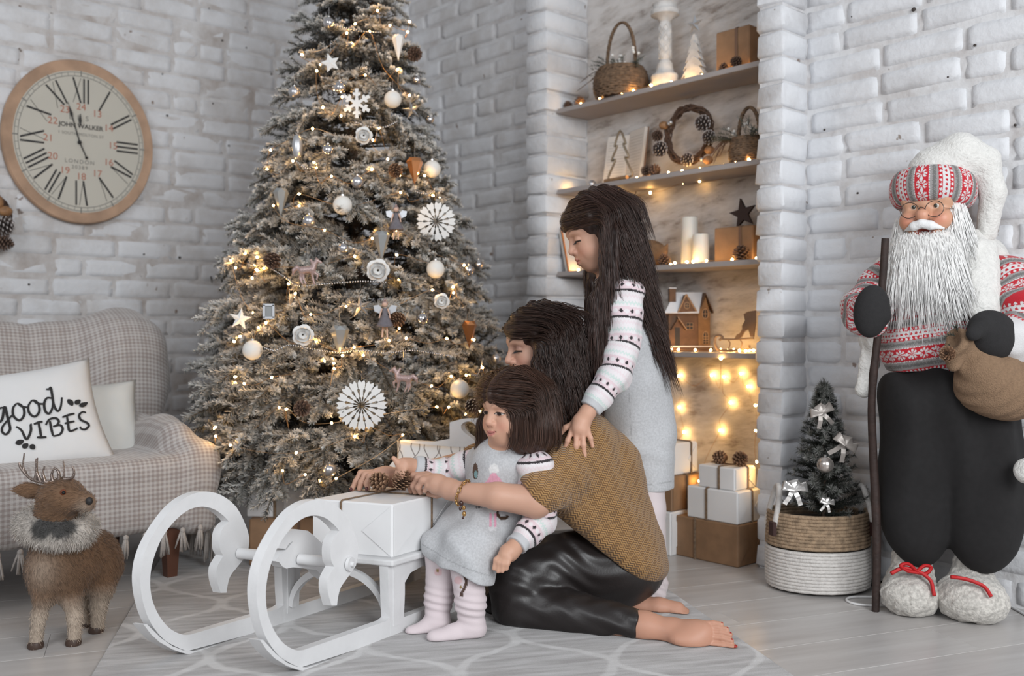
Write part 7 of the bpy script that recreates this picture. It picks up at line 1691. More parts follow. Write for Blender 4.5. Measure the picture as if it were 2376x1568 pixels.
def body_obj(S, h, m_, parent, colf, regions=(), name='body', relax=1):
    v, q = S.net(h)
    for c, r in regions: v, q = refine(v, q, S, lambda P, c=c, r=r: np.linalg.norm(P-c, axis=1) < r)
    me = make_mesh(name, v, q, colf(v)); shade(me); return obj(name, me, m_, parent)
class Head:
    def __init__(s, c, f, up=(0, 0, 1), H=0.225, child=0.0, roll=0.0):
        s.c = np.asarray(c, float); f = np.asarray(f, float)/np.linalg.norm(f); x = np.cross(f, np.asarray(up, float)); x /= np.linalg.norm(x); u = np.cross(x, f); s.R = np.array([x, f, u]); s.s = H/0.225; s.ch = child
    def p(s, x, y, z): return s.c+(np.array([x, y, z])*s.s)@s.R
    def loc(s, v): return (v-s.c)@s.R.T/s.s
    def build(s, S, neck):
        k = s.s; c = s.ch; E = lambda p, r, kk, op='u': S.ell(s.p(*p), np.asarray(r)*k, s.R, kk*k, op)
        E((0, -0.018, 0.035), (0.074, 0.094, 0.083), 0.02); E((0, 0.030, -0.030), (0.057, 0.057, 0.074-0.006*c), 0.03); E((0, 0.045, 0.043), (0.056, 0.046, 0.05), 0.04)
        E((0, 0.060-0.004*c, -0.088+0.008*c), (0.026, 0.024, 0.020), 0.03)
        for x in (-1, 1):
            S.cap(s.p(x*0.046, 0.0, -0.045), s.p(x*0.018, 0.056, -0.088+0.008*c), 0.020*k, 0.017*k, 0.03*k); E((x*0.036, 0.055, -0.036-0.004*c), [0.025+0.006*c]*3, 0.03)
            S.cap(s.p(x*0.010, 0.087, 0.024), s.p(x*0.045, 0.070, 0.024), 0.009*k, 0.008*k, 0.016*k); E((x*0.031, 0.100, 0.002), (0.017, 0.015, 0.012), 0.014, 's')
            E((x*0.031, 0.0765, 0.001), (0.0155, 0.0125, 0.0115), 0.004); E((x*0.076, -0.012, -0.008), (0.010, 0.020, 0.030), 0.01)
        S.cap(s.p(0, 0.085, 0.012), s.p(0, 0.107-0.006*c, -0.029+0.003*c), 0.0075*k, (0.0105+0.001*c)*k, 0.013*k)
        for x in (-1, 1): E((x*0.011, 0.097-0.004*c, -0.034+0.003*c), (0.0085, 0.010, 0.0075), 0.006)
        E((0, 0.080, -0.057), (0.027, 0.017, 0.020), 0.02)
        sm = s.smile
        for z, r, y in ((-0.0545, 0.0052-0.0012*c, 0.0975-0.003*c), (-0.0665, 0.0062-0.0014*c, 0.0955-0.003*c)): S.chain([s.p(-0.019, 0.0865, -0.060+sm), s.p(-0.007, y, z), s.p(0.007, y, z), s.p(0.019, 0.0865, -0.060+sm)], [0.003*k, r*k, r*k, 0.003*k], 0.006*k)
        S.chain([s.p(-0.022, 0.092, -0.0602+sm*1.2), s.p(0, 0.1065, -0.0605), s.p(0.022, 0.092, -0.0602+sm*1.2)], [0.0016*k]*3, 0.003*k, 's')
        for x in (-1, 1): E((x*0.0065, 0.103-0.006*c, -0.0425+0.003*c), [0.0034]*3, 0.002, 's')
        S.cap(s.p(0, -0.022, -0.055), neck, 0.047*k*(1-0.1*c), 0.05*k*(1-0.1*c), 0.03*k)
    def paint(s, v, col, lip=(0.50, 0.17, 0.15), brow=(0.07, 0.035, 0.025), eye='down', shadow=0.0, ba=0.85):
        q = s.loc(v); m = np.linalg.norm(q, axis=1) < 0.14; L = q[m]; c = col[m]; x, y, z = np.abs(L[:, 0]), L[:, 1], L[:, 2]; mixc = lambda w, t: c*(1-np.clip(w, 0, 1)[:, None])+np.asarray(t)*np.clip(w, 0, 1)[:, None]
        fr = y > 0.04
        c = mixc(0.38*np.exp(-(((x-0.040)/0.020)**2+((z+0.038)/0.018)**2))*fr, (0.60, 0.22, 0.17)); c = mixc(0.25*np.exp(-((x/0.014)**2+((z+0.033)/0.014)**2))*(y > 0.08), (0.60, 0.24, 0.18))
        lw = sstep(0.022, 0.017, x)*sstep(0.0115-0.26*x, 0.0085-0.26*x, np.abs(z+0.0605-s.smile*(x/0.019)**2))*(y > 0.075); c = mixc(lw*0.85, lip); c = mixc(sstep(0.0022, 0.0010, np.abs(z+0.0603-s.smile*1.2*(x/0.02)**2))*sstep(0.024, 0.02, x)*(y > 0.075)*0.75, (0.18, 0.05, 0.045))
        bz = 0.0255+0.010*np.sin(np.clip((x-0.012)/0.04, 0, 1)*2.4); c = mixc(sstep(0.0048, 0.0022, np.abs(z-bz))*sstep(0.009, 0.015, x)*sstep(0.056, 0.048, x)*(y > 0.05)*ba, brow)
        ex, ez = x-0.031, z-0.001
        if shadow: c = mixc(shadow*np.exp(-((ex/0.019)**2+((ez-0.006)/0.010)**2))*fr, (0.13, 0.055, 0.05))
        if eye == 'down':
            zl = -0.0045+0.22*ex*0.3; c = mixc(sstep(0.0042, 0.0018, np.abs(ez-zl+12*ex*ex))*sstep(0.0185, 0.015, np.abs(ex))*(y > 0.06)*0.97, (0.02, 0.012, 0.01))
        else:
            op = 0.0052; lid = op*np.sqrt(np.clip(1-(ex/0.0155)**2, 0, 1)); ins = sstep(0.0006, -0.0006, np.abs(ez+0.0012)-lid)*(np.abs(ex) < 0.0155)*(y > 0.06); c = mixc(ins, (0.50, 0.44, 0.41)); c = mixc(ins*sstep(0.0088, 0.0075, np.hypot(L[:, 0]-np.sign(L[:, 0])*0.031+s.gaze, ez+0.0008)), (0.016, 0.008, 0.006))
            c = mixc(sstep(0.0022, 0.0009, np.abs(ez+0.0012-lid))*(np.abs(ex) < 0.017)*(y > 0.06)*0.95, (0.02, 0.012, 0.01))
        col[m] = c; return col
    def sweep(s, P, f, amt=1.0):
        q = s.loc(P); w = (sstep(0.0, 0.05, q[:, 1])*sstep(-0.01, 0.03, q[:, 2])*amt)[:, None]; sd = np.where(q[:, 0] > s.part, 1.0, -1.0)[:, None]; return f*(1-w)+w*(sd*s.R[0]*1.0-s.R[1]*0.55-s.R[2]*0.12)
    part = 0.0
    gaze = 0.0; smile = 0.0
    def face_zone(s, ymin=0.03, ztop=0.035, xw=0.09, zlow=-0.115): return lambda P: (lambda q: (q[:, 1] > ymin) & (np.abs(q[:, 0]) < xw) & (q[:, 2] < ztop) & (q[:, 2] > zlow))(s.loc(P))
def hand(S, fingers, palm, rs, k=0.006, pk=0.012):
    """palm: list of (point, radius) blended solids; fingers: lists of joints with radii"""
    for (a, ra), (b, rb) in zip(palm[:-1], palm[1:]): S.cap(a, b, ra, rb, pk)
    for i, f in enumerate(fingers): n = len(f); S.chain(f, [rs[i]*(1.08-0.28*j/(n-1)) for j in range(n)], k)
def fair(u, v, P=0.073):
    """pink, mint and white knitted bands; v metres from the shoulder"""
    f = np.mod(v/P, 1); W_ = np.array([0.74, 0.70, 0.715]); PK = np.array([0.70, 0.53, 0.57]); MT = np.array([0.57, 0.66, 0.63]); BK = np.array([0.03, 0.025, 0.028]); c = np.tile(W_, (len(f), 1)); tri = np.abs(np.mod(u/0.0085, 1)-0.5)*2
    m = (f > 0.05) & (f < 0.32) & (np.abs(f-0.18-0.09*(tri-0.5)) < 0.045); c[m] = PK*0.4+W_*0.6
    m = (f > 0.32) & (f < 0.58) & (np.abs(f-0.45-0.10*(tri-0.5)) < 0.05); c[m] = MT
    m = (f > 0.60) & (f < 0.93); c[m] = PK*0.75+W_*0.25; sp = 0.026; w = np.mod(u, sp)-sp/2; w2 = np.mod(u+sp/2, sp)-sp/2; dz = (f-0.765)*P
    c[(f > 0.6) & (f < 0.93) & (np.hypot(w2, dz) < 0.0062)] = W_; c[(f > 0.6) & (f < 0.93) & (np.abs(w)*1.35+np.abs(dz) < 0.0068)] = BK
    m = (f > 0.935) | (f < 0.012); c[m] = BK; m = (f >= 0.012) & (f < 0.03) & (np.mod(u, 0.005) < 0.0025); c[m] = BK; return c
def along(v, A, Rr=0.04, up=(0, 1.0, 0.2)):
    best = np.full(len(v), 9.0); vv = np.zeros(len(v)); uu = np.zeros(len(v)); acc = 0; A = np.asarray(A, float)
    for i in range(len(A)-1):
        ba = A[i+1]-A[i]; l = np.linalg.norm(ba); t0 = (v-A[i])@ba/l**2; lo_ = -9 if i == 0 else 0; hi_ = 9 if i == len(A)-2 else 1; t = np.clip(t0, lo_, hi_); q = v-A[i]-t[:, None]*ba; d = np.linalg.norm(q, axis=1); e1 = np.cross(ba/l, up); e1 /= np.linalg.norm(e1); e2 = np.cross(ba/l, e1)
        m = d < best; best[m] = d[m]; vv[m] = (acc+t*l)[m]; uu[m] = (np.arctan2(q@e1, q@e2)*Rr)[m]; acc += l
    return uu, vv, acc
M_FAIR = mat('pastel_knit', (1, 1, 1), 0.92, vcol=True, bump=0.3, bscale=600, sheen=0.15)
M_JERSEY = mat('grey_marl_jersey', (1, 1, 1), 0.92, vcol=True, mott=0.16, mscale=190, bump=0.25, bscale=500, sheen=0.15)
M_TIGHT = mat('pale_pink_tights', (1, 1, 1), 0.85, vcol=True, bump=0.2, bscale=700, sheen=0.2)
GRJ = np.array([0.54, 0.548, 0.565]); TGT = np.array([0.68, 0.60, 0.61])
def proj(v): return CX+F*v[:, 0]/v[:, 1], YH-F*(v[:, 2]-CH)/v[:, 1]
HB = np.array([0.038, 0.020, 0.015])
# ---------------------------------------------------------------- woman sitting on the rug
mo = thing('person', 'woman in a mustard knit poncho and black leather trousers, sitting on the rug', 'person', W(1420, 1400, 2.7)*np.array([1, 1, 0])+Z3*RZ)
MH_ = Head(W(1252, 800, 2.70), (-0.92, -0.30, -0.17), (0.0, 0, 1), 0.206)
S = SDF(); MH_.build(S, W(1318, 945, 2.74)); p = W
S.ell(p(1435, 1300, 2.78), (0.13, 0.14, 0.11), k=0.03); S.cap(p(1435, 1290, 2.78), p(1380, 1090, 2.75), 0.105, 0.10, 0.05); S.cap(p(1380, 1090, 2.75), p(1335, 985, 2.73), 0.10, 0.06, 0.04); S.cap(p(1348, 1035, 2.64), p(1310, 1000, 2.86), 0.05, 0.05, 0.04)
S.chain([p(1348, 1040, 2.64), p(1243, 1163, 2.465), p(1155, 1151, 2.455), p(1066, 1141, 2.50)], [0.05, 0.041, 0.034, 0.0245], 0.03)                # near arm
S.chain([p(1310, 1000, 2.86), p(1110, 1070, 2.88), p(1000, 1095, 2.80), p(912, 1108, 2.71)], [0.05, 0.042, 0.035, 0.025], 0.03)       # far arm
S.chain([p(1430, 1310, 2.74), p(1205, 1345, 2.62), p(1200, 1400, 2.60), p(1350, 1432, 2.53), p(1490, 1452, 2.465)], [0.095, 0.068, 0.06, 0.05, 0.033], 0.03)
S.chain([p(1440, 1330, 2.86), p(1180, 1415, 2.74), p(1320, 1420, 2.76), p(1440, 1398, 2.735)], [0.09, 0.06, 0.05, 0.034], 0.03)
h6 = lambda x, y, Y: W(780+x/4.097, 940+y/4.097, Y)
hand(S, [[h6(865, 660, 2.585), h6(735, 668, 2.605), h6(693, 745, 2.61), h6(712, 815, 2.615)], [h6(885, 680, 2.565), h6(780, 690, 2.575), h6(735, 765, 2.585), h6(752, 822, 2.595)], [h6(905, 705, 2.548), h6(822, 712, 2.552), h6(782, 778, 2.56), h6(800, 825, 2.57)], [h6(940, 740, 2.535), h6(872, 762, 2.54), h6(842, 812, 2.55)], [h6(1060, 830, 2.545), h6(955, 850, 2.575), h6(880, 842, 2.59)]],
     [(p(1066, 1141, 2.50), 0.0245), (h6(1090, 800, 2.52), 0.026), (h6(960, 750, 2.548), 0.0255), (h6(885, 700, 2.568), 0.017)], [0.0092, 0.0094, 0.0090, 0.0078, 0.0098])
hand(S, [[h6(355, 640, 2.70), h6(235, 645, 2.70), h6(190, 725, 2.69), h6(152, 795, 2.685)], [h6(372, 655, 2.68), h6(280, 660, 2.68), h6(240, 735, 2.67), h6(222, 790, 2.668)], [h6(400, 665, 2.665), h6(322, 675, 2.66), h6(292, 742, 2.655), h6(302, 788, 2.652)], [h6(430, 680, 2.65), h6(372, 700, 2.645), h6(350, 760, 2.645)], [h6(480, 690, 2.655), h6(430, 740, 2.645), h6(400, 775, 2.64)]],
     [(p(912, 1108, 2.71), 0.025), (h6(470, 665, 2.70), 0.024), (h6(400, 650, 2.69), 0.017)], [0.009, 0.0092, 0.0088, 0.008, 0.0095])
# feet, bare, toes to the right
S.ell(p(1500, 1458, 2.465), (0.035, 0.036, 0.036), k=0.02); S.chain([p(1490, 1452, 2.465), p(1560, 1466, 2.44), p(1632, 1470, 2.41)], [0.033, 0.034, 0.028], 0.02); S.ell(p(1608, 1472, 2.412), (0.044, 0.036, 0.030), np.array(Matrix.Rotation(-0.35, 3, 'Y')).T, k=0.02); S.ell(p(1600, 1486, 2.40), (0.05, 0.03, 0.022), np.array(Matrix.Rotation(0.12, 3, 'Y')).T, k=0.02)
TOE = [((1652, 1495, 2.392), (1702, 1505, 2.372), 0.0125), ((1655, 1478, 2.392), (1696, 1487, 2.378), 0.0078), ((1650, 1466, 2.398), (1693, 1472, 2.385), 0.0074), ((1645, 1455, 2.405), (1686, 1460, 2.392), 0.0070), ((1636, 1446, 2.412), (1673, 1448, 2.402), 0.0068)]
for a, b, r_ in TOE: m_ = (np.array(a)+np.array(b))/2; S.chain([p(*a), p(m_[0], m_[1]-2.5, m_[2]), p(*b)], [r_*1.0, r_*0.88, r_*1.0], 0.002)
S.ell(p(1448, 1402, 2.735), (0.034, 0.032, 0.026), k=0.02); S.chain([p(1450, 1404, 2.73), p(1530, 1410, 2.69), p(1572, 1414, 2.675)], [0.028, 0.027, 0.022], 0.02)
for i in range(4): S.cap(p(1562, 1409+3*i, 2.685-0.008*i), p(1594-5*i*0, 1416+4*i, 2.672-0.008*i), 0.0085, 0.0075, 0.005)
S.plane([0, 0, RZ+0.001], [0, 0, -1.0], 0.003)
def mcol(v):
    c = np.tile(SK0, (len(v), 1))*(1+0.05*wob(v.astype(np.float32), 30, 2)[:, None]); x, y = proj(v); ft = (x > 1430) & (y > 1380); c[ft] = c[ft]*np.array([0.93, 0.84, 0.80])
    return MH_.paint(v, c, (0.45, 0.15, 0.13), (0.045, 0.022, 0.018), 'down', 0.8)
body_obj(S, 0.0052, M_SKIN, mo, mcol, [(MH_.p(0, 0.06, -0.01), 0.11), (MH_.p(0, 0.07, -0.01), 0.085), (h6(900, 740, 2.56), 0.09), (h6(320, 690, 2.68), 0.08), (p(1640, 1475, 2.40), 0.085)])
BODY_M = S
M_NAIL = mat('red_nail_polish', (0.33, 0.025, 0.02), 0.25); M_NAILD = mat('dark_nail_polish', (0.10, 0.03, 0.03), 0.25)
for a, b, r_ in TOE:
    A_, B_ = p(*a), p(*b); d = (B_-A_)/np.linalg.norm(B_-A_); up = np.array([0.15, -0.5, 0.85]); g = MB(); g.ball(B_-d*0.001+up*r_*0.80, (r_*0.62, r_*0.48, r_*0.22), 10, R=frame(x=d, y=np.cross(up, d))); obj('toenail', g, M_NAIL, mo, smooth=60)
for q in ((150, 797, 2.683), (300, 792, 2.650)): g = MB(); g.ball(h6(*q)+np.array([-0.002, -0.005, 0]), (0.005, 0.0035, 0.006), 8); obj('fingernail', g, M_NAILD, mo, smooth=60)
for sx in (-1, 1):                                   # lashes under the lowered lids
    g = MB()
    for t in np.linspace(-1, 1, 11): a = MH_.p(sx*0.031+0.014*t, 0.0895-0.004*t*t, -0.004); b = MH_.p(sx*0.031+0.017*t, 0.0985-0.004*t*t, -0.0085); g.tube([a, b], [0.0007, 0.0002], 3)
    obj('eyelashes', g, M_BLK, mo, kind='stuff')
# leather trousers
M_LEATHER = mat('black_leather', (0.016, 0.0125, 0.012), 0.42, spec=0.55, bump=0.10, bscale=160)
S = SDF(); S.ell(p(1432, 1310, 2.78), (0.135, 0.15, 0.115), k=0.03)
S.chain([p(1425, 1312, 2.73), p(1290, 1318, 2.655), p(1208, 1345, 2.605)], [0.112, 0.094, 0.080], 0.03); S.chain([p(1202, 1360, 2.60), p(1205, 1402, 2.595), p(1340, 1428, 2.535), p(1484, 1451, 2.465)], [0.080, 0.073, 0.060, 0.040], 0.012)
S.chain([p(1440, 1345, 2.86), p(1180, 1412, 2.74), p(1330, 1425, 2.76)], [0.10, 0.066, 0.056], 0.03); S.chain([p(1250, 1420, 2.70), p(1160, 1420, 2.70)], [0.06, 0.052], 0.03)
S.plane(p(1480, 1450, 2.465), [0.97, -0.25, -0.08], 0.003, c=p(1487, 1452, 2.465), rad=0.045); S.plane([0, 0, RZ+0.0005], [0, 0, -1.0], 0.004)
kc = p(1215, 1352, 2.53); kd = np.array([0.93, 0.05, 0.36])
def lw(P):
    q = P-kc.astype(np.float32); r = np.exp(-(np.sum(q*q, 1)/0.012)); a = q@np.array([-0.36, 0.1, 0.93], np.float32); t = q@kd.astype(np.float32)
    f = 0.0025*r*np.sin(a*115+t*30+2*np.sin(t*40)); th = P-p(1330, 1285, 2.60).astype(np.float32); f += 0.003*np.exp(-np.sum(th*th, 1)/0.02)*np.sin((th@np.array([0.35, 0, 0.94], np.float32))*150+3*np.sin(th[:, 0]*25)); an = P-p(1440, 1445, 2.45).astype(np.float32)
    return f+0.003*np.exp(-np.sum(an*an, 1)/0.006)*np.sin(an[:, 0]*60+an[:, 2]*130)+0.002*wob(P, 35, 3)
S.disp(lw); S.obj('leather_trousers', 0.0045, M_LEATHER, mo)
# mustard poncho
def knit_mat():
    m, nt, b = new_mat('mustard_herringbone_knit'); L = nt.links; b.inputs['Roughness'].default_value = 0.95; b.inputs['Sheen Weight'].default_value = 0.2
    g = N(nt, 'ShaderNodeNewGeometry')
    def dotv(v): d = N(nt, 'ShaderNodeVectorMath', operation='DOT_PRODUCT'); L.new(g.outputs['Position'], d.inputs[0]); d.inputs[1].default_value = v; return d.outputs['Value']
    def mth(op, a, b2=None):
        q = N(nt, 'ShaderNodeMath', operation=op)
        for i, x in enumerate((a, b2)):
            if x is None: continue
            if isinstance(x, (int, float)): q.inputs[i].default_value = x
            else: L.new(x, q.inputs[i])
        return q.outputs[0]
    u = dotv((0.80, 0.25, -0.55)); v = dotv((0.5, 0.30, 0.80))
    zz = mth('MULTIPLY', mth('ABSOLUTE', mth('SUBTRACT', mth('FRACT', mth('DIVIDE', u, 0.017)), 0.5)), 0.0115)
    s = mth('MULTIPLY', mth('ADD', mth('SINE', mth('MULTIPLY', mth('ADD', v, zz), 2*math.pi/0.0065)), 1.0), 0.5)
    r = N(nt, 'ShaderNodeValToRGB'); e = r.color_ramp.elements; e[0].position = 0.15; e[0].color = (0.17, 0.082, 0.026, 1); e[1].position = 0.8; e[1].color = (0.42, 0.235, 0.088, 1); L.new(s, r.inputs[0]); L.new(r.outputs[0], b.inputs['Base Color'])
    bp = N(nt, 'ShaderNodeBump'); bp.inputs['Strength'].default_value = 0.8; bp.inputs['Distance'].default_value = 0.003; L.new(s, bp.inputs['Height']); L.new(bp.outputs[0], b.inputs['Normal']); return m
S = SDF(); S.cap(p(1440, 1290, 2.79), p(1385, 1090, 2.745), 0.135, 0.118, 0.05); S.cap(p(1385, 1090, 2.745), p(1330, 978, 2.73), 0.118, 0.070, 0.05); S.cap(p(1352, 1030, 2.66), p(1305, 1000, 2.88), 0.074, 0.068, 0.05)
S.chain([p(1352, 1035, 2.645), p(1300, 1100, 2.56), p(1245, 1150, 2.475)], [0.080, 0.072, 0.060], 0.04); S.cap(p(1295, 1125, 2.58), p(1462, 1300, 2.715), 0.062, 0.075, 0.04); S.cap(p(1360, 1100, 2.64), p(1450, 1290, 2.70), 0.08, 0.085, 0.04)
S.chain([p(1300, 1000, 2.88), p(1180, 1035, 2.90), p(1112, 1058, 2.885)], [0.07, 0.058, 0.050], 0.03); S.cap(p(1240, 1150, 2.56), p(1262, 1250, 2.62), 0.05, 0.045, 0.03)
hd_ = np.array([216.0, 0, -163.0]); hn_ = np.array([-163.0, 0, -216.0]); S.plane(p(1262, 1190, 2.5), hn_+np.array([0, -10, 0]), 0.004, c=p(1380, 1330, 2.6), rad=0.33)
S.plane(p(1234, 1152, 2.47), [-0.79, 0.0, -0.61], 0.004, c=p(1190, 1165, 2.46), rad=0.085)
def kf(P):
    q = P-p(1360, 1150, 2.6).astype(np.float32); a = q@(np.array([163, 0, 216.])/270).astype(np.float32); t = q@(np.array([216, 0, -163.])/270).astype(np.float32)
    f = 0.009*np.sin(a*52+1.2*np.sin(t*9)+0.8)*sstep(0.10, -0.12, a)*np.exp(-((a+0.06)/0.12)**2); sh = P-p(1300, 1040, 2.60).astype(np.float32); return f+0.006*np.exp(-np.sum(sh*sh, 1)/0.010)*np.sin(sh[:, 0]*70+sh[:, 2]*70)+0.002*wob(P, 30, 6)
S.disp(kf); S.obj('poncho', 0.0045, knit_mat(), mo); PONCHO = S
# bracelet
br = thing('bracelet', 'gold chain bracelet with hanging charms on the woman\'s left wrist', 'bracelet', h6(1210, 860, 2.47)); M_GOLD = mat('antique_gold', (0.55, 0.33, 0.13), 0.25, 0.95)
c_ = p(1076, 1143, 2.495); ax = p(1160, 1152, 2.455)-p(1066, 1141, 2.50); ax /= np.linalg.norm(ax); e1 = np.cross(ax, Z3); e1 /= np.linalg.norm(e1); e2 = np.cross(e1, ax); e2 = e2+ax*0.0
for i in range(18):
    a = 2*math.pi*i/18; q = c_+0.0315*(math.cos(a)*e1+math.sin(a)*e2)+ax*(0.010*math.sin(a)-0.002); tn = -math.sin(a)*e1+math.cos(a)*e2; nn = math.cos(a)*e1+math.sin(a)*e2; o2 = ax if i % 2 else nn
    g = MB(); g.tube([q+0.0068*math.cos(b)*tn+0.0038*math.sin(b)*o2 for b in np.linspace(0, 6.283, 12, endpoint=False)], 0.0014, 5, closed=True); obj('link', g, M_GOLD, br, smooth=60)
for i, (x, y, r_) in enumerate(((1070, 1168, 0.006), (1076, 1178, 0.005), (1068, 1180, 0.004), (1077, 1192, 0.0055), (1074, 1201, 0.003))):
    g = MB(); g.ball(p(x, y, 2.458), (r_, r_*0.8, r_*1.3), 10); obj('charm', g, M_GOLD if i % 2 else mat('dark_bead', (0.05, 0.02, 0.015), 0.2), br, smooth=60)
# hair: wavy, dark, over the near shoulder
S = SDF(); S.ell(MH_.p(0, -0.024, 0.040), np.array([0.080, 0.096, 0.082]), MH_.R, k=0.02); S.ell(MH_.p(0, 0.005, 0.055), np.array([0.080, 0.094, 0.058])*0.93, MH_.R, k=0.03); S.ell(p(1292, 800, 2.71), (0.070, 0.090, 0.085), k=0.03); S.chain([p(1300, 800, 2.66), p(1305, 880, 2.635), p(1310, 935, 2.615)], [0.068, 0.055, 0.030], 0.03); S.chain([p(1320, 820, 2.74), p(1335, 900, 2.73), p(1330, 945, 2.70)], [0.075, 0.06, 0.035], 0.03); S.chain([p(1268, 800, 2.61), p(1268, 870, 2.60), p(1285, 930, 2.60)], [0.036, 0.036, 0.018], 0.03)
S.chain([p(1300, 800, 2.78), p(1300, 930, 2.83)], [0.07, 0.04], 0.03)
S.ell(MH_.p(0.0, 0.094, -0.056), np.array([0.10, 0.060, 0.089])*0.93, MH_.R, k=0.010, op='s'); S.disp(lambda P: 0.003*np.sin(P[:, 0]*150+P[:, 2]*30+3*np.sin(P[:, 2]*45)))
mh = S.obj('hair', 0.005, M_HAIR, mo, colf=lambda v: np.tile(HB*0.8, (len(v), 1)))
def flow_m(P, t): q = MH_.loc(P); f = np.tile([0.12, 0.0, -1.0], (len(P), 1)); w = sstep(0.02, 0.09, q[:, 2])[:, None]; side = np.sign(q[:, 0]+0.02)[:, None]; return MH_.sweep(P, f*(1-0.75*w)+w*0.75*(side*MH_.R[0]*0.9-MH_.R[1]*0.55))
P_, n_ = surf_points(S, 0.008, 4800, 21); hair_obj('hair_strands', long_strands(P_, n_, 0.12, 0.00092, 11, flow_m, 5, HB, 0.03, (0.22, 0.8), 0.002, S, 0.45, MH_.face_zone(0.040, 0.025)), M_HAIR, mh)
# ---------------------------------------------------------------- little girl sitting in the woman's lap
to_ = thing('person', 'little girl with a brown bob and grey dress sitting on the woman\'s lap', 'person', W(1120, 1350, 2.55)*np.array([1, 1, 0]))
TH = Head(W(1190, 950, 2.53), (-0.74, -0.66, -0.08), (0, 0, 1), 0.187, 1.0); TH.gaze = 0.003; TH.smile = 0.0045
S = SDF(); TH.build(S, W(1172, 1052, 2.56)); p = W
S.cap(p(1165, 1075, 2.57), p(1145, 1215, 2.61), 0.066, 0.082, 0.04); S.cap(p(1105, 1072, 2.63), p(1232, 1076, 2.52), 0.034, 0.036, 0.03); S.cap(p(1170, 1040, 2.555), p(1165, 1075, 2.57), 0.035, 0.05, 0.03)
FA = [p(1104, 1072, 2.63), p(1035, 1095, 2.66), p(950, 1081, 2.62)]; NA = [p(1242, 1082, 2.505), p(1254, 1205, 2.505), p(1186, 1278, 2.435)]
S.chain(FA, [0.032, 0.027, 0.020], 0.02); S.chain(NA, [0.034, 0.029, 0.021], 0.02)
NL = [p(1150, 1235, 2.59), p(1082, 1290, 2.475), p(1092, 1400, 2.465), p(1096, 1450, 2.462)]; FL = [p(1120, 1235, 2.64), p(1028, 1288, 2.545), p(1018, 1390, 2.53), p(1012, 1440, 2.515)]
S.chain(NL, [0.062, 0.043, 0.036, 0.026], 0.03); S.chain(FL, [0.060, 0.042, 0.034, 0.025], 0.03)
c3 = lambda x, y, Y: W(900+x/2.829, 1180+y/2.829, Y)
hand(S, [[h6(628, 590, 2.605), h6(585, 640, 2.60), h6(565, 685, 2.60)], [h6(640, 600, 2.598), h6(605, 655, 2.592), h6(592, 702, 2.592)], [h6(655, 610, 2.59), h6(630, 655, 2.585), h6(622, 695, 2.585)], [h6(610, 562, 2.602), h6(580, 540, 2.598), h6(547, 503, 2.595)]], [(p(950, 1081, 2.62), 0.020), (h6(640, 575, 2.605), 0.019), (h6(622, 590, 2.60), 0.013)], [0.0068, 0.007, 0.0066, 0.0078])
hand(S, [[c3(752, 295, 2.425), c3(712, 335, 2.415), c3(697, 392, 2.412)], [c3(765, 310, 2.418), c3(733, 352, 2.41), c3(724, 410, 2.408)], [c3(782, 322, 2.412), c3(758, 360, 2.406), c3(752, 408, 2.405)], [c3(800, 330, 2.41), c3(784, 362, 2.405), c3(780, 395, 2.405)], [c3(770, 300, 2.44), c3(735, 345, 2.44), c3(725, 375, 2.44)]], [(p(1186, 1278, 2.435), 0.020), (c3(785, 295, 2.428), 0.020), (c3(770, 310, 2.42), 0.015)], [0.0068, 0.007, 0.0068, 0.006, 0.0075])
def tcol(v): c = np.tile(SK0*np.array([1.06, 1.05, 1.02]), (len(v), 1))*(1+0.04*wob(v.astype(np.float32), 30, 2)[:, None]); return TH.paint(v, c, (0.55, 0.20, 0.18), (0.16, 0.085, 0.06), 'open', 0.0, 0.5)
body_obj(S, 0.0046, M_SKIN, to_, tcol, [(TH.p(0, 0.06, -0.01), 0.095), (TH.p(0, 0.07, -0.01), 0.075), (c3(750, 340, 2.42), 0.06), (h6(600, 600, 2.6), 0.055)])
# dress
S = SDF(); S.cap(p(1168, 1078, 2.57), p(1140, 1210, 2.605), 0.080, 0.098, 0.04); S.cap(p(1112, 1070, 2.62), p(1226, 1073, 2.53), 0.040, 0.044, 0.04); S.cap(p(1172, 1048, 2.56), p(1168, 1080, 2.57), 0.045, 0.06, 0.03)
S.chain([p(1135, 1225, 2.60), p(1085, 1285, 2.48), p(1086, 1345, 2.47)], [0.098, 0.070, 0.068], 0.04); S.chain([p(1105, 1225, 2.63), p(1030, 1275, 2.55), p(1016, 1325, 2.535)], [0.09, 0.056, 0.044], 0.04); S.cap(p(1050, 1265, 2.56), p(1090, 1290, 2.50), 0.06, 0.07, 0.04)
S.plane(p(1075, 1333, 2.45), np.array([-0.16, -0.1, -1.0])*1.0+np.array([-0.22, 0, 0]), 0.004)
S.disp(lambda P: 0.004*np.sin(P[:, 0]*60+P[:, 2]*28+1.5*np.sin(P[:, 2]*25))*sstep(0.40, 0.25, P[:, 2])+0.0025*wob(P, 26, 5))
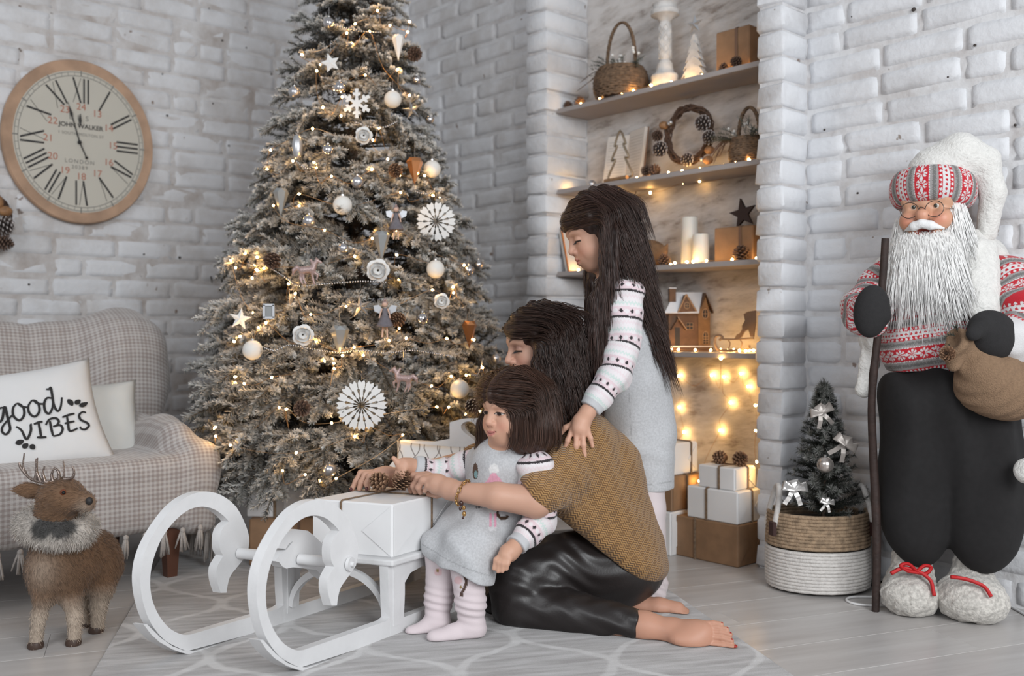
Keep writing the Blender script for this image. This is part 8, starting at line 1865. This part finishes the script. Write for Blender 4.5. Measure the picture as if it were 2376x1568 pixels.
def tdress(v):
    c = np.tile(GRJ, (len(v), 1)); x, y = proj(v); fr = v[:, 1] < 2.585
    def put(m, k): c[m & fr] = k
    put(np.hypot(x-1146, y-1088) < 11.5, (0.74, 0.74, 0.74)); put((y > 1098) & (y < 1130) & (np.abs(x-1146) < 5+(y-1098)*0.72), (0.72, 0.36, 0.46))
    put(((x-1103)/6.5)**2+((y-1093)/19)**2 < 1, (0.09, 0.045, 0.025)); put(((x-1104)/4)**2+((y-1100)/9)**2 < 1, (0.22, 0.38, 0.40))
    put((np.hypot((x-1143)/13, (y-1180)/12) < 1), (0.68, 0.68, 0.67)); d = np.hypot(x-1167, y-1190); put((d < 16) & (d > 9) & ((x < 1166) | (y > 1196)), (0.06, 0.03, 0.015)); put((y > 1190) & (y < 1222) & ((np.abs(x-1138) < 2.6) | (np.abs(x-1149) < 2.6)), (0.70, 0.34, 0.45)); put((y > 1222) & (y < 1232) & (np.abs(x-1143) < 9), (0.66, 0.66, 0.68)); put((y > 1174) & (y < 1179) & (x > 1104) & (x < 1120) & (np.mod(x, 4) < 2.4), (0.05, 0.045, 0.05))
    s_ = (v-p(1075, 1333, 2.45))@(np.array([-0.38, -0.1, -1.0])/1.074); c[(s_ > -0.026) & (s_ < -0.0235)] *= 0.72; return c
S.obj('dress', 0.0030, M_JERSEY, to_, colf=tdress)
def sleeve_obj(A, rs, nm, parent, voff, cuff=0.022, fold=0.003, k=0.02):
    S = SDF(); S.chain(A, rs, k); d = (A[-1]-A[-2])/np.linalg.norm(A[-1]-A[-2]); S.plane(A[-1]-d*0.004, d, 0.003, c=A[-1]+d*0.03, rad=0.06); S.disp(lambda P: fold*wob(P, 42, 8)+fold*0.8*np.sin(along(P.astype(float), A)[1]*95).astype(np.float32))
    def cf(v): u, t, L = along(v, A, np.mean(rs)); c = fair(u, t+voff); m = t > L-cuff; c[m] = GRJ*0.95; return c
    return S.obj(nm, 0.0024, M_FAIR, parent, colf=cf)
sleeve_obj([FA[0]+np.array([0.01, 0, 0]), FA[1], FA[2]+(FA[1]-FA[2])*0.10], [0.044, 0.036, 0.0265], 'sleeve', to_, 0.045)
sleeve_obj([NA[0]-Z3*0.005, NA[1], NA[2]+(NA[1]-NA[2])*0.14], [0.050, 0.042, 0.029], 'sleeve', to_, 0.02)
# tights with feet
S = SDF(); S.chain(NL, [0.064, 0.046, 0.038, 0.029], 0.03); S.chain(FL, [0.062, 0.045, 0.036, 0.028], 0.03)
S.chain([p(1100, 1462, 2.465), p(1050, 1472, 2.445), p(1006, 1478, 2.428)], [0.0285, 0.024, 0.016], 0.025); S.ell(p(1018, 1477, 2.432), (0.024, 0.022, 0.013), k=0.015); S.chain([p(1020, 1448, 2.515), p(985, 1462, 2.50), p(955, 1467, 2.488)], [0.027, 0.022, 0.016], 0.025); S.ell(p(962, 1468, 2.492), (0.02, 0.02, 0.013), k=0.015); S.plane([0, 0, RZ+0.001], [0, 0, -1.0], 0.006)
S.disp(lambda P: 0.0022*np.sin(P[:, 2]*330+P[:, 0]*60)*np.exp(-((P[:, 2]-0.085)/0.035)**2))
def ttight(v):
    c = np.tile(TGT*np.array([1, 0.985, 1.0]), (len(v), 1)); x, y = proj(v); fr = v[:, 1] < 2.52; d = np.hypot((x-1071)/1.0, (y-1346)/1.0); c[fr & (np.hypot(x-1063, y-1346) < 9)] = (0.66, 0.45, 0.46); c[fr & (np.abs(x-1076-6*np.sin((y-1332)/11)) < 4) & (y > 1332) & (y < 1384)] = (0.075, 0.04, 0.028); c[fr & (np.hypot(x-1069, y-1362) < 3)] = (0.30, 0.20, 0.08)
    c[(np.hypot(x-1017, y-1327) < 9) & (v[:, 1] < 2.55) & (x < 1030)] = (0.66, 0.46, 0.47); c[(np.abs(x-1015) < 3.5) & (np.abs(y-1324) < 3.5) & (v[:, 1] < 2.55)] = (0.30, 0.20, 0.08); return c
S.obj('tights', 0.0028, M_TIGHT, to_, colf=ttight)
# bob hair
TX = 0.012*(1 if TH.R[0] @ np.array([-0.6, 0.8, 0]) > 0 else -1)
S = SDF(); S.ell(TH.p(0, -0.022, 0.042), np.array([0.084, 0.103, 0.090])*TH.s, TH.R, k=0.02); S.ell(TH.p(0, 0.005, 0.055), np.array([0.081, 0.096, 0.060])*TH.s, TH.R, k=0.03); S.ell(p(1225, 960, 2.555), (0.083, 0.085, 0.088), k=0.03); S.ell(p(1208, 985, 2.495), (0.052, 0.042, 0.072), k=0.03); S.ell(p(1240, 1005, 2.53), (0.062, 0.06, 0.058), k=0.03); S.ell(p(1135, 1000, 2.60), (0.03, 0.05, 0.06), k=0.03)
S.ell(TH.p(TX, 0.096, -0.070), np.array([0.066, 0.064, 0.101])*TH.s, TH.R, k=0.010, op='s'); S.disp(lambda P: 0.0022*np.sin((P[:, 0]-P[:, 1])*170+P[:, 2]*22))
TB = np.array([0.060, 0.029, 0.019]); th_ = S.obj('hair', 0.0045, M_HAIR, to_, colf=lambda v: np.tile(TB*0.8, (len(v), 1)))
def flow_t(P, t): q = TH.loc(P); w = sstep(0.03, 0.10, q[:, 2])[:, None]; f = np.tile([0.0, 0.0, -1.0], (len(P), 1)); side = np.sign(q[:, 0]-0.005)[:, None]; low = sstep(1010, 1040, proj(P)[1])[:, None]; return TH.sweep(P, f*(1-0.6*w)+w*0.6*(side*TH.R[0]-TH.R[1]*0.15)+low*np.array([-0.5, 0, 0.0]))
P_, n_ = surf_points(S, 0.007, 4400, 31); hair_obj('hair_strands', long_strands(P_, n_, 0.10, 0.0008, 10, flow_t, 6, TB, 0.03, 0.0, 0.002, S, 0.45, lambda P: (lambda q: (q[:, 1] > 0.034) & (np.abs(q[:, 0]-TX) < 0.056) & (q[:, 2] < 0.021) & (q[:, 2] > -0.13))(TH.loc(P)) | (proj(P)[1] > 1056)), M_HAIR, th_)
# ---------------------------------------------------------------- older girl standing behind
gi = thing('person', 'standing girl with long dark hair, her hand on the woman\'s shoulder', 'person', W(1505, 1405, 2.79)*np.array([1, 1, 0]))
GH = Head(W(1390, 538, 2.725), (-0.92, -0.14, -0.37), (-0.15, 0, 1), 0.205, 0.75); p = W
S = SDF(); GH.build(S, W(1425, 650, 2.75))
GA = [p(1452, 692, 2.675), p(1446, 800, 2.645), p(1428, 868, 2.615), p(1362, 958, 2.575)]
S.chain([p(1438, 680, 2.76), p(1450, 850, 2.79), p(1480, 1000, 2.82)], [0.068, 0.075, 0.09], 0.04); S.cap(p(1450, 692, 2.675), p(1432, 690, 2.84), 0.04, 0.04, 0.03); S.chain(GA, [0.036, 0.031, 0.029, 0.0205], 0.02); S.chain([p(1432, 690, 2.84), p(1400, 800, 2.88), p(1330, 900, 2.86)], [0.036, 0.030, 0.022], 0.02)
GL1 = [p(1488, 1030, 2.80), p(1498, 1180, 2.79), p(1506, 1290, 2.785), p(1510, 1385, 2.785)]; GL2 = [p(1492, 1030, 2.89), p(1502, 1180, 2.885), p(1510, 1290, 2.885), p(1516, 1372, 2.885)]
S.chain(GL1, [0.062, 0.050, 0.043, 0.027], 0.03); S.chain(GL2, [0.06, 0.050, 0.043, 0.027], 0.03)
hand(S, [[p(1327, 997, 2.552), p(1317, 1022, 2.545), p(1308, 1048, 2.550)], [p(1338, 1002, 2.545), p(1337, 1033, 2.538), p(1338, 1061, 2.540)], [p(1352, 1003, 2.542), p(1354, 1032, 2.535), p(1357, 1058, 2.538)], [p(1364, 997, 2.545), p(1370, 1016, 2.540), p(1375, 1035, 2.542)], [p(1330, 982, 2.562), p(1312, 992, 2.565), p(1301, 1006, 2.568)]],
     [(p(1362, 958, 2.575), 0.0205), (p(1349, 980, 2.557), 0.023), (p(1344, 994, 2.550), 0.019), (p(1352, 998, 2.548), 0.016)], [0.0070, 0.0072, 0.0070, 0.0062, 0.0075])
def gcol(v): c = np.tile(SK0*np.array([1.04, 1.02, 1.0]), (len(v), 1))*(1+0.04*wob(v.astype(np.float32), 30, 2)[:, None]); return GH.paint(v, c, (0.50, 0.17, 0.15), (0.13, 0.07, 0.05), 'down', 0.12, 0.6)
body_obj(S, 0.0048, M_SKIN, gi, gcol, [(GH.p(0, 0.06, -0.01), 0.10), (GH.p(0, 0.07, -0.01), 0.08), (p(1340, 1010, 2.55), 0.07)])
for sx in (-1, 1):
    g = MB()
    for t in np.linspace(-1, 1, 9): a = GH.p(sx*0.031+0.013*t, 0.0895-0.004*t*t, -0.004); b = GH.p(sx*0.031+0.016*t, 0.0985-0.004*t*t, -0.0095); g.tube([a, b], [0.0007, 0.0002], 3)
    obj('eyelashes', g, M_BLK, gi, kind='stuff')
# dress
S = SDF(); S.chain([p(1436, 690, 2.76), p(1448, 790, 2.785), p(1458, 880, 2.80), p(1484, 1010, 2.825), p(1493, 1200, 2.83)], [0.080, 0.101, 0.112, 0.104, 0.090], 0.04); S.cap(p(1452, 690, 2.69), p(1436, 690, 2.83), 0.042, 0.042, 0.04); S.cap(p(1420, 655, 2.755), p(1436, 690, 2.76), 0.045, 0.07, 0.03); S.chain([p(1450, 900, 2.86), p(1462, 1000, 2.90), p(1468, 1100, 2.92)], [0.10, 0.075, 0.05], 0.04)
S.plane(p(1490, 1143, 2.8), [0.10, -0.12, -1.0], 0.004)
S.disp(lambda P: 0.006*np.sin(P[:, 0]*42+P[:, 1]*20+1.2*np.sin(P[:, 2]*7))*sstep(0.75, 0.4, P[:, 2])*0.6+0.003*wob(P, 20, 5)+0.003*np.sin(P[:, 2]*70+P[:, 0]*30)*np.exp(-((P[:, 2]-0.43)/0.03)**2))
def gdress(v):
    c = np.tile(GRJ, (len(v), 1)); x, y = proj(v); s_ = (v-p(1490, 1143, 2.8))@(np.array([0.10, -0.12, -1.0])/1.012); c[(s_ > -0.026) & (s_ < -0.0235)] *= 0.7; c[(np.abs(x-1457-0.06*(y-880)) < 0.9) & (y > 850) & (y < 1080) & (v[:, 1] < 2.8)] *= 0.75
    c[(np.hypot((x-1377)/7, (y-800)/16) < 1)] = (0.70, 0.40, 0.46); c[(np.hypot((x-1384)/8, (y-775)/10) < 1)] = (0.70, 0.70, 0.70); c[(np.hypot((x-1380)/4, (y-783)/7) < 1)] = (0.25, 0.40, 0.42); c[((np.abs(x-1376) < 1.1) & (y > 870) & (y < 884)) | ((np.abs(x-1376) < 3.5) & ((np.abs(y-871) < 1) | (np.abs(y-883) < 1)))] = (0.04, 0.04, 0.04); return c
S.obj('dress', 0.0038, M_JERSEY, gi, colf=gdress)
sleeve_obj([GA[0]+np.array([-0.002, 0, 0.008]), GA[1], GA[2], GA[3]+(GA[2]-GA[3])*0.06], [0.054, 0.046, 0.044, 0.032], 'sleeve', gi, 0.0, 0.024, 0.0028)
# tights
S = SDF(); S.chain(GL1, [0.066, 0.053, 0.046, 0.031], 0.03); S.chain(GL2, [0.064, 0.053, 0.046, 0.031], 0.03)
for L, dy in ((GL1, 0.0), (GL2, 0.0)): a = L[-1].copy(); a[2] = 0.03; S.chain([a+np.array([0.012, 0, 0]), a+np.array([-0.06, -0.012, -0.008]), a+np.array([-0.115, -0.02, -0.014])], [0.030, 0.027, 0.018], 0.025)
S.plane([0, 0, 0.001], [0, 0, -1.0], 0.006); S.disp(lambda P: 0.0024*np.sin((P[:, 2]*1.0+P[:, 0]*0.5)*300)*np.exp(-((P[:, 2]-0.06)/0.03)**2))
def gtight(v): c = np.tile(TGT, (len(v), 1)); x, y = proj(v); c[(np.abs(x-1471-4*np.sin((y-1245)/9)) < 3.5) & (y > 1240) & (y < 1290)] = (0.10, 0.06, 0.05); return c
S.obj('tights', 0.0032, M_TIGHT, gi, colf=gtight)
# long straight hair
S = SDF(); S.ell(GH.p(0, -0.022, 0.043), np.array([0.086, 0.106, 0.091])*GH.s, GH.R, k=0.02); S.ell(GH.p(0, 0.005, 0.055), np.array([0.082, 0.096, 0.059])*GH.s, GH.R, k=0.03); S.chain([p(1425, 545, 2.735), p(1452, 640, 2.76), p(1482, 720, 2.775), p(1510, 785, 2.78)], [0.078, 0.064, 0.046, 0.020], 0.03); S.chain([p(1418, 545, 2.66), p(1418, 620, 2.66), p(1396, 690, 2.655), p(1386, 760, 2.645), p(1400, 812, 2.64)], [0.034, 0.030, 0.026, 0.022, 0.010], 0.02); S.chain([p(1440, 560, 2.69), p(1468, 660, 2.72), p(1502, 740, 2.73), p(1528, 795, 2.73)], [0.042, 0.034, 0.030, 0.016], 0.03)
S.chain([p(1395, 560, 2.80), p(1385, 660, 2.80), p(1378, 740, 2.77)], [0.04, 0.03, 0.012], 0.03); S.chain([p(1455, 650, 2.83), p(1500, 770, 2.84)], [0.06, 0.025], 0.03)
S.ell(GH.p(0.0, 0.094, -0.058), np.array([0.12, 0.067, 0.091])*GH.s, GH.R, k=0.010, op='s'); S.disp(lambda P: 0.0022*np.sin(P[:, 0]*190+P[:, 2]*60+2*np.sin(P[:, 2]*14)))
GB = np.array([0.050, 0.026, 0.020]); gh = S.obj('hair', 0.0048, M_HAIR, gi, colf=lambda v: np.tile(GB*0.8, (len(v), 1)))
def flow_g(P, t):
    q = GH.loc(P); w = sstep(0.0, 0.08, q[:, 2])[:, None]; px, py = proj(P); back = sstep(1425, 1450, px)[:, None]; f = np.array([0.0, 0, -1.0])*(1-back)+np.array([0.36, 0.03, -1.0])*back; front = sstep(0.01, 0.06, q[:, 1])[:, None]*w; return GH.sweep(P, f*(1-0.5*w)+w*0.5*(np.sign(q[:, 0])[:, None]*GH.R[0]*0.8-GH.R[1]*0.8)-front*GH.R[1]*0.9)
P_, n_ = surf_points(S, 0.008, 5000, 41); hair_obj('hair_strands', long_strands(P_, n_, 0.15, 0.00082, 12, flow_g, 8, GB, 0.025, (0.08, 0.5), 0.002, S, 0.45, GH.face_zone(0.034, 0.027)), M_HAIR, gh)
